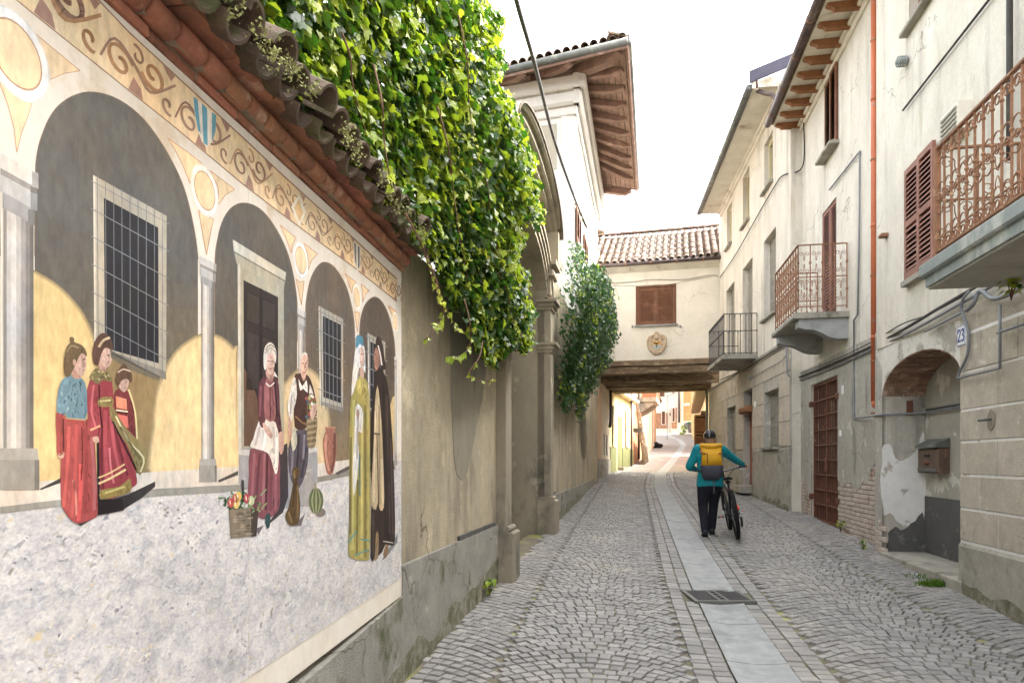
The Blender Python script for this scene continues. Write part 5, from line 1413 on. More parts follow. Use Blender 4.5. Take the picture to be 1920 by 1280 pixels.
for u0 in (gu0 + fwid, gm + .035):
    for k in range(1, 9): piece(RW, 'rail', rail_m, u0, gh[2] + .06 + (gh[3] - gh[2] - .11) * k / 9, NG, gt)
    for k in range(1, 6): piece(RW, 'bar', bar_m, u0 + bw * k / 6, gh[2] + .06, NG, gt)
    b = B(); b.box(RW, u0, u0 + bw, gh[2] + .06, gh[2] + .06 + (gh[3] - gh[2] - .11) * 3 / 9, NG - .03, NG - .012); b.obj('sheet_panel', MT['rustgate'], gt)
b = B(); b.box(RW, gm - .1, gm + .02, 1.38, 1.62, NG + .02, NG + .05, c=.01); b.obj('lock', MT['rustgate'], gt)
for zz in (gh[2] + .45, gh[3] - .35):
    for uu in (gu0 - .06, gu1 - .02):
        b = B(); b.box(RW, uu, uu + .08, zz - .05, zz + .05, -.02, .05, c=.01); b.obj('hinge', MT['rustgate'], gt)
MT['glass'] = M('dusty_glass', C(74, 78, 82), C(54, 58, 62), C(120, 120, 118), scale=2.5, cscale=2, cmask=(.55, .7), rough=.15, spec=.6, fine=.03, bump=0)
b = B(); b.box(RW, gu0, gu1, gh[2], gh[3], -.16, -.12); b.obj('glazing', MT['glass'], gt)
b = B(); b.box(RW, gu0 - .05, gu1 + .05, gh[2] - .14, gh[2] - .002, -.16, .16, c=.015); b.obj('threshold', MT['slab'], gate_h)
# french door shutters behind the balcony
um_ = (fd[0] + fd[1]) / 2
shutter(RW, fd[0], um_ - .004, fd[2], fd[3], -.06, 'shutrose', gate_h, mid=False)
shutter(RW, um_ + .004, fd[1], fd[2], fd[3], -.05, 'shutrose', gate_h, mid=False)
um_ = (fw[0] + fw[1]) / 2
shutter(RW, fw[0], um_ - .004, fw[2], fw[3], .01, 'shutbrown', gate_h, mid=False)
shutter(RW, um_ + .02, fw[1] + .05, fw[2], fw[3], -.02, 'shutbrown', gate_h, mid=False)
b = B(); b.box(RW, fw[0] - .06, fw[1] + .1, fw[2] - .06, fw[2] - .004, -.1, .16, c=.01); b.obj('sill', MT['slab'], gate_h)

# ------------------------------------------------------------------ balconies
def scroll_pts(cx, cz, r, a0, turns, k=14, dirn=1, shrink=.72):
    return [(cx + r * (1 - shrink * i / (k - 1)) * math.cos(a0 + dirn * turns * 2 * math.pi * i / (k - 1)), cz + r * (1 - shrink * i / (k - 1)) * math.sin(a0 + dirn * turns * 2 * math.pi * i / (k - 1))) for i in range(k)]
def rotfr(fr, u, n):
    """frame of a side rail: runs outwards from the wall at u"""
    o = fr.pt(u, 0, 0); g = Fr((o.x, o.y), (fr.n.x, fr.n.y), 1)
    g.n = -fr.d.copy() if True else fr.d
    return g
def heart_panel(fr, w, h, mat):
    g = loc(fr); b = B()
    for zc_, hh in ((h * .27, h * .22), (h * .73, h * .22)):
        for sx in (-1, 1):
            for sz in (-1, 1):
                path = [(sx * .004, zc_ + sz * hh * .12)] + [(sx * q[0], zc_ + sz * q[1]) for q in scroll_pts(w * .24, hh * .62, w * .2, math.pi * 1.15, 1.25, 12, -1)]
                b.tube([g.pt(u, z, 0) for u, z in path], .0045, 4, cap=False)
    return b.data('scroll', None, MT[mat])
def scroll_rail(fr, u0, u1, z0, z1, n, parent, mat, pitch=.145):
    k = max(1, round((u1 - u0) / pitch)); w = (u1 - u0) / k
    g = loc(fr)
    for z in (z0 + .04, (z0 + z1) / 2, z1):
        b = B(); b.box(fr, u0, u1, z - .007, z + .007, n - .008 - (.008 if z == z1 else 0), n + .008 + (.008 if z == z1 else 0)); b.obj('rail', MT[mat], parent)
    s = B(); s.box(g, -.008, .008, 0, z1 - z0, -.008, .008)
    for zz in (.3, .72): s.box(g, -.015, .015, (z1 - z0) * zz - .015, (z1 - z0) * zz + .015, -.015, .015)
    bm_ = s.data('baluster', None, MT[mat]); sm = heart_panel(fr, w, z1 - z0 - .04, mat)
    for i in range(k + 1): piece(fr, 'baluster', bm_, u0 + i * w, z0, n, parent)
    for i in range(k): tag(piece(fr, 'scroll', sm, u0 + (i + .5) * w, z0 + .03, n, parent), kind='stuff')
# scrolled rusty balcony
PB = .76
ub0 = RW.u(1494, PB); ub1 = RW.u(1452, PB)
zbt = 3.87
bal = B(); bal.box(RW, ub0 - .03, ub1 + .03, zbt - .09, zbt, -.05, PB + .05, c=.02); bal = bal.obj('balcony', MT['slab'], gate_h)
bal['label'] = 'small balcony with rusty scrolled iron railing'
for uu in (ub0 + .02, ub1 - .24):
    b = B(); prof = [(0, 0), (PB - .03, 0), (PB - .03, -.13), (PB - .12, -.16), (PB - .25, -.17), (PB - .36, -.22), (PB - .48, -.29), (PB - .6, -.32), (0, -.32)]
    b.loft([[RW.pt(q, zbt - .092 + z, n) for n, z in prof] for q in (uu, uu + .22)]); b.obj('bracket', MT['stone'], bal)
scroll_rail(RW, ub0, ub1, zbt + .05, 4.92, PB - .02, bal, 'rust', pitch=.17)
for uu in (ub0, ub1):
    g = rotfr(RW, uu, 0); scroll_rail(g, .03, PB - .02, zbt + .05, 4.92, 0, bal, 'rust', pitch=.17)
# plain grey balcony
# built with the third house below
# long iron balcony of the nearest house
PN = .93
fzb = 3.0
un0 = RN.u(1722, PN)     # far end
zb0 = RN.z(1722, 547, PN); zb1 = RN.z(1716, 503, PN)
bal = B(); bal.box(RN, -11, un0 - .06, zb0, zb0 + .1, -.05, PN - .05); bal = bal.obj('balcony', MT['slab'], near_h)
b = B(); b.box(RN, -11, un0, zb0 + .1, zb1, .0, PN, c=.012); b.obj('lead_edge', MT['flashing'], bal)
b = B(); b.box(RN, -11, un0 - .04, zb0 + .02, zb0 + .1, PN - .05, PN - .035); b.obj('fascia', MT['flashing'], bal)
ur = RN.u(1757, PN - .06); zr0, zr1 = zb1 + .05, RN.z(1757, 280, PN - .06)
nr = PN - .06
HB = zr1 - zr0
for z in (zr0, zr1 - .0):
    b = B(); b.box(RN, -10.6, ur, z - .008, z + .008, nr - .016, nr + .016); b.obj('rail', MT['rust'], bal)
for z in (zr0 + HB * .12, zr0 + HB * .5):
    b = B(); b.box(RN, -10.6, ur, z - .005, z + .005, nr - .006, nr + .006); b.obj('rail', MT['rust'], bal)
g0 = loc(RN)
s = B(); s.tube([g0.pt(0, z, 0) for z in (0, HB)], .009, 6)
for f in (.1, .44, .56, .86): s.tube([g0.pt(0, HB * f - .012, 0), g0.pt(0, HB * f, 0), g0.pt(0, HB * f + .012, 0)], [.011, .017, .011], 6)
bm_ = s.data('baluster', None, MT['rust'])
pitch = .115
s = B()
def ringp(cu, cz, r, a0=0, a1=360, k=12): return [g0.pt(cu + r * math.cos(math.radians(a0 + (a1 - a0) * i / k)), cz + r * math.sin(math.radians(a0 + (a1 - a0) * i / k)), 0) for i in range(k + 1)]
h = pitch / 2
for cz, r in ((.06 * HB, .026), (.5 * HB, .024), (.9 * HB, .026)): s.tube(ringp(h, cz, r), .0055, 5, cap=False)
for cz, sg in ((.42 * HB, 1), (.58 * HB, -1)):
    s.tube(ringp(h, cz, h * .92, 180 if sg > 0 else 0, 360 if sg > 0 else 180), .0055, 5, cap=False)
s.tube(ringp(h, .88 * HB, h * .95, 0, 180), .006, 5, cap=False); s.tube(ringp(h, .14 * HB, h * .8, 0, 180), .0055, 5, cap=False)
s.tube(ringp(h - .026, .5 * HB, .012), .004, 4, cap=False); s.tube(ringp(h + .026, .5 * HB, .012), .004, 4, cap=False)
sm = s.data('scroll', None, MT['rust'])
u = ur - .01
while u > -8.4:
    piece(RN, 'baluster', bm_, u, zr0, nr, bal); tag(piece(RN, 'scroll', sm, u - pitch, zr0, nr, bal), kind='stuff'); u -= pitch
g = rotfr(RN, ur, 0)
scroll_rail(g, .03, nr, zr0, zr1, 0, bal, 'rust', pitch=.3)
b = B(); b.box(RN, ur - .02, ur + .02, zb1, zr1 + .02, nr - .02, nr + .02); b.obj('post', MT['rust'], bal)

# ------------------------------------------------------------------ third house on the right (roller shutters)
mid_h = thing('corner_house', 'tall pale house with roller shutters and rusticated ground floor beside the bridge house', 'house', RM.pt(4, .7))
uM1 = RM.uat(23.6)
uMe = RM.uat(21.15)
ZM = 9.22
def mh(x0, y0, x1, y1, zx): 
    a, c = sorted((RM.u(x0), RM.u(x1))); return (a, c, RM.z(zx, y1), RM.z(zx, y0))
H = {}
H['g1'] = mh(1433, 730, 1461, 838, 1450)
H['g2'] = mh(1364, 762, 1380, 846, 1372)
H['door'] = (RM.u(1411), RM.u(1395), RM.z(1411, 920), RM.z(1411, 727))
H['f1'] = mh(1432, 440, 1455, 592, 1443)
H['f2'] = (RM.u(1411), RM.u(1393), 4.1, RM.z(1403, 492))
H['f3'] = (RM.u(1377), RM.u(1362), 4.12, RM.z(1370, 536))
H['t1'] = mh(1433, 258, 1449, 350, 1441)
H['t2'] = mh(1393, 322, 1405, 418, 1399)
H['t3'] = mh(1363, 385, 1372, 460, 1368)
ZSPL = 3.98
up = [H[k] for k in ('f1', 'f2', 'f3', 't1', 't2', 't3')]; lo = [H[k] for k in ('g1', 'g2', 'door')]
wallholes(RM, 0, uMe + .35, ZSPL, ZM, up, .2, MT['white'], mid_h)
wallholes(RM, 0, uM1, -.1, ZSPL, lo, .2, MT['greyplaster'], mid_h)
b = B(); b.box(RM, .0, uM1, ZSPL - .06, ZSPL + .02, .0, .045, c=.015); b.obj('string_course', MT['slab'], mid_h)
# rusticated blocks
zrow = H['g1'][2]; i = 0
while zrow < ZSPL - .12:
    top = min(zrow + .5, ZSPL - .07); u = .01; k = 0
    while u < uM1 - 1.2:
        l = .45 if (i % 2 and k == 0) else rr(.82, .98)
        a, c = u, min(u + l, uM1 - 1.2)
        parts = [(a, c)]
        for h in lo:
            if h[2] < top and h[3] > zrow:
                new = []
                for p0, p1 in parts:
                    if h[0] > p0 and h[0] < p1 or h[1] > p0 and h[1] < p1 or (h[0] <= p0 and h[1] >= p1):
                        if p0 < h[0] - .06: new.append((p0, h[0] - .01))
                        if p1 > h[1] + .06: new.append((h[1] + .01, p1))
                    else: new.append((p0, p1))
                parts = new
        for p0, p1 in parts:
            if p1 - p0 > .05:
                b = B(); b.box(RM, p0, p1 - .012, zrow + .006, top - .005, -.01, .016 + rr(-.002, .002), c=.006); b.obj('stucco_block', MT['rustic'], mid_h)
        u = c; k += 1
        if c >= uM1 - 1.2: break
    zrow = top; i += 1
    if top >= ZSPL - .08: break
dd = H['g1'][2] - .06
for a, c in ((.005, H['door'][0] - .08), (H['door'][1] + .08, uM1 - 1.2)):
    b = B(); b.box(RM, a, c, -.1, dd, -.01, .03, c=.01); b.obj('dado', MT['rusticdado'], mid_h)
for k in ('g1', 'g2', 'f1', 't1', 't2', 't3'):
    h = H[k]; b = B(); b.box(RM, h[0] - .06, h[1] + .06, h[2] - .055, h[2], -.18, .09, c=.01); b.obj('sill', MT['slab'], mid_h)
for k in ('g1', 'g2', 'f1', 'f2', 'f3'):
    h = H[k]; roller(RM, h[0], h[1], h[2], h[3], -.15, mid_h)
for k in ('t1', 't2', 't3'):
    h = H[k]; b = B(); b.box(RM, h[0], h[1], h[2], h[3], -.2, -.16); w = b.obj('window', MT['glass'], mid_h)
    b = B(); b.box(RM, h[0], h[0] + .06, h[2], h[3], -.16, -.1); b.box(RM, h[1] - .06, h[1], h[2], h[3], -.16, -.1); b.box(RM, h[0] + .06, h[1] - .06, h[3] - .06, h[3], -.16, -.1); b.obj('frame', MT['shutcream'], w)
# door with carved panels, transom and wooden lintel
h = H['door']; ztr = h[3] - .52
b = B(); b.box(RM, h[0], h[1], h[2] + .12, ztr, -.2, -.15); d = b.obj('door', MT['doorwood'], mid_h)
for z0, z1 in ((h[2] + .25, h[2] + .85), (h[2] + .95, h[2] + 1.55), (h[2] + 1.65, ztr - .1)):
    b = B(); b.box(RM, h[0] + .1, h[1] - .1, z0, z1, -.15, -.13, c=.015); b.obj('panel', MT['doorwood'], d)
b = B(); b.box(RM, h[0], h[1], ztr + .08, h[3], -.2, -.16); b.obj('transom', MT['glass'], mid_h)
b = B(); b.box(RM, h[0] - .06, h[1] + .06, ztr - .06, ztr + .1, -.15, .14, c=.04); b.obj('lintel', MT['rafter'], mid_h)
b = B(); b.box(RM, h[0] - .02, h[1] + .02, h[2] - .05, h[2] + .12, -.18, .3, c=.015); b.obj('doorstep', MT['slab'], mid_h)
# eaves and verge
eave(RM, .55, uMe, ZM + .02, .6, mid_h, None, 'zinc', 'eave', back=4.5, pitch=.36, gut_r=.075)
b = B(); b.box(RM, .5, uMe, ZM - .12, ZM, .0, .06, c=.02); b.box(RM, .5, uMe, ZM - .05, ZM, .06, .12, c=.02); b.obj('cornice', MT['yellow'] if False else MT['eave'], mid_h)
b = B(); b.box(RM, .52, uMe, ZM + .0, ZM + .16, .55, .62, c=.01); b.obj('fascia', MT['whiteclean'], mid_h)
b = B(); b.loft([[RM.pt(u, ZM + .1, .68), RM.pt(u, ZM + .34, .68), RM.pt(u, ZM + .34 + .36 * 5.2, -4.5), RM.pt(u, ZM + .1 + .36 * 5.2, -4.5)] for u in (.48, .54)]); b.obj('verge', MT['verge'], mid_h)
b = B(); b.prism(RM, [(0.0, 8.2), (.02, ZM), (.55, ZM), (.55, 8.2)], -2, .0) if False else b.box(RM, .0, .5, ZM - .02, ZM + .12, -3, .02); b.obj('parapet', MT['white'], mid_h)
b = B(); b.hexa([RM.pt(.5, ZM, -4.4), RM.pt(.56, ZM, -4.4), RM.pt(.56, ZM, .5), RM.pt(.5, ZM, .5), RM.pt(.5, ZM + .1 + .36 * 5.1, -4.4), RM.pt(.56, ZM + .1 + .36 * 5.1, -4.4), RM.pt(.56, ZM + .14, .5), RM.pt(.5, ZM + .14, .5)]); b.obj('gable', MT['eave'], mid_h)
b = B(); b.box(RM, -.02, .04, -.1, ZM, -3.5, -.02); b.obj('return_wall', MT['white'], mid_h)
dp = [P(1418, 150, 14.2), P(1418, 168, 14.2), P(1432, 175, 14.0), P(1447, 178, 13.9), P(1458, 190, 13.8)]
pipe(smooth_open([tuple(q) for q in dp], 4), .045, 'copper', 'downpipe', None, parent=mid_h)
# plain grey balcony
PG = .78
ub0 = RM.u(1357.5, PG); ub1 = RM.u(1329.5, PG)
bal = B(); bal.box(RM, ub0 - .02, ub1 + .02, 4.0, 4.1, -.05, PG + .04, c=.01); bal = bal.obj('balcony', MT['slab'], mid_h)
bal['label'] = 'small balcony with plain grey iron bars'
def bar_rail(fr, u0, u1, z0, z1, n, parent, mat, pitch):
    k = max(1, round((u1 - u0) / pitch)); w = (u1 - u0) / k; g = loc(fr)
    for z in (z0 + .03, z0 + (z1 - z0) * .58, z1):
        b = B(); b.box(fr, u0, u1, z - .009, z + .009, n - .012, n + .012); b.obj('rail', MT[mat], parent)
    s = B(); s.tube([g.pt(0, 0, 0), g.pt(0, z1 - z0, 0)], .008, 6)
    for f in (.04, .58, .95): s.tube([g.pt(0, (z1 - z0) * f - .02, 0), g.pt(0, (z1 - z0) * f, 0), g.pt(0, (z1 - z0) * f + .02, 0)], [.01, .016, .01], 6)
    me = s.data('baluster', None, MT[mat])
    for i in range(k + 1): piece(fr, 'baluster', me, u0 + i * w, z0, n, parent)
bar_rail(RM, ub0, ub1, 4.1, 5.07, PG, bal, 'iron', .13)
for uu in (ub0, ub1): bar_rail(rotfr(RM, uu, 0), .02, PG, 4.1, 5.07, 0, bal, 'iron', .13)

# moss and damp creeping up from the paving
def creep(fr, u0, u1, h0, h1, n, parent, seed):
    R = random.Random(seed); top = []; k = max(6, int((u1 - u0) / .12))
    for i in range(k + 1):
        u = u0 + (u1 - u0) * i / k; q = fr.pt(u, 0, n); g = gz(q.x, q.y)
        top.append((u, g + h0 + (h1 - h0) * i / k + .16 * noise.noise(Vector((u * 2.3, seed, 0))) + .05 * noise.noise(Vector((u * 11, seed, 4)))))
    b = B()
    for (a, z0), (c, z1) in zip(top, top[1:]):
        ga = gz(*fr.pt(a, 0, n).xy) - .1; gc = gz(*fr.pt(c, 0, n).xy) - .1
        b.face([fr.pt(a, ga, n), fr.pt(c, gc, n), fr.pt(c, max(z1, gc + .1), n), fr.pt(a, max(z0, ga + .1), n)])
    b.obj('moss_stain', MT['damp'], parent, fix=False)
MT['damp'] = M('mossy_damp_render', C(132, 129, 106), C(106, 105, 84), C(152, 147, 132), scale=7, cmask=(.46, .58), cscale=9, d=C(84, 86, 54), dmask=(.56, .68), dscale=4, fine=.25, bump=1.0, bscale=90, bdist=.014)
creep(LW, .02, UG0 - .03, .1, .24, .0335, wall, 1)
creep(LW, UG1 + .1, UH0 + 1.5, .2, .12, .0335, wall, 2)
creep(LM, -3.0, -.01, -.05, .12, .0385, wall, 6)
creep(RM, .02, H['door'][0] - .12, .1, .06, .0335, mid_h, 3)
creep(RN, -6.5, uN - .02, .06, .12, .0535, near_h, 4)
# ------------------------------------------------------------------ pipes, cables, fittings on the right-hand walls
def rp(fr, px, py, n): 
    u, z = fr.uz(px, py, n); return fr.pt(u, z, n)
# orange downpipe
ud = RW.u(1640, .08); zd1 = RW.z(1640, 752, .08)
dpz = B(); dpz.tube([RW.pt(ud, 8.1, .08), RW.pt(ud, zd1, .08)], .047, 14); dpo = dpz.obj('downpipe', MT['orangepipe'], gate_h, smooth=True); dpo['label'] = 'orange painted downpipe'
for zz in (7.2, 5.6, 4.05, 2.9, 2.2):
    b = B(); b.tube([RW.pt(ud, zz, .08), RW.pt(ud, zz + .02, .08)], .054, 14); b.tube([RW.pt(ud, zz + .01, .08), RW.pt(ud - .14, zz + .01, -.02)], .008, 6); b.obj('clamp', MT['rust'], dpo)
for zz in (6.4, 4.7, 3.2):
    b = B(); b.tube([RW.pt(ud, zz, .08), RW.pt(ud, zz + .05, .08)], .051, 14); b.obj('joint', MT['orangepipe'], dpo, smooth=True)
b = B(); b.tube([RW.pt(ud, zd1 + .01, .08), RW.pt(ud, zd1 - .06, .07), RW.pt(ud, zd1 - .09, .03)], [.047, .045, .03], 12); b.obj('shoe', MT['orangepipe'], dpo, smooth=True)
# grey conduits
pipe([rp(RW, 1555, 356, .03), rp(RW, 1612, 284, .03), rp(RW, 1611.5, 420, .03), rp(RW, 1608, 590, .03), rp(RW, 1601, 600, .03), rp(RW, 1601, 784, .035), rp(RN, 1640, 779, .03), rp(RN, 1655, 777, .035)], .014, 'greypipe', 'conduit', 'thin grey conduit running down beside the orange downpipe')
uu = RN.u(1655, .03)
pipe([RN.pt(uF - .03, RN.z(1655, 777), .03), RN.pt(uF - .03, RN.z(1655, 777) + .01, -.46), RN.pt(uN + .02, RN.z(1655, 777) + .02, -.46)], .014, 'greypipe', 'conduit', 'grey conduit crossing the back of the arched recess')
pipe([RN.pt(uF - .06, RN.z(1655, 777) + .05, -.48), RN.pt(uN + .02, RN.z(1655, 777) + .06, -.47)], .011, 'greypipe', 'conduit', 'thinner upper conduit in the arched recess')
# cable bundles
def cable(pts, r, name, label, mat='cable', k=6): return pipe([Vector(q) for q in smooth_open([tuple(p) for p in pts], k)], r, mat, name, label, 'cable', seg=6)
cable([rp(RW, 1486, 712, .05), rp(RW, 1510, 702, .05), rp(RW, 1560, 682, .05), rp(RW, 1636, 648, .06), rp(RN, 1700, 614, .05), rp(RN, 1760, 578, .05), rp(RN, 1815, 546, .05), rp(RN, 1890, 500, .06)], .017, 'cable_bundle', 'thick black cable bundle running along the right walls under the balconies')
cable([rp(RW, 1490, 716, .04), rp(RW, 1560, 690, .04), rp(RW, 1636, 655, .05), rp(RN, 1700, 625, .04), rp(RN, 1800, 570, .04), rp(RN, 1915, 505, .05)], .014, 'cable', 'grey cable just below the thick bundle on the right walls', 'greypipe')
cable([rp(RW, 1500, 700, .05), rp(RW, 1570, 672, .06), rp(RW, 1636, 640, .07), rp(RN, 1690, 608, .05), rp(RN, 1740, 590, .06), rp(RN, 1812, 552, .05)], .008, 'cable', 'thin dark cable just above the thick bundle on the right walls')
cable([rp(RM, 1350, 712, .05), rp(RM, 1400, 690, .05), rp(RM, 1440, 665, .05), rp(RM, 1475, 645, .05)], .014, 'cable', 'cable along the string course of the corner house')
cable([rp(RM, 1350, 520, .05), rp(RM, 1380, 476, .06), rp(RM, 1420, 405, .05), rp(RM, 1455, 345, .04), rp(RM, 1470, 328, .04), rp(RW, 1505, 312, .04), rp(RW, 1507, 230, .05)], .014, 'cable', 'sagging cable across the upper wall of the corner house')
cable([rp(RM, 1406, 710, .04), rp(RM, 1440, 690, .04), rp(RM, 1470, 672, .05), rp(RM, 1474, 650, .05), rp(RM, 1470, 640, .05)], .009, 'cable', 'white wire from junction box to corner of house', 'greypipe')
pipe([rp(RM, 1474, 645, .06), rp(RM, 1476, 700, .06), rp(RM, 1480, 705, .06)], .018, 'greypipe', 'conduit', 'short grey conduit elbow at the corner below the rusty balcony')
cable([rp(RW, 1490, 706, .06), rp(RW, 1492, 690, .07), rp(RW, 1486, 676, .07)], .02, 'cable', 'looped grey cable at the house corner below the rusty balcony', 'greypipe')
b = B(); u, z = RM.uz(1407, 708, .03); b.box(RM, u - .05, u + .05, z - .07, z + .07, 0, .07, c=.01); tag(b.obj('junction_box', MT['slab'], None), 'small grey junction box above the brown house door', 'box')
cable([rp(RN, 1818, 546, .06), rp(RN, 1806, 560, .07), rp(RN, 1803, 578, .06), rp(RN, 1809, 600, .05), rp(RN, 1816, 624, .05), rp(RN, 1815, 660, .05), rp(RN, 1806, 684, .05), rp(RN, 1798, 700, .05), rp(RN, 1797, 711, .05)], .014, 'corrugated_conduit', 'curved grey corrugated conduit beside the number 23 plate', 'greypipe')
pipe([rp(RN, 1796, 709, .07), rp(RN, 1875, 690, .07), rp(RN, 1875, 572, .07)], .013, 'greypipe', 'conduit', 'grey bent conduit on the stucco blocks below the long balcony')
pipe([rp(RN, 1870, 624, .07), rp(RN, 1925, 606, .07)], .012, 'greypipe', 'conduit', 'grey conduit leaving the frame on the nearest wall')
cable([rp(RN, 1812, 582, .07), rp(RN, 1825, 570, .1), rp(RN, 1838, 545, .08), rp(RN, 1862, 560, .08), rp(RN, 1900, 548, .08), rp(RN, 1925, 530, .08)], .02, 'cable_bundle', 'tangled pale cable bundle under the long balcony', 'greypipe')
pipe([rp(RN, 1735, 621, .05), rp(RN, 1800, 588, .05)], .013, 'greypipe', 'conduit', 'short grey conduit above the arched doorway')
# rods on the upper wall
pipe([rp(RN, 1693, 207, .03), rp(RN, 1870, -20, .03)], .012, 'cable', 'conduit', 'long dark conduit running level across the upper white wall')
pipe([rp(RN, 1893, -30, .06), rp(RN, 1893, 300, .06)], .025, 'cable', 'downpipe', 'thin dark pipe on the nearest wall above the balcony')
un, zn = RN.uz(1655, 441, .06)
b = B(); b.box(RN, un - .03, un + .08, zn - .02, zn + .02, -.02, .09, c=.008); tag(b.obj('iron_hook', MT['rust'], None), 'rusty iron hook on the white wall beside the orange downpipe', 'hook')
u, z = RN.uz(1688, 116, .08)
b = B()
for k in range(4): b.tube([RN.pt(u + .055 * math.cos(a), z + .055 * math.sin(a), .03 + .025 * k) for a in [i * math.pi / 6 for i in range(13)]], .009, 5)
b.tube([RN.pt(u, z, -.02), RN.pt(u, z, .13)], .03, 8); tag(b.obj('vent_cowl', MT['flashing'], None, smooth=True), 'round ribbed metal vent cowl high on the white wall', 'vent')
# louvred air unit cover above the balcony door
u0, z0 = RN.uz(1768, 268, .1); u1, z1 = RN.uz(1800, 235, .1)
ua, uc_ = min(u0, u1), max(u0, u1)
ac = thing('air_vent_box', 'white louvred box on the wall behind the long balcony railing', 'vent', RN.pt((ua + uc_) / 2, z0 - .05))
b = B(); b.box(RN, ua, uc_, z0 - .02, z0 + .24, -.02, .12); b.obj('case', MT['whiteclean'], ac)
for k in range(5): b = B(); b.box(RN, ua + .02, uc_ - .02, z0 + .0 + k * .045, z0 + .022 + k * .045, .12, .135); b.obj('slat', MT['slab'], ac)
# 23 plate
u, z = RN.uz(1798, 629, .05)
pl = thing('number_plate', 'white enamel house number plate reading 23 in blue', 'plate', RN.pt(u, z - .1, .015))
PNn = .032
b = B(); b.box(RN, u - .085, u + .085, z - .1, z + .1, .0, PNn, c=.004); b.obj('plate', MT['numberplate'], pl)
b = B()
for a, c, e, f in ((-.08, .08, .09, .095), (-.08, .08, -.095, -.09), (-.08, -.075, -.09, .09), (.075, .08, -.09, .09)): b.box(RN, u + a, u + c, z + e, z + f, PNn, PNn + .0015)
b.obj('border', MT['blue'], pl)
two = [(-.062, .03), (-.055, .05), (-.035, .058), (-.016, .048), (-.012, .028), (-.022, .005), (-.06, -.05), (-.01, -.05)]
three = [(.015, .045), (.03, .057), (.05, .05), (.056, .03), (.045, .01), (.03, .004), (.047, -.002), (.06, -.022), (.053, -.045), (.034, -.055), (.013, -.045)]
for name, pts in (('digit', two), ('digit', three)):
    b = B()
    for (a, e), (c, f) in zip(pts, pts[1:]):
        d = Vector((c - a, f - e)); 
        if d.length == 0: continue
        d.normalize(); nn = Vector((-d.y, d.x)) * .0085; d *= .004
        # far side is at larger u: text reads with u decreasing to the right
        q = [(a - d.x + nn.x, e - d.y + nn.y), (c + d.x + nn.x, f + d.y + nn.y), (c + d.x - nn.x, f + d.y - nn.y), (a - d.x - nn.x, e - d.y - nn.y)]
        b.prism(RN, [(u - x, z + y) for x, y in q], PNn - .001, PNn + .002)
    b.obj(name, MT['blue'], pl)
# small number tile beside the gate, bell plate
u, z = RW.uz(1579, 731, .03); b = B(); b.box(RW, u - .05, u + .05, z - .07, z + .07, .0, .035, c=.004); tag(b.obj('number_plate', MT['numberplate'], None), 'small white tile above right of the rusty gate', 'plate')
u, z = RW.uz(1575.5, 812, .03); b = B(); b.box(RW, u - .03, u + .03, z - .05, z + .05, .0, .04, c=.004); tag(b.obj('bell_plate', MT['numberplate'], None), 'white bell plate beside the rusty gate', 'plate')
u, z = RM.uz(1415, 758, .03); b = B(); b.box(RM, u - .05, u + .05, z - .07, z + .07, .0, .035, c=.004); tag(b.obj('number_plate', MT['numberplate'], None), 'small white tile right of the brown house door', 'plate')
u, z = RM.uz(1400, 802, -.1); b = B(); b.box(RM, u - .08, u + .08, z - .03, z + .03, -.19, -.15) ; 
# mailbox in the arched recess
NBk = -.5
u0, z0 = RN.uz(1742, 886, NBk); u1, z1 = RN.uz(1781, 830, NBk)
ua, uc_ = min(u0, u1), max(u0, u1)
mb = thing('mailbox', 'rusty iron letterbox on the back wall of the arched recess', 'mailbox', RN.pt((ua + uc_) / 2, z0, NBk))
b = B(); b.box(RN, ua, uc_, z0, z0 + .3, NBk, NBk + .13, c=.012); b.obj('box', MT['rust'] if False else M('rusty_letterbox', C(112, 92, 78), C(84, 72, 64), C(140, 104, 76), scale=9, cscale=8, rough=.6), mb)
b = B(); b.loft([[RN.pt(u, z0 + .31, NBk), RN.pt(u, z0 + .31, NBk + .16), RN.pt(u, z0 + .345, NBk + .15), RN.pt(u, z0 + .42, NBk)] for u in (ua - .015, uc_ + .015)]); b.obj('lid', MT['zinc'], mb)
um2 = (ua + uc_) / 2
b = B(); b.box(RN, um2 - .07, um2 + .07, z0 + .2, z0 + .225, NBk + .13, NBk + .14); b.obj('slot', MT['dark'], mb)
b = B(); b.ball(RN.pt(um2, z0 + .13, NBk + .13), (.05, .05, .04), 10, 6); b.obj('emblem', MT['rustgate'], mb, smooth=True)
b = B(); b.box(RN, ua + .02, uc_ - .02, z0 + .02, z0 + .06, NBk + .13, NBk + .142, c=.004); b.obj('plate', MT['zinc'], mb)
for py, lab, nm in ((836, 'small grey switch box above left of the rusty letterbox', 'switch_box'), (866, 'small pale intercom plate left of the rusty letterbox', 'intercom')):
    u, z = RN.uz(1729, py, NBk); b = B(); b.box(RN, u - .06, u + .06, z - .045, z + .045, NBk - .01, NBk + .05, c=.008); o = tag(b.obj(nm, MT['greypipe'], None), lab, 'box')
    b = B(); b.box(RN, u - .04, u + .04, z - .025, z + .025, NBk + .05, NBk + .054); b.obj('face', MT['dark'] if py < 850 else MT['numberplate'], o)
u, z = RN.uz(1725, 800, NBk); pipe([RN.pt(u, 1.92, NBk + .02), RN.pt(u, 1.6, NBk + .02)], .01, 'greypipe', 'conduit', 'short wire dropping to the switch box in the recess')
u, z = RN.uz(1695, 755, -.2); b = B(); b.box(RN, uF - .03, uF, RN.z(1672, 776, 0), RN.z(1672, 748, 0), -.34, -.27, c=.01); tag(b.obj('bracket', MT['rustgate'], None), 'rusty iron bracket on the far jamb of the arched recess', 'bracket')
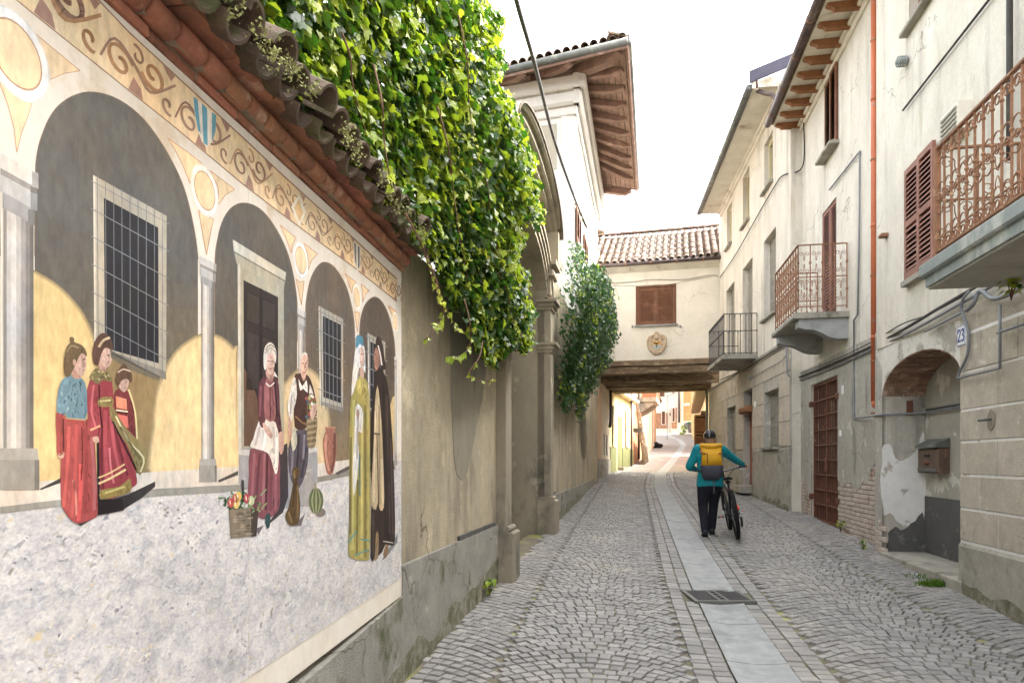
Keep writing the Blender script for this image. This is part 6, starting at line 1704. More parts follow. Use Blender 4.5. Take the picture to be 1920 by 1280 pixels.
u, z = RN.uz(1850, 787, .06); b = B(); b.tube([RN.pt(u - .05, z + .01, .0), RN.pt(u, z, .07), RN.pt(u + .1, z, .08)], .012, 6); tag(b.obj('iron_hook', MT['iron'], None), 'dark iron peg on the stucco blocks right of the arch', 'hook')
b = B(); b.prism(RN, smooth_closed([(u - .06, z - .06), (u + .02, z - .09), (u + .05, z + .02), (u - .01, z + .09), (u - .08, z + .05)], 3), .0, .035); b.obj('plaster_patch', MT['patch'], near_h)
# stone sill at the recess, shaped grating strip
b = B(); b.box(RN, uN - .1, uF + .0, zg - .1, zg + .03, -.5, .06, c=.01); b.obj('threshold', MT['slab'], near_h)

# ------------------------------------------------------------------ house over the street
bh = thing('bridge_house', 'cream house on timber beams spanning the street with tiled roof', 'house', BR.pt(1.9, 4.0))
BL, BW = -.45, 4.15
z0b, z1b = 4.82, 7.78
wu0, wu1 = BR.u(1192), BR.u(1268); wz0, wz1 = BR.z(1230, 609), BR.z(1230, 534)
wallholes(BR, BL, BW, z0b, z1b + .05, [(wu0, wu1, wz0, wz1)], .1, MT['whiteclean'], bh, thick=5.2)
# window: brown frame and two louvred leaves
b = B()
for a, c, e, f in ((wu0, wu0 + .07, wz0, wz1), (wu1 - .07, wu1, wz0, wz1), (wu0 + .07, wu1 - .07, wz1 - .07, wz1)): b.box(BR, a, c, e, f, -.08, .015)
b.obj('window_frame', MT['shutbrown'], bh)
wm = (wu0 + wu1) / 2
shutter(BR, wu0 + .075, wm - .004, wz0 + .01, wz1 - .075, -.05, 'shutbrown', bh, pitch=.062, st=.075, mid=False)
shutter(BR, wm + .004, wu1 - .075, wz0 + .01, wz1 - .075, -.05, 'shutbrown', bh, pitch=.062, st=.075, mid=False)
b = B(); b.box(BR, wu0 - .03, wu1 + .06, wz0 - .05, wz0 + .0, -.08, .1, c=.01); b.obj('sill', MT['stone'], bh)
for px in (1185.5, 1275.5):
    u, z = BR.uz(px, 612, .03); b = B(); b.box(BR, u - .015, u + .015, z - .04, z + .04, -.01, .05); b.obj('shutter_stay', MT['iron'], bh)
# beams
zb = z0b
def wbeam(n0, n1, z0, z1, mat='wood', wob=.02):
    b = B(); rg = []
    for i in range(9):
        u = BL + (BW - BL) * i / 8; a, c, e, f = [rr(-wob, wob) for _ in range(4)]
        rg.append([BR.pt(u, z0 + a, n0), BR.pt(u, z0 + c, n1), BR.pt(u, z1 + e * .3, n1 + f * .5), BR.pt(u, z1, n0)])
    b.loft(rg); b.obj('beam', MT[mat], bh)
wbeam(-.25, .03, zb - .17, zb - .004)
wbeam(-.4, -.06, zb - .42, zb - .19)
b = B(); b.box(BR, BL, BW, zb - .17, zb - .01, -5.2, -.26); b.obj('deck', MT['wood'], bh)
for k in range(6): wbeam(-1.1 - k * .75, -.82 - k * .75, zb - .62 + rr(-.02, .02), zb - .3)
for k in range(5):
    u = BL + .5 + k * .9; b = B(); b.box(BR, u, u + .16, zb - .3, zb - .18, -5.1, -.42); b.obj('joist', MT['wood'], bh)
b = B(); b.prism(BR, [(BW - .75, zb - .43), (BW, zb - .43), (BW, zb - .86), (BW - .3, zb - .72)], -.7, -.35); b.obj('corbel', MT['wood'], bh)
# roof of barrel tiles
ze = z1b + .1; upb = Vector((-BR.n.x * 3.1, -BR.n.y * 3.1, 1.85)).normalized(); Lr = 3.6
b = B(); b.loft([[BR.pt(u, ze - .05, .3), BR.pt(u, ze + .02, .3), BR.pt(u, ze + .02, .3) + upb * Lr, BR.pt(u, ze - .2, -2.9) , BR.pt(u, ze - .2, .0)] for u in (BL, BW - .05)]); b.obj('roof_deck', MT['eave'], bh)
ct = half_tile(L=.42, r0=.085, r1=.07, mat='tile'); cc = half_tile(L=.42, r0=.072, r1=.085, flip=-1, mat='tile')
nc = 20; pw = (BW - .1 - BL) / nc
R2 = random.Random(11)
for i in range(nc + 1):
    u = BL + .05 + i * pw
    sag = -.05 * math.sin(math.pi * i / nc) + .04 * i / nc
    for r in range(11):
        for me, du, dz in ((ct, 0, .075), (cc, pw / 2, .09)):
            if me is cc and i == nc: continue
            p = BR.pt(u + du + R2.uniform(-.008, .008), ze + dz + sag + .012 * (r % 2), .34) + upb * (r * .33 + R2.uniform(-.02, .02))
            inst('roof_tile', me, slope_mat(p, BR.d + Vector((0, 0, R2.uniform(-.03, .03))), upb), bh)
rt = half_tile(L=.46, r0=.1, r1=.09, mat='tile')
for k in range(10):
    p = BR.pt(BL + k * .45, ze + .1 + .04 * k / 9, .34) + upb * 3.62
    inst('ridge_tile', rt, slope_mat(p, Vector((-BR.n.x, -BR.n.y, 0)) * -1, BR.d + Vector((0, 0, .01))), bh)
b = B(); b.tube([BR.pt(BL + .1, ze - .02, .36), BR.pt(BW - .05, ze - .0, .36)], .06, 10); gtr = b.obj('gutter', MT['copper'], bh, smooth=True)
for k in range(5): b = B(); b.tube([BR.pt(BL + .5 + k * .8, ze - .02, .36), BR.pt(BL + .53 + k * .8, ze - .02, .36)], .068, 10); b.obj('bracket', MT['rust'], gtr)
pipe([BR.pt(BW - .32, ze - .05, .3), BR.pt(BW - .32, ze - .3, .05), BR.pt(BW - .32, 4.6, .05)], .03, 'copper', 'downpipe', None, parent=bh)
cable([rp(BR, 1140, 531, .03), rp(BR, 1190, 528, .03), rp(BR, 1220, 524, .04), rp(BR, 1280, 524, .03), rp(BR, 1330, 516, .03), rp(BR, 1348, 518, .03)], .012, 'cable', 'pale cable strung across the cream wall above the brown window', 'slab')
cable([rp(BR, 1150, 535, .02), rp(BR, 1200, 536, .02), rp(BR, 1260, 532, .02), rp(BR, 1335, 518, .02)], .007, 'cable', 'thin wire below the pale cable on the cream wall', 'slab')
# stone coat of arms
ux, zx_ = BR.uz(1231.5, 645, .0)
ca = thing('coat_of_arms', 'carved stone coat of arms below the window of the house over the street', 'coat of arms', BR.pt(ux, zx_ - .36))
sc_ = 1 / 58.5
def cp(px, py): return (ux + (px - 1231.5) * sc_, zx_ - (py - 645) * sc_)
MT['carved'] = M('carved_stone', C(206, 188, 164), C(182, 160, 134), C(150, 126, 100), scale=9, cmask=(.58, .66), cscale=12, fine=.1, bump=.4)
outl = [(1231, 621), (1234, 625), (1238, 628), (1242, 630), (1246, 631), (1249, 637), (1249, 645), (1248, 650), (1245, 656), (1240, 660), (1240, 664), (1235, 663), (1231, 665), (1226, 665), (1224, 662), (1220, 659), (1217, 655), (1215, 648), (1215, 640), (1217, 634), (1221, 631), (1226, 629), (1228, 624)]
b = B(); b.prism(BR, smooth_closed([cp(*q) for q in outl], 3), -.01, .07); b.obj('cartouche', MT['carved'], ca)
def arcs(pts, r): 
    b = B(); b.tube([BR.pt(*cp(*q), .075) for q in smooth_open(pts, 4)], r, 6); b.obj('scroll', MT['carved'], ca, smooth=True)
for sg in (-1, 1):
    m = lambda pts: [(1231.5 + sg * (x - 1231.5), y) for x, y in pts]
    arcs(m([(1233, 623), (1238, 629), (1245, 631), (1248.5, 638), (1247, 650), (1241, 658), (1234, 661)]), .035)
    arcs(m([(1239, 634), (1243, 633), (1245, 636), (1242, 638), (1240, 636)]), .025)
    arcs(m([(1234, 663), (1238, 661), (1240, 663)]), .03)
b = B(); b.ball(BR.pt(*cp(1231.5, 632), .07), (.09, .05, .12), 12, 8); b.obj('crest', MT['carved'], ca, smooth=True)
shp = [(1223.5, 640), (1231.5, 639), (1239.5, 640), (1240, 648), (1238, 654), (1231.5, 656.5), (1225, 654), (1223, 648)]
b = B(); b.prism(BR, [cp(*q) for q in shp], .0, .085); b.obj('shield', M('shield_grey', C(186, 190, 184), C(172, 176, 170), fine=.05), ca)
b = B(); b.prism(BR, [cp(*q) for q in [(1224, 640.5), (1231.5, 639.5), (1239, 640.5), (1239.5, 647), (1223.6, 647)]], .08, .089); b.obj('shield_chief', M('shield_ochre', C(222, 174, 104), C(208, 158, 90), fine=.05), ca)
b = B()
for pts in ([(1231.5, 652), (1231.5, 643)], [(1231.5, 645), (1228, 642.5), (1226, 642.8)], [(1231.5, 645), (1235, 642.5), (1236.5, 641)], [(1231.5, 644), (1229, 644.5), (1227.5, 644)]): b.tube([BR.pt(*cp(*q), .09) for q in pts], .014, 5)
b.obj('plant_emblem', M('emblem_green', C(62, 76, 48), fine=0), ca)

# ------------------------------------------------------------------ tall house on the left
th = thing('tall_house', 'tall white house with deep timber eaves behind the gateway', 'house', LW.pt(UH0 + 3, .7))
UH1 = LW.uat(22.6)
ZT = 10.05
corner = LW.pt(UH0, 0, 0)
FT = Fr((corner.x, corner.y), (-.955, .2972), 1)       # front face, u runs left from the corner
FT.n = Vector((-FT.d.y, FT.d.x, 0)); 
if FT.n.y > 0: FT.n = -FT.n
MT['thw'] = M('offwhite_plaster', C(214, 210, 202), C(204, 199, 190), C(184, 178, 166), scale=1.2, cmask=(.62, .7), fine=.03, bump=.15)  # off-white plaster, same tone on street side and front
sh1 = (LW.uat(17.2), LW.uat(18.2), LW.z(1085, 515), LW.z(1085, 425))
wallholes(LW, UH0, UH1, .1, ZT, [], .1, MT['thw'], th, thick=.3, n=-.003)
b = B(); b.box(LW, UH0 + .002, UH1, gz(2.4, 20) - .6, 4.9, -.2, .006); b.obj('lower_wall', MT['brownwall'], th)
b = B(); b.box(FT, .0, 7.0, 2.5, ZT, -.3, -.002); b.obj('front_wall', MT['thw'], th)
# beige recessed-looking panels framed by white pilasters: raised white bands
def band(fr, a, c, e, f, nn=.025): b = B(); b.box(fr, a, c, e, f, -.01, nn, c=.006); b.obj('pilaster_band', MT['thw'], th)
MT['panel'] = M('beige_panel', C(176, 168, 150), C(166, 158, 141), scale=1.5, fine=.03, bump=.1)
for e, f in ((6.3, 7.75), (8.1, 9.12)):
    for k in range(4):
        a = .42 + k * 1.15; b = B(); b.box(FT, a, a + .8, e, f, -.01, .012); b.obj('wall_panel', MT['panel'], th)
    for k in range(4):
        a = UH0 + .5 + k * 1.25; b = B(); b.box(LW, a, a + .85, e, f, -.01, .012); b.obj('wall_panel', MT['panel'], th)
for e, f, nn in ((9.25, 9.45, .05), (9.45, 9.75, .16), (9.75, ZT, .26)):
    b = B(); b.box(LW, UH0 - nn, UH1, e, f, -.02, nn, c=.02 if nn < .06 else .05); b.obj('cornice', MT['thw'], th)
    b = B(); b.box(FT, -nn * .6, 7, e, f, -.02, nn, c=.02 if nn < .06 else .05); b.obj('cornice', MT['thw'], th)
for k in range(2):
    u = LW.u(1078) + k * 1.9
    shutter(LW, u, u + .5, LW.z(1085, 520), LW.z(1085, 520) + 1.35, .02, 'shutbrown', th); shutter(LW, u + .52, u + 1.0, LW.z(1085, 520), LW.z(1085, 520) + 1.35, .02, 'shutbrown', th)
# timber eaves: outer edge
OV = 1.02
e0 = P(1177, 78, 13.9); ZE = e0.z
def soff(fr, u, n):   # height of the eave boards (fall outwards)
    return ZT + .22 - .2 * n
LWo = LW
uN_ = LW.uat(13.95); uFar = LW.uat(21.6)
def ept(px_, Y_): return (px_ - CX) / F * Y_
# eave outline: near corner E, far corner G (street side), left end L (front side)
E = Vector((e0.x, e0.y)); G = Vector((ept(1195, 21.35), 21.35)); Lf = E + Vector((-.92, .395)) * 6.0
Ci = Vector((corner.x, corner.y)); 
ZIN, ZOUT = 10.32, ZE - .1
Gi = LW.pt(UH1 - .9, 0).xy; Li = FT.pt(6.2, 0).xy
b = B()
for q in ([(E, ZOUT), (G, ZOUT), (Gi, ZIN), (Ci, ZIN)], [(E, ZOUT), (Ci, ZIN), (Li, ZIN), (Lf, ZOUT)]):
    b.face([(p.x, p.y, z + .0) for p, z in q]); b.face([(p.x, p.y, z + .06) for p, z in q])
b.obj('eave_boards', MT['eavewood'], th, fix=False)
# boards drawn by battens
for k in range(9):
    t = (k + .5) / 9
    for A_, B_, C_, D_ in ((E, G, Ci, Gi), (E, Lf, Ci, Li)):
        p0 = A_.lerp(C_, t); p1 = B_.lerp(D_, t); z = ZOUT + (ZIN - ZOUT) * t
        b = B(); b.tube([(p0.x, p0.y, z - .012), (p1.x, p1.y, z - .012)], .012, 4); b.obj('batten', MT['wood'], th)
def rafter(p, q, zp_, zq, w=.075, h=.15):
    """p outer end, q wall end"""
    d = Vector((q[0] - p[0], q[1] - p[1])).normalized(); s = Vector((-d.y, d.x)) * w
    b = B()
    pr = []
    for f, dz in ((.12, -.01), (.12, -.06), (.3, -h), (1.0, -h - .02), (1.0, -.01)):
        x, y = p[0] + (q[0] - p[0]) * f, p[1] + (q[1] - p[1]) * f; z = zp_ + (zq - zp_) * f
        pr.append((x, y, z + dz))
    b.loft([[(x + s.x, y + s.y, z) for x, y, z in pr], [(x - s.x, y - s.y, z) for x, y, z in pr]]); b.obj('rafter', MT['eavewood'], th)
for k in range(1, 10):
    t = k / 10; p = E.lerp(G, t); q = LW.pt(UH0 + (LW.uat(20.6) - UH0) * (t - .06), 0).xy; rafter(p, q, ZOUT, ZIN)
for k in range(1, 5):
    t = k / 5; p = E.lerp(Lf, t * .9); q = FT.pt(6 * t * .9 - .1, 0).xy; rafter(p, q, ZOUT, ZIN)
rafter(E.lerp(Ci, .03), Ci, ZOUT, ZIN, .11, .22)
rafter(G.lerp(Gi, .03), Gi, ZOUT, ZIN, .1, .2)
for A_, B_ in ((E, G), (Lf, E)):
    b = B(); b.tube([(A_.x, A_.y, ZE + .0), (B_.x, B_.y, ZE + .0)], .085, 12); b.obj('gutter', MT['zinc'], th, smooth=True)
    b = B(); b.tube([(A_.x, A_.y, ZE - .11), (B_.x, B_.y, ZE - .11)], .03, 4); b.obj('fascia', MT['eavewood'], th)
# hipped roof
apex1 = Vector((Ci.x - 2.6, Ci.y + 3.2, ZE + 2.0)); 
b = B(); Gb = Vector((G.x - 5.2, G.y + 1.0))
b.face([(E.x, E.y, ZE + .05), (G.x, G.y, ZE + .05), tuple(apex1)]); b.face([(Lf.x, Lf.y, ZE + .05), (E.x, E.y, ZE + .05), tuple(apex1)]); b.face([(G.x, G.y, ZE + .05), (Gb.x, Gb.y, ZE + .05), tuple(apex1)]); b.face([(Gb.x, Gb.y, ZE + .05), (Lf.x, Lf.y, ZE + .05), tuple(apex1)])
b.obj('roof', MT['tile'], th, fix=False)
tt = half_tile(L=.45, r0=.09, r1=.075, mat='tile'); tc = half_tile(L=.45, r0=.075, r1=.09, flip=-1, mat='tile')
for A_, B_ in ((E, Lf), (E, G)):
    dv = (B_ - A_); Ln = dv.length; dv.normalize(); inw = Vector((apex1.x - A_.x, apex1.y - A_.y)); nrm = Vector((-dv.y, dv.x)); nrm = nrm if nrm.dot(inw) > 0 else -nrm
    upr = Vector((nrm.x, nrm.y, .36)).normalized(); k = 0
    x = .12
    while x < Ln - .1:
        p = A_ + dv * x
        for r in range(2 if A_ == E and B_ == Lf else 1):
            ax = Vector((dv.x, dv.y, 0)); 
            if ax.cross(upr).z < 0: ax = -ax
            inst('roof_tile', tt, slope_mat(Vector((p.x, p.y, ZE + .11 + rr(-.01, .01))) + upr * (r * .34), ax, upr), th)
            inst('roof_tile', tc, slope_mat(Vector((p.x + dv.x * .1, p.y + dv.y * .1, ZE + .1)) + upr * (r * .34), ax, upr), th)
        x += .2
b = B(); b.tube([(E.x, E.y, ZE + .05), (E.x + .03, E.y - .03, ZE + .28)], .012, 5); b.obj('finial', MT['iron'], th)
# overhead cable to the tall house
cable([P(925, -190, 4.4), P(968, 0, 6.2), P(1005, 130, 8.0), P(1040, 265, 11.0), P(1075, 365, 14.5), P(1101, 428, 18.0)], .024, 'overhead_cable', 'thick overhead cable slanting down to the tall white house')
# small chimney-like roof beyond
b = B(); q = P(1113, 445, 27); b.abox(q.x - .25, q.x + .3, q.y, q.y + .6, q.z - 2, q.z + .1); ch = b.obj('chimney', MT['whiteclean'], None)
tag(ch, 'small white chimney stub with tiles left of the bridge roof', 'chimney')
b = B(); b.loft([[(q.x - .4, q.y + y, q.z + .45), (q.x + .42, q.y + y, q.z + .1), (q.x + .42, q.y + y, q.z + .18), (q.x - .4, q.y + y, q.z + .55)] for y in (-.15, .8)]); b.obj('cap', MT['tile'], ch)
# ------------------------------------------------------------------ street beyond the house over the road
# wall under the bridge on the left
US = Fr((linex(LW, 22.5), 22.5), (3.72 - linex(LW, 22.5), 3.5), 1)
pw_ = thing('passage_house', 'narrow pale house front with grey plinth just beyond the timber beams', 'house', US.pt(1.5, 1.0))
L5 = (Vector((3.72, 26)) - Vector((linex(LW, 22.5), 22.5))).length
b = B(); b.box(US, 0, L5, .5, 8.5, -.3, 0); b.obj('wall', MT['palewall'], pw_)
b = B(); b.box(US, 0, L5, .5, 1.62, -.1, .03, c=.01); b.obj('plinth', MT['dado'], pw_)
b = B(); b.box(US, .05, .9, 1.62, 4.2, -.05, .012); b.obj('pink_strip', M('pinkish_plaster', C(206, 172, 142), C(192, 158, 130), fine=.06), pw_)
for u in (1.7, 2.5):
    b = B(); b.box(US, u, u + .3, 1.75, 2.5, -.02, .02, c=.004); b.obj('meter_door', MT['greypipe'], pw_)
# yellow and green house
YH = Fr((3.72, 26), (1.93, 6), 1)
Ly = Vector((1.93, 6)).length
yh = thing('yellow_house', 'yellow house with green painted base and white louvred shutters', 'house', YH.pt(3, 1.1))
b = B(); b.box(YH, 0, Ly, .6, 9.0, -3, 0); b.obj('wall', MT['yellow'], yh)
zby = gz(3.9, 26.2)
u_ = lambda px: YH.u(px)
for a, c in ((0, u_(1155)), (u_(1166.5), Ly)):
    b = B(); b.box(YH, a, c, .6, YH.z(1150, 838), -.05, .03); b.obj('base', MT['green'], yh)
b = B(); b.box(YH, 0, Ly, YH.z(1147, 733), YH.z(1147, 728), 0, .3); b.obj('canopy', MT['white'], yh)
b = B(); b.box(YH, u_(1158), u_(1167), gz(4.4, 28), YH.z(1160, 778), -.02, .012); d_ = b.obj('door', MT['green'], yh)
b = B(); b.box(YH, u_(1158), u_(1167), YH.z(1160, 780), YH.z(1160, 762), -.02, .02); b.obj('transom', M('cream_green', C(206, 198, 140), fine=.03), d_)
b = B(); b.box(YH, u_(1158), u_(1167), gz(4.4, 28) - .1, gz(4.4, 28) + .1, 0, .25); b.obj('step', MT['slab'], d_)
for x0, x1, y0, y1 in ((1147.5, 1154, 760, 836), (1172, 1178, 768, 838)):
    shutter(YH, u_(x0), u_(x1), YH.z(x0, y1), YH.z(x0, y0), .03, 'shutcream', yh, pitch=.09, st=.07)
for x0, x1 in ((1156, 1163), (1168, 1176)):
    b = B(); b.box(YH, u_(x0), u_(x1), YH.z(1160, 725), YH.z(1160, 725) + 1.6, -.01, .05); b.obj('upper_shutter', MT['shutcream'], yh)
b = B(); b.box(YH, u_(1161), u_(1165), YH.z(1161, 758), YH.z(1161, 752), 0, .02); b.obj('name_plate', MT['peach'], yh)
pipe([rp(YH, 1145, 730, .1), rp(YH, 1145, 790, .1), rp(YH, 1143.5, 800, .1)], .05, 'iron', 'downpipe', None, parent=yh)
pipe([rp(YH, 1184, 735, .1), rp(YH, 1184, 880, .1)], .05, 'copper', 'downpipe', None, parent=yh)
b = B(); b.box(YH, u_(1183), u_(1186), YH.z(1184, 810), YH.z(1184, 803), .1, .5); b.obj('bracket_box', MT['iron'], yh)
# brick house with old boarded frames and balcony
PH0 = YH.pt(Ly, 0)
BH = Fr((PH0.x, PH0.y), (7.87 - 5.65, 8.0), 1); Lb = Vector((2.22, 8)).length
oh = thing('peach_house', 'peach and brick house with a balcony past the yellow house', 'house', BH.pt(3, 1.6))
b = B(); b.box(BH, 0, Lb * .55, .8, 8.5, -3, 0); b.obj('brick_wall', MT['redbrick'], oh)
b = B(); b.box(BH, Lb * .55, Lb, .8, 4.6, -3, 0); b.obj('wall', MT['peach'], oh)
BH2 = Fr((7.87, 40), (3.1, 12), 1); L2 = Vector((3.1, 12)).length
b = B(); b.box(BH2, 0, L2, 1, 6.0, -3, 0); b.obj('wall', MT['peach'], oh)
for u in (1.5, 4.5, 8):
    b = B(); b.box(BH2, u, u + 1.0, 1.8 + u * .1, 4.2 + u * .12, -.02, .03); b.obj('door', MT['palewall'] if u > 2 else MT['green'], oh)
    b = B(); b.box(BH2, u - .15, u, 1.7 + u * .1, 4.3 + u * .12, 0, .08); b.obj('pilaster', MT['whiteclean'], oh)
b = B(); b.loft([[BH2.pt(u, 5.9, -3), BH2.pt(u, 5.9, .4), BH2.pt(u, 6.05, .45), BH2.pt(u, 7.2, -3)] for u in (-.1, L2)]); b.obj('roof', MT['tile'], oh)
# balcony
q = BH.uz(1196, 740, 0)
ubA, ubB = 2.4, 5.4
zq = 4.5
bb = B(); bb.box(BH, ubA, ubB, zq, zq + .22, -.05, .95, c=.02); bb = bb.obj('balcony', MT['slab'], oh)
b = B(); b.loft([[BH.pt(u, zq - .01, 0), BH.pt(u, zq - .01, .8), BH.pt(u, zq - .15, .75), BH.pt(u, zq - .45, .3), BH.pt(u, zq - .6, 0)] for u in (ubA + .1, ubA + .4)]); b.obj('bracket', MT['slab'], bb)
b = B(); b.loft([[BH.pt(u, zq - .01, 0), BH.pt(u, zq - .01, .8), BH.pt(u, zq - .15, .75), BH.pt(u, zq - .45, .3), BH.pt(u, zq - .6, 0)] for u in (ubB - .4, ubB - .1)]); b.obj('bracket', MT['slab'], bb)
bar_rail(BH, ubA, ubB, zq + .22, zq + 1.25, .92, bb, 'rust', .16); bar_rail(rotfr(BH, ubA, 0), 0, .92, zq + .22, zq + 1.25, 0, bb, 'rust', .16)
b = B(); b.box(BH, ubB - .1, ubB, zq + .22, zq + 1.4, 0, .9); b.obj('orange_screen', MT['rust'], bb)
pipe([BH.pt(2.2, 8, .1), BH.pt(2.2, 1.6, .1)], .06, 'zinc', 'downpipe', None, parent=oh)
# old wooden frames leaning on the wall
lf = thing('leaning_frames', 'old weathered wooden frames leaning against the house past the yellow wall', 'boards', BH.pt(1.6, gz(6.2, 34)))
for k, (u, w, h) in enumerate(((.5, .9, 3.1), (1.5, .8, 2.6), (2.5, .7, 2.3))):
    z0 = gz(*BH.pt(u, 0).xy)
    b = B()
    for a, c in ((0, .1), (w - .1, w)):
        b.hexa([BH.pt(u + a, z0 - .02, .45), BH.pt(u + c, z0 - .02, .45), BH.pt(u + c, z0 - .02, .53), BH.pt(u + a, z0 - .02, .53), BH.pt(u + a, z0 + h, .06), BH.pt(u + c, z0 + h, .06), BH.pt(u + c, z0 + h, .14), BH.pt(u + a, z0 + h, .14)])
    for t in (0.05, .35, .65, .97):
        nn = .45 - .39 * t; zz = z0 + h * t
        b.box(BH, u + .1, u + w - .1, zz - .05, zz + .05, nn, nn + .06)
    b.obj('frame', MT['wood'], lf)
    b = B(); b.hexa([BH.pt(u + .1, z0 + .05, .42), BH.pt(u + w - .1, z0 + .05, .42), BH.pt(u + w - .1, z0 + .05, .46), BH.pt(u + .1, z0 + .05, .46), BH.pt(u + .1, z0 + h * .45, .26), BH.pt(u + w - .1, z0 + h * .45, .26), BH.pt(u + w - .1, z0 + h * .45, .3), BH.pt(u + .1, z0 + h * .45, .3)]); b.obj('panel', MT['palewall'], lf)
q = BH.pt(3.4, 0, .3); b = B(); b.loft([[(q.x + r * math.cos(a), q.y + r * math.sin(a), gz(q.x, q.y) + z) for a in [i * math.pi / 5 for i in range(10)]] for r, z in ((.16, -.02), (.18, .1), (.17, .8), (.12, .84))]); tag(b.obj('stone_bollard', MT['slab'], None), 'grey stone post beside the peach house', 'post')
q = P(1227, 834, 48); zq2 = gz(q.x, 48)
b = B(); b.ball((q.x, 48, zq2 + .2), (.38, .3, .24), 10, 7); b.ball((q.x + .3, 47.7, zq2 + .14), (.25, .2, .17), 10, 7); tag(b.obj('rubbish_bag', MT['dark'], None, smooth=True), 'black rubbish bags on the ground by the peach house', 'bag')
# white far house facing down the street
FH = Fr((12.6, 67.5), (6, -1.6), 1); 
if FH.n.y > 0: FH.n = -FH.n
fh = thing('far_white_house', 'white house with brick patches closing the view up the street', 'house', FH.pt(3, 4.0))
Lf_ = 3.6
fu = lambda px: FH.u(px)
b = B(); b.box(FH, -3, fu(1281), 3, 11, -3, 0); b.obj('wall', MT['whiteclean'], fh)
def fbox(name, x0, x1, y0, y1, mat, n0=-.02, n1=.04, par=None):
    zx = (x0 + x1) / 2; b = B(); b.box(FH, fu(x0), fu(x1), FH.z(zx, y1), FH.z(zx, y0), n0, n1); return b.obj(name, MT[mat], par or fh)
fbox('brick_patch', 1230, 1253, 774, 803, 'redbrick', -.02, .02); fbox('brick_patch', 1259, 1269.5, 764, 803, 'redbrick', -.02, .02)
for x0, x1, y0, y1 in ((1241, 1247, 771, 795), (1261, 1265, 765, 790), (1236, 1246, 722, 743), (1261, 1264, 712, 738)):
    w = fbox('window', x0, x1, y0, y1, 'shutbrown', -.02, .08); fbox('surround', x0 - 1.2, x1 + 1.2, y0 - 1, y1 + 1.5, 'whiteclean', -.02, .05, w)
    zx = (x0 + x1) / 2
    b = B(); b.box(FH, fu(zx - .2), fu(zx + .2), FH.z(zx, y1), FH.z(zx, y0), .08, .1); b.obj('meeting_rail', MT['dark'], w)
d_ = fbox('door', 1254, 1258, 768, 809, 'palewall', -.02, .05); fbox('letter_slot', 1255.5, 1257.5, 774, 779, 'dark', .05, .07, d_)
pipe([rp(FH, 1273.5, 700, .1), rp(FH, 1273.5, 792, .1)], .1, 'copper', 'downpipe', None, parent=fh)
b = B(); b.loft([[FH.pt(u, 11, .5), FH.pt(u, 11.15, .6), FH.pt(u, 12.4, -3), FH.pt(u, 11, -3)] for u in (-3, fu(1281) + .1)]); b.obj('roof', MT['tile'], fh)
# brick gable set back beside it
c0 = FH.pt(fu(1281), 0); GHf = Fr((c0.x, c0.y + .4), (6, -.6), 1)
if GHf.n.y > 0: GHf.n = -GHf.n
gh_ = thing('brick_gable', 'orange brick house end with white base between white and orange houses', 'house', GHf.pt(.5, 4.1))
ge = GHf.u(1299)
b = B(); b.box(GHf, 0, ge, GHf.z(1288, 789), 11, -3, 0); b.obj('brick_wall', MT['redbrick'], gh_)
b = B(); b.box(GHf, 0, ge, 3, GHf.z(1288, 789), -3, .03); b.obj('base', MT['whiteclean'], gh_)
b = B(); b.box(GHf, GHf.u(1282), GHf.u(1293), GHf.z(1288, 760), GHf.z(1288, 756), 0, .05); b.obj('street_sign', MT['numberplate'], gh_)
b = B(); b.box(GHf, GHf.u(1283), GHf.u(1291), GHf.z(1287, 804), GHf.z(1287, 792), .03, .1); b.obj('meter_cabinet', MT['greypipe'], gh_)
q = GHf.pt(GHf.u(1295), 0, .6); zb_ = gz(q.x, q.y)
bn = thing('wheelie_bin', 'dark bin with green lid against the white base of the brick house', 'bin', (q.x, q.y, zb_))
b = B(); b.loft([[(q.x + sx * w, q.y + sy * w, z) for sx, sy in ((-1, -1), (1, -1), (1, 1), (-1, 1))] for w, z in ((.24, zb_ - .02), (.32, zb_ + .95))]); b.obj('body', MT['iron'], bn)
b = B(); b.abox(q.x - .36, q.x + .36, q.y - .38, q.y + .34, zb_ + .96, zb_ + 1.06); b.obj('lid', M('green_lid', C(44, 120, 74), fine=.03), bn)
# orange house on the right
OH = Fr((12.6, 45), (4.25, 19), -1); Lo = Vector((4.25, 19)).length
oo = thing('orange_house', 'orange plastered house on the right side of the upper street', 'house', OH.pt(8, 3))
b = B(); b.box(OH, -2, Lo + 1, 1.5, 11, -4, 0); b.obj('wall', MT['orange'], oo)
b = B(); b.box(OH, -2, 4, 1.5, 4.0, -.1, .04); b.obj('stone_base', MT['rustic'], oo)
for u, z in ((3, 5.2), (3, 8.5), (10, 5.5), (10, 9)):
    b = B(); b.box(OH, u, u + 1.1, z, z + 1.6, -.02, .05); w = b.obj('window', MT['shutbrown'], oo); b = B(); b.box(OH, u - .1, u + 1.2, z - .12, z, 0, .15); b.obj('sill', MT['whiteclean'], w)
for u in (7, 13): b = B(); b.box(OH, u, u + .5, 2.5, 7, -.02, .12); b.obj('pilaster', MT['yellow'], oo)
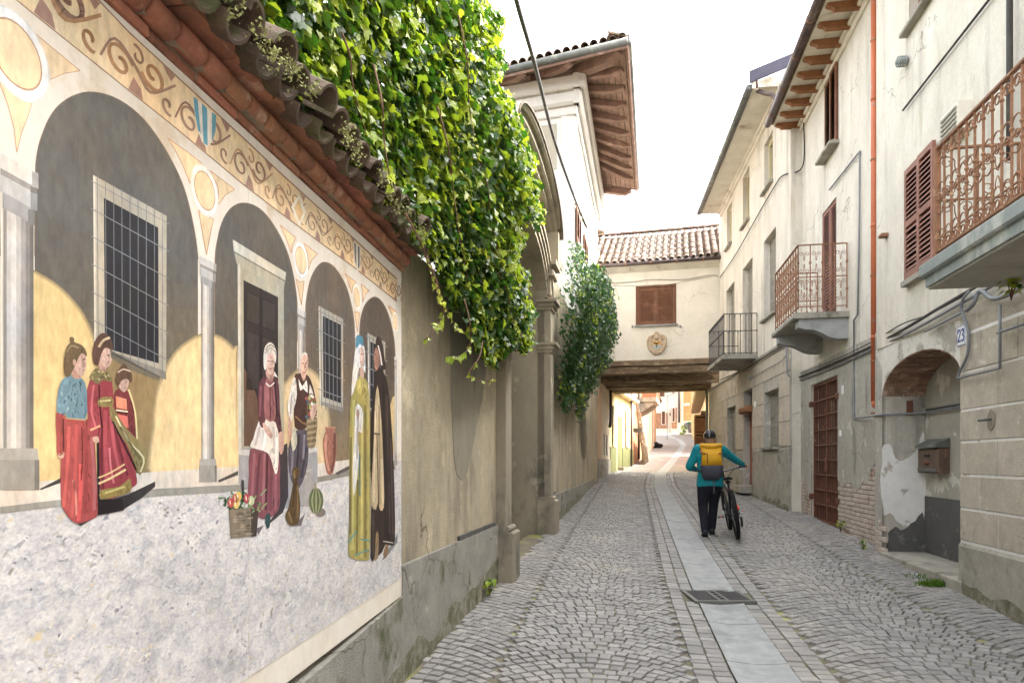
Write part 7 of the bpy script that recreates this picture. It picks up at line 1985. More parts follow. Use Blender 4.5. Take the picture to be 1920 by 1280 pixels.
# low white house on the right
WH = Fr((7.0, 24.0), (4.0, 16), -1); Lw = Vector((4, 16)).length
wh_ = thing('low_white_house', 'low white house with tiled eave and dark shutters beyond the bridge at right', 'house', WH.pt(5, 1.4))
b = B(); b.box(WH, -.6, Lw, .6, 4.5, -4, 0); b.obj('wall', MT['whiteclean'], wh_)
b = B(); b.loft([[WH.pt(u, 4.35, -.2), WH.pt(u, 4.3, .45), WH.pt(u, 4.42, .5), WH.pt(u, 5.9, -4)] for u in (1.2, Lw + .2)]); b.obj('roof', MT['tilemoss'], wh_)
us_ = WH.u(1316); 
b = B(); b.box(WH, 3.6, 4.6, 1.9, 3.4, -.02, .02); w = b.obj('window', MT['dark'], wh_)
shutter(rotfr(WH, 3.55, 0), .0, .5, 1.9, 3.4, -.02, 'shutbrown', wh_, pitch=.09, st=.06); shutter(rotfr(WH, 4.65, 0), .0, .5, 1.9, 3.4, -.02, 'shutbrown', wh_, pitch=.09, st=.06)
b = B(); b.box(WH, 3.4, 4.8, 3.45, 3.55, 0, .25); b.obj('hood', MT['tilemoss'], wh_)
pipe([WH.pt(1.3, 4.3, .1), WH.pt(1.3, 1.2, .1)], .05, 'greypipe', 'downpipe', None, parent=wh_)
# street lamp on bracket
lq = P(1251, 735, 58)
lm = thing('wall_lamp', 'old street lantern on an iron bracket in front of the far white house', 'lamp', tuple(lq))
b = B(); b.loft([[(lq.x + r * math.cos(a), lq.y + r * math.sin(a), lq.z + z) for a in [i * math.pi / 3 for i in range(6)]] for r, z in ((.12, 0), (.2, .45))]); b.obj('glass', M('lamp_glass', C(210, 206, 190), rough=.2, fine=0, bump=0), lm)
b = B(); b.loft([[(lq.x + r * math.cos(a), lq.y + r * math.sin(a), lq.z + z) for a in [i * math.pi / 3 for i in range(6)]] for r, z in ((.25, .45), (.2, .56), (.04, .74), (.02, .85))]); b.obj('hood', MT['iron'], lm)
e_ = P(1268, 734, 66); b = B(); b.tube([(lq.x, lq.y, lq.z - .02), (lq.x, lq.y, lq.z - .25), (lq.x + .5, lq.y + 2, lq.z - .2), tuple(e_)], .03, 6); b.obj('bracket', MT['iron'], lm)
b = B(); b.tube([(lq.x, lq.y, lq.z - .02), (lq.x, lq.y, gz(lq.x, lq.y) - .05)], .03, 6); b.obj('pole', MT['flashing'], lm)

# ------------------------------------------------------------------ ivy
def leaf_mesh(seed, mat, s=1.0):
    R = random.Random(seed)
    out = [(0, -.46), (-.2, -.5), (-.42, -.3), (-.48, -.02), (-.3, .02), (-.26, .24), (-.12, .28), (0, .58), (.12, .28), (.26, .24), (.3, .02), (.48, -.02), (.42, -.3), (.2, -.5)]
    vs = [(x * s * R.uniform(.88, 1.1), y * s * R.uniform(.9, 1.1), (abs(x) * .28 - .35 * max(0, y) ** 2 + R.uniform(-.02, .02)) * s) for x, y in out]
    vs.append((0, -.1 * s, -.03 * s)); c = len(vs) - 1
    fs = [(c, i, (i + 1) % c) for i in range(c)]
    return vs, fs
def leaf_sh(seed):
    """cheaper leaf: folded five-point blade"""
    R = random.Random(seed); o = [(0, -.42), (-.46, -.26), (-.24, .1), (0, .56), (.24, .1), (.46, -.26)]
    vs = [(x * R.uniform(.85, 1.15), y * R.uniform(.9, 1.1), abs(x) * .25 - .25 * max(0, y) ** 2) for x, y in o]
    return vs, [(0, 3, 2, 1), (0, 5, 4, 3)]
LP = []
for i in range(4):
    v, f = leaf_mesh(40 + i, None); me = bpy.data.meshes.new('leaf'); me.from_pydata(v, [], f); LP.append((v, f))
def ivy(name, label, poly, sample, count, size, parts, mats, weights, seed, lightfn, stems):
    R = random.Random(seed)
    root = thing(name, label, 'ivy', sample(random.Random(1))[0])
    leaves = []; tries = 0
    while len(leaves) < count and tries < count * 40:
        tries += 1
        p, nrm = sample(R)
        q = proj(p)
        if p.y < .6 or not inside(poly, q[0] + 4 + R.gauss(0, 5), q[1] + R.gauss(0, 6)): continue
        if noise.noise(Vector((p.x * 2.1, p.y * 2.1, p.z * 2.1))) < -.42 and R.random() < .5: continue
        d = (nrm + Vector((R.uniform(-.8, .8), R.uniform(-.9, .7), R.uniform(-.3, 1.0)))).normalized()
        down = Vector((R.uniform(-1, 1), R.uniform(-1, 1), -.8)); y = (down - d * down.dot(d)).normalized(); x = y.cross(d)
        s = size * R.uniform(.5, 1.35)
        W = Matrix(((x.x * s, y.x * s, d.x * s, p.x), (x.y * s, y.y * s, d.y * s, p.y), (x.z * s, y.z * s, d.z * s, p.z), (0, 0, 0, 1)))
        leaves.append((s / p.y, W, lightfn(p, R)))
    leaves.sort(key=lambda t: -t[0])
    # largest and outermost leaves as parts
    front = [l for l in leaves if l[2] >= 0][:parts]
    fs_ = set(id(l) for l in front)
    protos = {}
    for l in front:
        k = (R.randrange(4), l[2])
        if k not in protos:
            v, f = LP[k[0]]; me = bpy.data.meshes.new('leaf'); me.from_pydata(v, [], f); me.materials.append(MT[mats[k[1]]]); protos[k] = me
        inst('leaf', protos[k], l[1], root)
    for mi, m in enumerate(mats):
        b = B()
        for l in leaves:
            if id(l) in fs_ or l[2] != mi: continue
            v, f = LP[R.randrange(4)] if l[0] > size / 9 else leaf_sh(R.randrange(6))
            b.mesh([l[1] @ Vector(q) for q in v], f)
        if b.v: tag(b.obj('foliage', MT[m], root, fix=False), kind='stuff')
    for st in stems:
        sp = [Vector(q) for q in smooth_open([tuple(s_) for s_ in st], 5)]
        tw = B()
        for j in range(len(sp) // 3, len(sp)):
            for _ in range(2):
                if R.random() < .62: continue
                s = size * R.uniform(.35, .7); d = Vector((R.uniform(.2, 1), R.uniform(-1, 0), R.uniform(-.2, .8))).normalized(); y = Vector((R.uniform(-1, 1), R.uniform(-1, 1), -.8)); y = (y - d * y.dot(d)).normalized(); x = y.cross(d)
                v, f = LP[R.randrange(4)]; o_ = sp[j] + y * s * .4
                tw.mesh([o_ + (x * q[0] + y * q[1] + d * q[2]) * s for q in v], f)
        if tw.v: tag(tw.obj('sprig', MT[mats[1]], root, fix=False), kind='stuff')
        b = B(); b.tube([Vector(q) for q in smooth_open([tuple(s_) for s_ in st], 5)], [.0055 - .0035 * i / ((len(st) - 1) * 5) for i in range((len(st) - 1) * 5 + 1)], 5); b.obj('stem', MT['stem'], root, smooth=True)
    return root
def frame_at(Y):   # which wall stretch
    return LM if Y < 4.31 else LW
ivy_poly = [(430, -260), (440, 0), (480, 60), (520, 120), (560, 180), (600, 230), (640, 280), (670, 320), (700, 370), (730, 410), (770, 445), (800, 470), (830, 500), (840, 545), (850, 580), (885, 560), (890, 640), (910, 650), (925, 690), (940, 660), (965, 650), (985, 660), (1000, 640), (990, 610), (1004, 590), (985, 560), (990, 520), (965, 490), (975, 470), (985, 450), (968, 425), (990, 400), (1010, 420), (1018, 398), (1000, 372), (1012, 350), (990, 330), (1006, 300), (985, 270), (972, 230), (960, 200), (950, 180), (922, 178), (935, 150), (945, 110), (930, 80), (948, 40), (920, 25), (905, 0), (850, -40), (830, -260)]
def s1(R):
    Y = R.uniform(1.9, 9.6)
    fr = frame_at(Y); u = fr.uat(Y)
    z = R.uniform(2.1, 7.2)
    k = min(1, max(0, (Y - 3.2) / 2.4))
    bul = (.12 + .5 * k) * max(0., 1 - abs(z - 3.9) / 2.9) + .08 * noise.noise(Vector((u * 1.4, z * 1.4, 3)))
    lo = -.28 if z > 3.05 else .02
    n = lo + max(bul - lo, 0.02) * R.random() ** .5
    return fr.pt(u, z, n), (fr.n + Vector((0, 0, .35))).normalized()
def l1(p, R):
    q = proj(p); t = noise.noise(Vector((p.x * 1.6, p.y * 1.6, p.z * 1.6 + 5))) * .6 + R.uniform(-.6, .6)
    return 1 if t > .06 else 0
st = []
Rr = random.Random(9)
for (x0, y0, x1, y1, x2, y2) in ((800, 480, 830, 590, 792, 640), (870, 560, 880, 650, 838, 672), (905, 640, 880, 700, 925, 712), (760, 400, 810, 520, 860, 620), (930, 500, 960, 600, 1000, 640), (700, 120, 720, 260, 740, 380), (820, 200, 850, 360, 880, 540), (900, 300, 920, 420, 960, 540), (860, 30, 880, 200, 905, 330), (640, 60, 660, 150, 690, 260), (960, 380, 1000, 420, 1018, 400)):
    def pq(x, y, n): 
        u, z = LW.uz(x, y, n); return LW.pt(u, z, n) if x > 700 else LM.pt(*LM.uz(x, y, n * .4), n * .4)
    st.append([pq(x0, y0, .35), pq((x0 + x1) / 2 + 6, (y0 + y1) / 2, .42), pq(x1, y1, .4), pq((x1 + x2) / 2, (y1 + y2) / 2 + 8, .44), pq(x2, y2, .4)])
iv1 = ivy('ivy', 'large sunlit ivy mass spilling over the garden wall and gateway', ivy_poly, s1, 36000, .072, 300, ['leaf', 'leafy'], None, 21, l1, st)
poly2 = [(1042, 520), (1060, 500), (1075, 470), (1085, 455), (1092, 480), (1100, 500), (1125, 505), (1140, 520), (1160, 545), (1150, 560), (1158, 600), (1160, 640), (1148, 650), (1140, 690), (1118, 700), (1120, 730), (1108, 725), (1100, 745), (1092, 790), (1086, 740), (1060, 770), (1066, 735), (1048, 745), (1046, 690), (1040, 640), (1041, 580)]
def s2(R):
    Y = R.uniform(11.2, 17.5); u = LW.uat(Y); z = R.uniform(2.2, 7.4)
    bul = .95 * max(0., 1 - abs(z - 4.6) / 2.6)
    n = .04 + bul * R.random() ** .45
    return LW.pt(u, z, n), (LW.n + Vector((0, -.3, .3))).normalized()
def l2(p, R):
    t = noise.noise(Vector((p.x * 1.6, p.y * 1.6, p.z * 1.6 + 9))) * .9 + R.uniform(-.4, .4)
    return 1 if t > .5 else 0
st = [[P(1120 + dx, 505 + dy, 13.2), P(1135 + dx, 515 + dy, 13.2), P(1152 + dx, 535 + dy, 13.2), P(1160 + dx * .6, 560 + dy * 1.3, 13.2)] for dx, dy in ((0, 0), (-6, 40), (-10, 90))] + [[P(1095, 700, 13.2), P(1098, 750, 13.2), P(1094, 785, 13.2)], [P(1058, 700, 12.4), P(1062, 735, 12.4), P(1050, 748, 12.4)]]
iv2 = ivy('ivy', 'darker smaller ivy hanging on the wall between gateway and bridge house', poly2, s2, 12000, .085, 200, ['leafd', 'leafy'], None, 22, l2, st)
# moss and tiny plants on the tile ends
mo = thing('moss_tufts', 'pale lichen and moss tufts growing on the tile edge of the garden wall', 'moss', LM.pt(-1.5, 2.9, .2))
b = B(); R = random.Random(4)
for k in range(26):
    u = R.uniform(-2.9, -.1); c = LM.pt(u, zt(u) + .16 + R.uniform(-.05, .03), .23)
    for j in range(50):
        p = c + Vector((R.gauss(0, .014), R.gauss(0, .02), R.gauss(-.012, .026))); s = R.uniform(.004, .008)
        d = Vector((R.uniform(-1, 1), R.uniform(-1, 1), R.uniform(-1, 1))).normalized(); e = d.orthogonal().normalized(); g = d.cross(e)
        b.face([p + e * s, p - e * s * .5 + g * s, p - e * s * .5 - g * s])
MT['lichen'] = M('lichen', C(166, 168, 112), C(132, 138, 84), isl=.2, bump=0)
tag(b.obj('tufts', MT['lichen'], mo, fix=False), kind='stuff')
# grass tufts and weeds at the wall feet
def tuft(name, label, c, n, h, spread, seed, mat='grass', cat='grass'):
    R = random.Random(seed); b = B()
    for k in range(n):
        x, y = c[0] + R.gauss(0, spread), c[1] + R.gauss(0, spread * .45); z = gz(x, y) - .01
        a = R.uniform(0, 6.28); l = h * R.uniform(.5, 1.2); w = .004; dx, dy = math.cos(a), math.sin(a); le = R.uniform(.2, .9)
        m = (x + dx * l * le * .4, y + dy * l * le * .4, z + l * .7); t = (x + dx * l * le, y + dy * l * le, z + l * .95)
        b.face([(x - dy * w, y + dx * w, z), (x + dy * w, y - dx * w, z), (m[0] + dy * w, m[1] - dx * w, m[2]), (m[0] - dy * w, m[1] + dx * w, m[2])]); b.face([(m[0] - dy * w, m[1] + dx * w, m[2]), (m[0] + dy * w, m[1] - dx * w, m[2]), t])
    tag(b.obj(name, MT[mat], None, fix=False), label, cat, kind='stuff')
g_ = lambda px, py, h: P(px, py, (CAMZ - h) / (py - HY) * F)
c = g_(1760, 1100, .29); tuft('grass_tuft', 'green grass tuft on the paving before the arched doorway', (c.x, c.y), 420, .07, .1, 1)
c = g_(1748, 1086, .3); tuft('grass_tuft', 'thin grass strip along the threshold of the arch', (c.x, c.y), 160, .05, .16, 2)
def weed(name, label, c, seed, n=16, s=.07):
    R = random.Random(seed); root = thing(name, label, 'weed', c)
    for k in range(n):
        a = R.uniform(0, 6.28); r = R.uniform(.01, s * 1.3); z = R.uniform(.02, s * 2.4)
        p = Vector((c[0] + r * math.cos(a), c[1] + r * math.sin(a), c[2] + z)); d = Vector((math.cos(a) * .6, math.sin(a) * .6 - .3, .8)).normalized(); y = (Vector((math.cos(a), math.sin(a), -.5))); y = (y - d * y.dot(d)).normalized(); x = y.cross(d); q = s * R.uniform(.6, 1.1)
        me = bpy.data.meshes.new('leaf'); v, f = LP[k % 4]; me.from_pydata([tuple(Vector(t) * q) for t in v], [], f); me.materials.append(MT['leafy'] if k % 3 else MT['leaf'])
        inst('leaf', me, Matrix(((x.x, y.x, d.x, p.x), (x.y, y.y, d.y, p.y), (x.z, y.z, d.z, p.z), (0, 0, 0, 1))), root)
    b = B()
    for k in range(4): b.tube([(c[0], c[1], c[2] - .01), (c[0] + R.uniform(-.05, .05), c[1] + R.uniform(-.05, .05), c[2] + s * 2)], .004, 4)
    b.obj('stem', MT['stem'], root)
c = LW.pt(LW.u(922, .1), 0, .08); weed('weed', 'small ivy weed at the foot of the near gateway pillar', (c.x, c.y, gz(c.x, c.y) + .02), 3, 20, .06)
c = RW.pt(RW.u(1576, .1), 0, .1); weed('weed', 'green weed at the corner of the rusty gate threshold', (c.x, c.y, gz(c.x, c.y)), 4, 14, .07)
c = RN.pt(RN.u(1625, .1), 0, .25); weed('weed', 'small weed at the foot of the exposed brick wall', (c.x + .12, c.y, gz(c.x, c.y)), 5, 12, .05)
c = RN.pt(RN.u(1868, .5), 0, .4); c.z = zb0 - .02; weed('fern', 'small fern hanging under the long balcony slab', (c.x, c.y, c.z - .12), 6, 22, .06)
c = g_(1284, 815, 4.0) if False else P(1283, 806, 64); weed('plant', 'green plant by the white base of the brick house', (c.x, c.y, gz(c.x, c.y)), 7, 20, .35)
# ------------------------------------------------------------------ the walker and her bicycle
MT['teal'] = M('teal_shell_jacket', C(22, 140, 150), C(14, 120, 132), C(36, 158, 166), scale=9, rough=.55, fine=.04, bump=.5, bscale=14, bdist=.02)
MT['trouser'] = M('dark_trousers', C(36, 36, 46), C(28, 28, 36), scale=10, fine=.06, bump=.5, bscale=16, bdist=.02)
MT['skin'] = M('skin', C(214, 168, 142), C(204, 154, 128), scale=12, rough=.5, fine=.03, bump=.1)
MT['hair'] = M('brown_hair', C(128, 98, 74), C(86, 64, 48), C(158, 128, 98), scale=14, stretch=(1, 1, .3), rough=.6, bump=.6, bscale=60)
MT['helmet'] = M('black_helmet', C(26, 27, 31), C(20, 20, 24), rough=.22, spec=.6, fine=.02, bump=0, coat=.4)
MT['packyellow'] = M('mustard_pack_cloth', C(206, 156, 30), C(186, 136, 22), C(220, 172, 48), scale=8, rough=.6, fine=.05, bump=.5, bscale=13, bdist=.025)
MT['packgrey'] = M('grey_pack_cloth', C(66, 66, 76), C(54, 54, 64), scale=8, rough=.6, fine=.06, bump=.4, bscale=15, bdist=.02)
MT['strap'] = M('grey_webbing', C(104, 106, 112), C(88, 90, 96), fine=.05)
MT['shoe'] = M('grey_green_shoe', C(52, 62, 62), C(40, 46, 48), C(78, 98, 96), scale=14, cscale=12, rough=.6)
MT['sole'] = M('black_rubber', C(30, 30, 31), C(24, 24, 25), rough=.8, fine=.06, bump=.4, bscale=120)
MT['bikeblack'] = M('black_frame_paint', C(26, 26, 29), C(22, 22, 25), rough=.3, spec=.5, fine=.02, bump=0, coat=.3)
MT['bikeorange'] = M('orange_frame_paint', C(230, 74, 34), C(214, 64, 30), rough=.35, fine=.02, bump=0)
MT['chrome'] = M('bare_metal', C(168, 170, 174), C(140, 142, 146), rough=.28, metal=.8, fine=.03, bump=0)
PY, PX = 10.62, 3.08
pg = gz(PX, PY)
hd = Vector((.155, 1, 0)).normalized(); rt_ = Vector((hd.y, -hd.x, 0))       # heading and right
def bp(r, f, z): return Vector((PX, PY, pg)) + rt_ * r + hd * f + Vector((0, 0, z))
BX, BY = 3.48, 10.70        # bicycle centre on the ground
bgz = gz(BX, BY); hb_ = Vector((.225, 1, 0)).normalized(); rb = Vector((hb_.y, -hb_.x, 0)); lean = math.radians(8)
def kp(f, s, z):
    """bicycle coordinates: forward, right, up, leaning to the left towards the walker"""
    return Vector((BX, BY, bgz)) + hb_ * f + rb * (s * math.cos(lean) - z * math.sin(lean)) + Vector((0, 0, z * math.cos(lean) + s * math.sin(lean)))
GRIP_R = kp(.42, .36, 1.03); GRIP_L = kp(.42, -.36, 1.03)
person = thing('person', 'person in teal jacket, helmet and dark trousers pushing a bicycle up the street', 'person', tuple(bp(0, 0, 0)))
def organic(name, chains, mat, parent, vox=.016, smooth=6, lofts=()):
    """union of tapered limbs remeshed into one continuous skin"""
    b = B()
    for ch in chains:
        pts = [Vector(c[0]) for c in ch]; rad = [c[1] for c in ch]
        fl = ch[0][2] if len(ch[0]) > 2 else 1.0
        sp = smooth_open([tuple(p) + (r,) for p, r in zip(pts, rad)], 4)
        q = [Vector(s[:3]) for s in sp]; r = [max(s[3], .006) for s in sp]
        b.tube(q, r, 12); b.ball(q[0], r[0], 10, 6); b.ball(q[-1], r[-1], 10, 6)
    for rg in lofts: b.loft(rg)
    me = b.data(name)
    me = evalmesh(me, [('REMESH', dict(mode='VOXEL', voxel_size=vox)), ('SMOOTH', dict(factor=.5, iterations=smooth))], name)
    me.materials.clear(); me.materials.append(mat)
    me.polygons.foreach_set('use_smooth', [True] * len(me.polygons))
    return inst(name, me, Matrix.Identity(4), parent)
# skeleton heights (metres above the ground she stands on)
SHO, HIP, HEAD = 1.345, .86, 1.50
sL, sR = bp(-.175, .05, SHO), bp(.175, .06, SHO)
elL, wrL = bp(-.30, .10, 1.08), bp(-.17, .36, 1.03)
gl = GRIP_R
elR = (sR + gl) / 2 + Vector((.03, -.03, -.035)); wrR = gl + (elR - gl).normalized() * .09
hL, hR = bp(-.085, 0, HIP), bp(.085, .01, HIP)
kL, aL = bp(-.10, .05, .47), bp(-.085, -.09, .10)
kR, aR = bp(.075, .16, .50), bp(.06, .24, .10)
# body: one continuous skin
chains = [[(bp(0, 0, .86), .12), (bp(0, .01, 1.1), .115), (bp(0, .05, 1.3), .12), (bp(0, .06, 1.4), .055), (bp(0, .07, 1.5), .05)],
          [(bp(0, .085, 1.475), .062), (bp(0, .07, 1.535), .083), (bp(0, .065, 1.575), .078)],
          [(sL, .05), (elL, .036), (wrL, .026)], [(sR, .05), (elR, .036), (wrR, .026)],
          [(hL, .08), (kL, .055), (aL, .036)], [(hR, .08), (kR, .055), (aR, .036)],
          [(bp(-.1, 0, 1.3), .07), (bp(.1, 0, 1.3), .07)]]
# hands: palm, four fingers curled round the grip, thumb from the side of the palm
def hand(wr, grip, axis, up):
    d = (grip - wr).normalized(); ch = [[(wr, .026), (wr + d * .05 + up * .012, .03)]]
    for k in range(4):
        o = wr + d * .055 + axis * (.03 - .02 * k) + up * .014; l = (1.0, 1.08, 1.02, .82)[k]
        ch.append([(o, .011), (o + d * .035 * l, .010), (o + d * .045 * l - up * .028 * l, .0095), (o + d * .022 * l - up * .044 * l, .008)])
    t = wr + d * .02 + axis * .03
    ch.append([(t, .012), (t + axis * .02 + d * .02 - up * .012, .0105), (t + axis * .012 + d * .045 - up * .022, .009)])
    return ch
chains += hand(wrR, GRIP_R, -rb, Vector((0, 0, 1))); chains += hand(wrL, wrL + hd * .08, rt_, Vector((0, 0, 1)))
# face, ears, nose (turned away from the viewer, still modelled)
hc = bp(0, .075, 1.51)
chains += [[(hc + hd * .085 + Vector((0, 0, .01)), .012), (hc + hd * .108 - Vector((0, 0, .018)), .014)], [(hc + hd * .078 - Vector((0, 0, .058)) - rt_ * .018, .009), (hc + hd * .08 - Vector((0, 0, .058)) + rt_ * .018, .009)]]
for s in (-1, 1): chains += [[(hc + rt_ * s * .08 + Vector((0, 0, .02)), .012), (hc + rt_ * s * .083 - Vector((0, 0, .02)), .012)]]
body = organic('body', chains, MT['skin'], person, vox=.0075, smooth=3)
for s in (-1, 1):
    b = B(); b.ball(hc + hd * .073 + rt_ * s * .031 + Vector((0, 0, .012)), .012, 8, 6); b.obj('eye', MT['helmet'], body, smooth=True)
# jacket
jk = [[(bp(-.03, .05, 1.36), .085), (bp(0, .06, 1.40), .075), (bp(.03, .06, 1.36), .085)], [(bp(0, .055, 1.38), .08), (bp(0, .065, 1.43), .068)],
      [(sL + rt_ * .03, .085), (sL, .085), ((sL + elL) / 2, .072), (elL, .064), ((elL + wrL) / 2, .054), (wrL + (wrL - elL).normalized() * .0, .043)],
      [(sR - rt_ * .03, .085), (sR, .083), ((sR + elR) / 2, .068), (elR, .058), ((elR + wrR) / 2, .05), (wrR, .043)],
      [(bp(-.07, .0, 1.41), .03), (bp(0, -.035, 1.42), .035), (bp(.07, .0, 1.41), .03)]]
def oval(z, w, dep, f0, n=24):
    return [bp(w * math.copysign(abs(math.cos(a)) ** .8, math.cos(a)), f0 + dep * math.copysign(abs(math.sin(a)) ** .8, math.sin(a)), z + .012 * math.sin(3 * a)) for a in [2 * math.pi * k / n for k in range(n)]]
jacket = organic('jacket', jk, MT['teal'], person, vox=.011, smooth=3, lofts=[[oval(.775, .205, .155, -.0), oval(.80, .207, .157, -.0), oval(.9, .195, .15, 0), oval(1.0, .182, .14, .005), oval(1.12, .19, .145, .02), oval(1.24, .2, .14, .035), oval(1.33, .185, .11, .045), oval(1.38, .13, .085, .055)]])
tr = [[(bp(0, 0, .88), .14), (bp(0, -.005, .78), .15)], [(hL + Vector((0, 0, -.02)), .115), ((hL + kL) / 2, .1), (kL, .078), ((kL + aL) / 2, .07), (aL + Vector((0, 0, -.005)), .062)], [(hR + Vector((0, 0, -.02)), .115), ((hR + kR) / 2, .1), (kR, .078), ((kR + aR) / 2, .07), (aR, .062)]]
organic('trousers', tr, MT['trouser'], person, vox=.012, smooth=3)
for a, pitch_ in ((aL, .30), (aR, .0)):
    dz = Vector((0, 0, -1)); f = (hd + Vector((0, 0, -pitch_))).normalized()
    sh_ = organic('shoe', [[(a + dz * .03 - f * .03, .045), (a + dz * .055 + f * .05, .042), (a + dz * .065 + f * .14, .034)], [(a + dz * .0, .045), (a + dz * .05, .045)]], MT['shoe'], person, vox=.01, smooth=3)
    b = B(); rg = []
    for t, w in ((-.085, .024), (-.05, .04), (.03, .04), (.11, .045), (.17, .03)):
        c_ = a + dz * (.082 + .002) + f * t; c_.z = max(c_.z, gz(c_.x, c_.y) + .014)
        rg.append([c_ - rt_ * w + Vector((0, 0, .016)), c_ + rt_ * w + Vector((0, 0, .016)), c_ + rt_ * w - Vector((0, 0, .012)), c_ - rt_ * w - Vector((0, 0, .012))])
    b.loft(rg); b.obj('sole', MT['sole'], sh_)
# hair at the nape and a loose pony tail
organic('hair', [[(bp(-.07, .04, 1.5), .035), (bp(0, -.005, 1.49), .05), (bp(.07, .04, 1.5), .035)], [(bp(0, -.01, 1.48), .05), (bp(.01, -.04, 1.42), .05), (bp(.03, -.06, 1.36), .035)], [(bp(-.04, -.01, 1.46), .035), (bp(-.05, -.03, 1.40), .028)], [(bp(.06, .0, 1.47), .035), (bp(.09, -.02, 1.41), .028)]], MT['hair'], person, vox=.011, smooth=2)
# helmet: shell with vents
hm = B(); hc2 = bp(0, .075, 1.555)
rings = []
for i in range(9):
    th_ = math.radians(8 + 88 * i / 8); ring = []
    for k in range(24):
        a = 2 * math.pi * k / 24; rr_ = 1 + .05 * math.cos(3 * a) * math.sin(th_) ** 2 - (.035 if k % 4 == 0 else 0) * math.sin(th_)
        ring.append(hc2 + rt_ * (.096 * math.sin(th_) * math.cos(a) * rr_) + hd * (.128 * math.sin(th_) * math.sin(a) * rr_) + Vector((0, 0, .098 * math.cos(th_) + (.02 * math.sin(a) if i > 6 else 0))))
    rings.append(ring)
hm.loft(rings); hm = hm.obj('helmet', MT['helmet'], person, smooth=True)
for k in (-2, -1, 0, 1, 2):
    b = B(); pts = []
    for j in range(7):
        th_ = math.radians(20 + 62 * j / 6); a = math.radians(-90 + k * 24)
        pts.append(hc2 + rt_ * (.099 * math.sin(th_) * math.cos(a)) + hd * (.131 * math.sin(th_) * math.sin(a)) + Vector((0, 0, .101 * math.cos(th_))))
    b.tube(pts, .009, 5); b.obj('rib', MT['bikeblack'], hm, smooth=True)
for s in (-1, 1):
    b = B(); b.tube([hc2 + rt_ * s * .09 + Vector((0, 0, -.01)), hc2 + rt_ * s * .075 + Vector((0, 0, -.09)), hc2 + hd * .04 + Vector((0, 0, -.15))], .006, 5); b.obj('strap', MT['strap'], hm)
# backpack (worn)
pk = thing('backpack', 'mustard and grey roll-top backpack worn by the person with the bicycle', 'backpack', tuple(bp(0, -.25, .95)))
def prof(z, w, dep, f0, rnd=.45, n=20):
    ring = []
    for k in range(n):
        a = 2 * math.pi * k / n; c_, s_ = math.cos(a), math.sin(a)
        x = w * math.copysign(abs(c_) ** rnd, c_); y = dep * math.copysign(abs(s_) ** rnd, s_)
        ring.append(bp(x, f0 - dep + y, z))
    return ring
b = B(); b.loft([prof(.872, .07, .02, -.135, .8), prof(.885, .115, .05, -.13, .7), prof(.93, .145, .08, -.125, .6), prof(1.0, .16, .09, -.12, .55), prof(1.085, .172, .092, -.118, .5), prof(1.10, .172, .088, -.118, .5)]); b.obj('lower_pocket', MT['packgrey'], pk, smooth=True)
b = B(); b.loft([prof(1.101, .158, .084, -.118), prof(1.2, .15, .092, -.1, .6), prof(1.29, .146, .085, -.09, .6), prof(1.34, .152, .062, -.085, .55), prof(1.39, .172, .04, -.08), prof(1.43, .178, .022, -.085), prof(1.44, .15, .012, -.085)]); bod = b.obj('body', MT['packyellow'], pk, smooth=True)
b = B(); b.tube([bp(-.15, -.15, 1.405), bp(-.06, -.17, 1.385), bp(.06, -.17, 1.385), bp(.15, -.15, 1.405)], [.03, .034, .034, .03], 8); b.obj('roll_top', MT['packyellow'], bod, smooth=True)
for s in (-1, 1):
    b = B(); b.tube([bp(s * .165, -.13, 1.29), bp(s * .12, -.265, 1.285), bp(s * .09, -.262, 1.28)], .011, 5); b.obj('side_strap', MT['doorwood'], pk)
    b = B(); b.tube([bp(s * .11, -.09, 1.4), bp(s * .13, .02, 1.44), bp(s * .14, .12, 1.36), bp(s * .17, .08, 1.1), bp(s * .165, -.1, 1.0)], .02, 6, flat=.5); b.obj('shoulder_strap', MT['packgrey'], pk, smooth=True)
b = B(); b.tube([bp(-.075, -.286, 1.28), bp(-.075, -.29, 1.13)], .006, 5); b.obj('zip', MT['sole'], pk)
b = B(); b.tube([bp(.02, -.2, .93), bp(.03, -.2, .8), bp(.035, -.19, .68)], .017, 5, flat=.35); b.obj('hanging_strap', MT['strap'], pk)

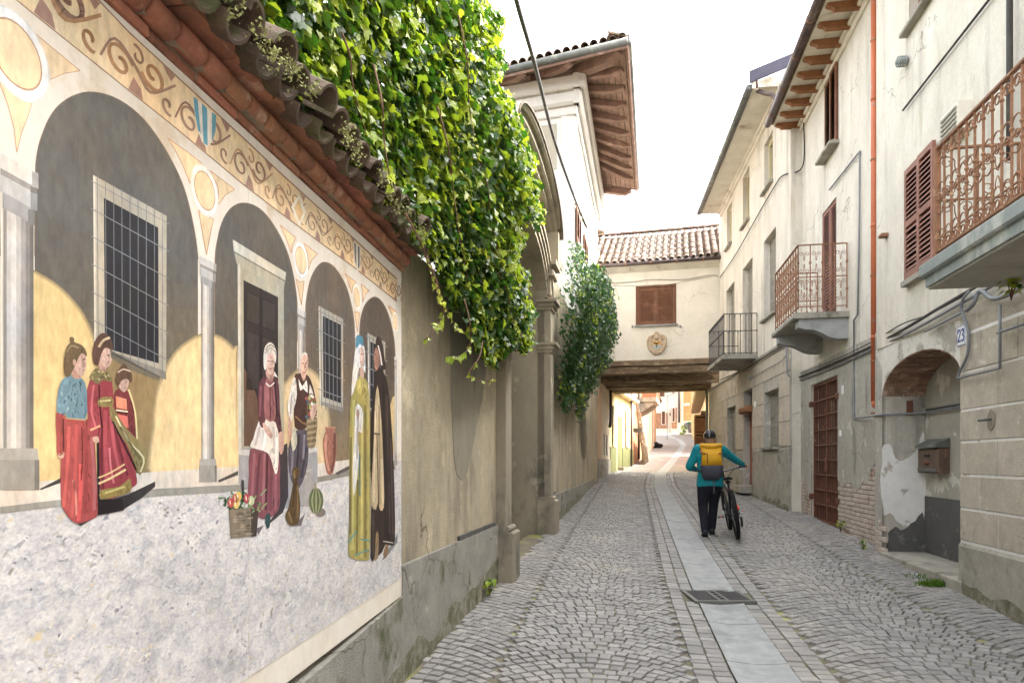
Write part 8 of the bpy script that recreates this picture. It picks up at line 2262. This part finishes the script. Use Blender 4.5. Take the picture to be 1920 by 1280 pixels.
# ---- bicycle
bk = thing('bicycle', 'black and orange electric mountain bicycle pushed by the person', 'bicycle', tuple(kp(0, 0, 0)))
WR = .365
def wheel(f0, steer=0):
    def wp(a, r, s): return kp(f0 + r * math.cos(a), s, WR + r * math.sin(a))
    b = B(); rings = []
    for i in range(40):
        a = 2 * math.pi * i / 40
        rings.append([wp(a, WR - .03 + .03 * math.cos(q), .03 * math.sin(q)) for q in [2 * math.pi * k / 10 for k in range(10)]])
    rings.append(rings[0]); b.loft(rings, cap=False)
    # knobs
    w = bk and inst_wheel(f0)
    ty = b.obj('tyre', MT['sole'], w, smooth=True)
    b = B()
    for i in range(56):
        a = 2 * math.pi * (i + .25) / 56
        for s in (-.017, .0, .017):
            a2 = a + (.03 if s == 0 else 0)
            b.hexa([wp(a2 - .018, WR - .004, s - .006), wp(a2 + .018, WR - .004, s - .006), wp(a2 + .018, WR - .004, s + .006), wp(a2 - .018, WR - .004, s + .006), wp(a2 - .018, WR + .003, s - .006), wp(a2 + .018, WR + .003, s - .006), wp(a2 + .018, WR + .003, s + .006), wp(a2 - .018, WR + .003, s + .006)])
    tag(b.obj('tread', MT['sole'], w), kind='stuff')
    b = B(); rings = []
    for i in range(40):
        a = 2 * math.pi * i / 40; rings.append([wp(a, r, s) for r, s in ((WR - .06, -.012), (WR - .045, -.015), (WR - .045, .015), (WR - .06, .012), (WR - .066, 0))])
    rings.append(rings[0]); b.loft(rings, cap=False); b.obj('rim', MT['bikeblack'], w, smooth=True)
    b = B()
    for i in range(28):
        a = 2 * math.pi * i / 28; b.tube([wp(a + (.5 if i % 2 else -.5), .025, .028 if i % 4 < 2 else -.028), wp(a, WR - .06, 0)], .0014, 4)
    tag(b.obj('spokes', MT['chrome'], w), kind='stuff')
    b = B(); b.tube([kp(f0, -.07, WR), kp(f0, .07, WR)], .02, 8); b.obj('hub', MT['bikeblack'], w, smooth=True)
    b = B(); b.tube([kp(f0, -.035, WR), kp(f0, -.032, WR)], .085, 20); b.obj('brake_disc', MT['chrome'], w)
def inst_wheel(f0):
    o = bpy.data.objects.new('wheel', None); COL.objects.link(o); WM[o] = Matrix.Translation(kp(f0, 0, WR)); o.parent = bk
    o.matrix_basis = WM[bk].inverted() @ WM[o]; o.empty_display_size = .1
    return o
RWf, FWf = -.60, .62
wheel(RWf); wheel(FWf)
fr_ = B()
head, headb = (.40, .0, .90), (.44, .0, .70); bb_ = (-.13, 0, .34); seat = (-.27, 0, .74)
fr_.tube([kp(*head), kp(*headb)], .028, 10); fr_.tube([kp(.425, 0, .74), kp(.16, 0, .5), kp(*bb_)], [.036, .046, .05], 10); fr_.tube([kp(.41, 0, .86), kp(.1, 0, .76), kp(-.25, 0, .66)], [.026, .022, .02], 10); fr_.tube([kp(*bb_), kp(-.2, 0, .55), kp(*seat)], .022, 10)
for s in (-1, 1):
    fr_.tube([kp(-.15, s * .035, .36), kp(-.35, s * .055, .37), kp(RWf, s * .07, WR)], .014, 8); fr_.tube([kp(-.235, s * .03, .62), kp(-.4, s * .055, .52), kp(RWf, s * .07, WR)], .011, 8)
fr_ = fr_.obj('frame', MT['bikeblack'], bk, smooth=True)
b = B(); b.ball(kp(*bb_), (.075, .085, .085), 14, 8); b.obj('motor', MT['bikeblack'], fr_, smooth=True)
for pts in ([kp(.2, .045, .56), kp(.02, .052, .44)], [kp(-.44, .07, .485), kp(-.54, .075, .43)], [kp(-.25, .02, .7), kp(-.26, .02, .74)]):
    b = B(); b.tube(pts, .016, 8, flat=.6); b.obj('orange_accent', MT['bikeorange'], fr_, smooth=True)
b = B()
for s in (-1, 1):
    b.tube([kp(.46, s * .062, .64), kp(FWf, s * .062, WR)], [.022, .018], 8)
b.tube([kp(.455, -.07, .66), kp(.455, .07, .66)], .024, 8); b.obj('fork', MT['bikeblack'], bk, smooth=True)
b = B(); b.tube([kp(.40, 0, .9), kp(.385, 0, .97), kp(.43, 0, .99)], .02, 8); b.obj('stem', MT['bikeblack'], bk, smooth=True)
b = B(); b.tube([kp(.41, -.37, 1.03), kp(.415, -.2, 1.02), kp(.43, -.06, .995), kp(.43, .06, .995), kp(.415, .2, 1.02), kp(.41, .37, 1.03)], .013, 8); hb2 = b.obj('handlebar', MT['bikeblack'], bk, smooth=True)
for s in (-1, 1):
    b = B(); b.tube([kp(.413, s * .26, 1.025), kp(.41, s * .385, 1.032)], .017, 8); b.obj('grip', MT['sole'], hb2, smooth=True)
    b = B(); b.tube([kp(.43, s * .22, 1.015), kp(.48, s * .27, .99), kp(.47, s * .34, .985)], .006, 5); b.obj('brake_lever', MT['chrome'], hb2)
    b = B(); b.tube([Vector(q) for q in smooth_open([tuple(kp(.44, s * .2, 1.01)), tuple(kp(.54, s * .14, .96)), tuple(kp(.5, s * .05, .84)), tuple(kp(.44, s * .03, .75))], 5)], .004, 5); b.obj('brake_hose', MT['sole'], hb2)
b = B(); b.tube([kp(*seat), kp(-.30, 0, .88)], .015, 8); b.obj('seat_post', MT['bikeblack'], bk, smooth=True)
b = B(); rg = []
for f, w, z in ((-.42, .05, .905), (-.39, .075, .9), (-.32, .07, .895), (-.24, .035, .895), (-.15, .02, .89), (-.13, .01, .885)):
    rg.append([kp(f, w * math.cos(a), z + .02 * math.sin(a) + (0 if abs(math.cos(a)) < .8 else -.012)) for a in [2 * math.pi * k / 10 for k in range(10)]])
b.loft(rg); b.obj('saddle', MT['sole'], bk, smooth=True)
b = B(); b.tube([kp(-.34, -.03, .84), kp(-.36, .03, .84)], .022, 8); b.obj('rear_light', MT['bikeblack'], bk)
for s, ang in ((1, math.radians(150)), (-1, math.radians(-30))):
    e = (bb_[0] + .17 * math.cos(ang), s * .095, bb_[2] + .17 * math.sin(ang) * .5)
    b = B(); b.tube([kp(bb_[0], s * .075, bb_[2]), kp(e[0], e[1], e[2])], [.015, .011], 8); cr = b.obj('crank', MT['bikeblack'], bk, smooth=True)
    b = B(); 
    b.loft([[kp(e[0] + x, s * q, e[2] + z) for x, z in ((-.045, -.01), (.045, -.01), (.045, .01), (-.045, .01))] for q in (.115, .205)]); pd = b.obj('pedal', MT['chrome'] if s > 0 else MT['bikeblack'], cr)
    b = B(); b.loft([[kp(e[0] + x, s * q, e[2] + z) for x, z in ((-.05, -.006), (-.045, -.006), (-.045, .006), (-.05, .006))] for q in (.14, .17)]); b.obj('reflector', MT['bikeorange'], pd)
b = B(); b.tube([kp(bb_[0], .068, bb_[2]), kp(bb_[0], .073, bb_[2])], .075, 24); b.obj('chainring', MT['bikeblack'], bk)
b = B(); b.tube([kp(RWf, .045, WR), kp(RWf, .06, WR)], .06, 20); b.obj('cassette', MT['iron'], bk)
b = B(); b.tube([kp(RWf + .02, .085, WR - .04), kp(RWf + .04, .095, WR - .12), kp(RWf + .08, .09, WR - .2)], .018, 6); b.obj('derailleur', MT['bikeblack'], bk)
b = B(); b.tube([kp(bb_[0], .07, bb_[2] + .075), kp(RWf, .055, WR + .055)], .005, 4); b.tube([kp(bb_[0], .07, bb_[2] - .075), kp(RWf + .07, .085, WR - .2)], .005, 4); b.obj('chain', MT['iron'], bk)
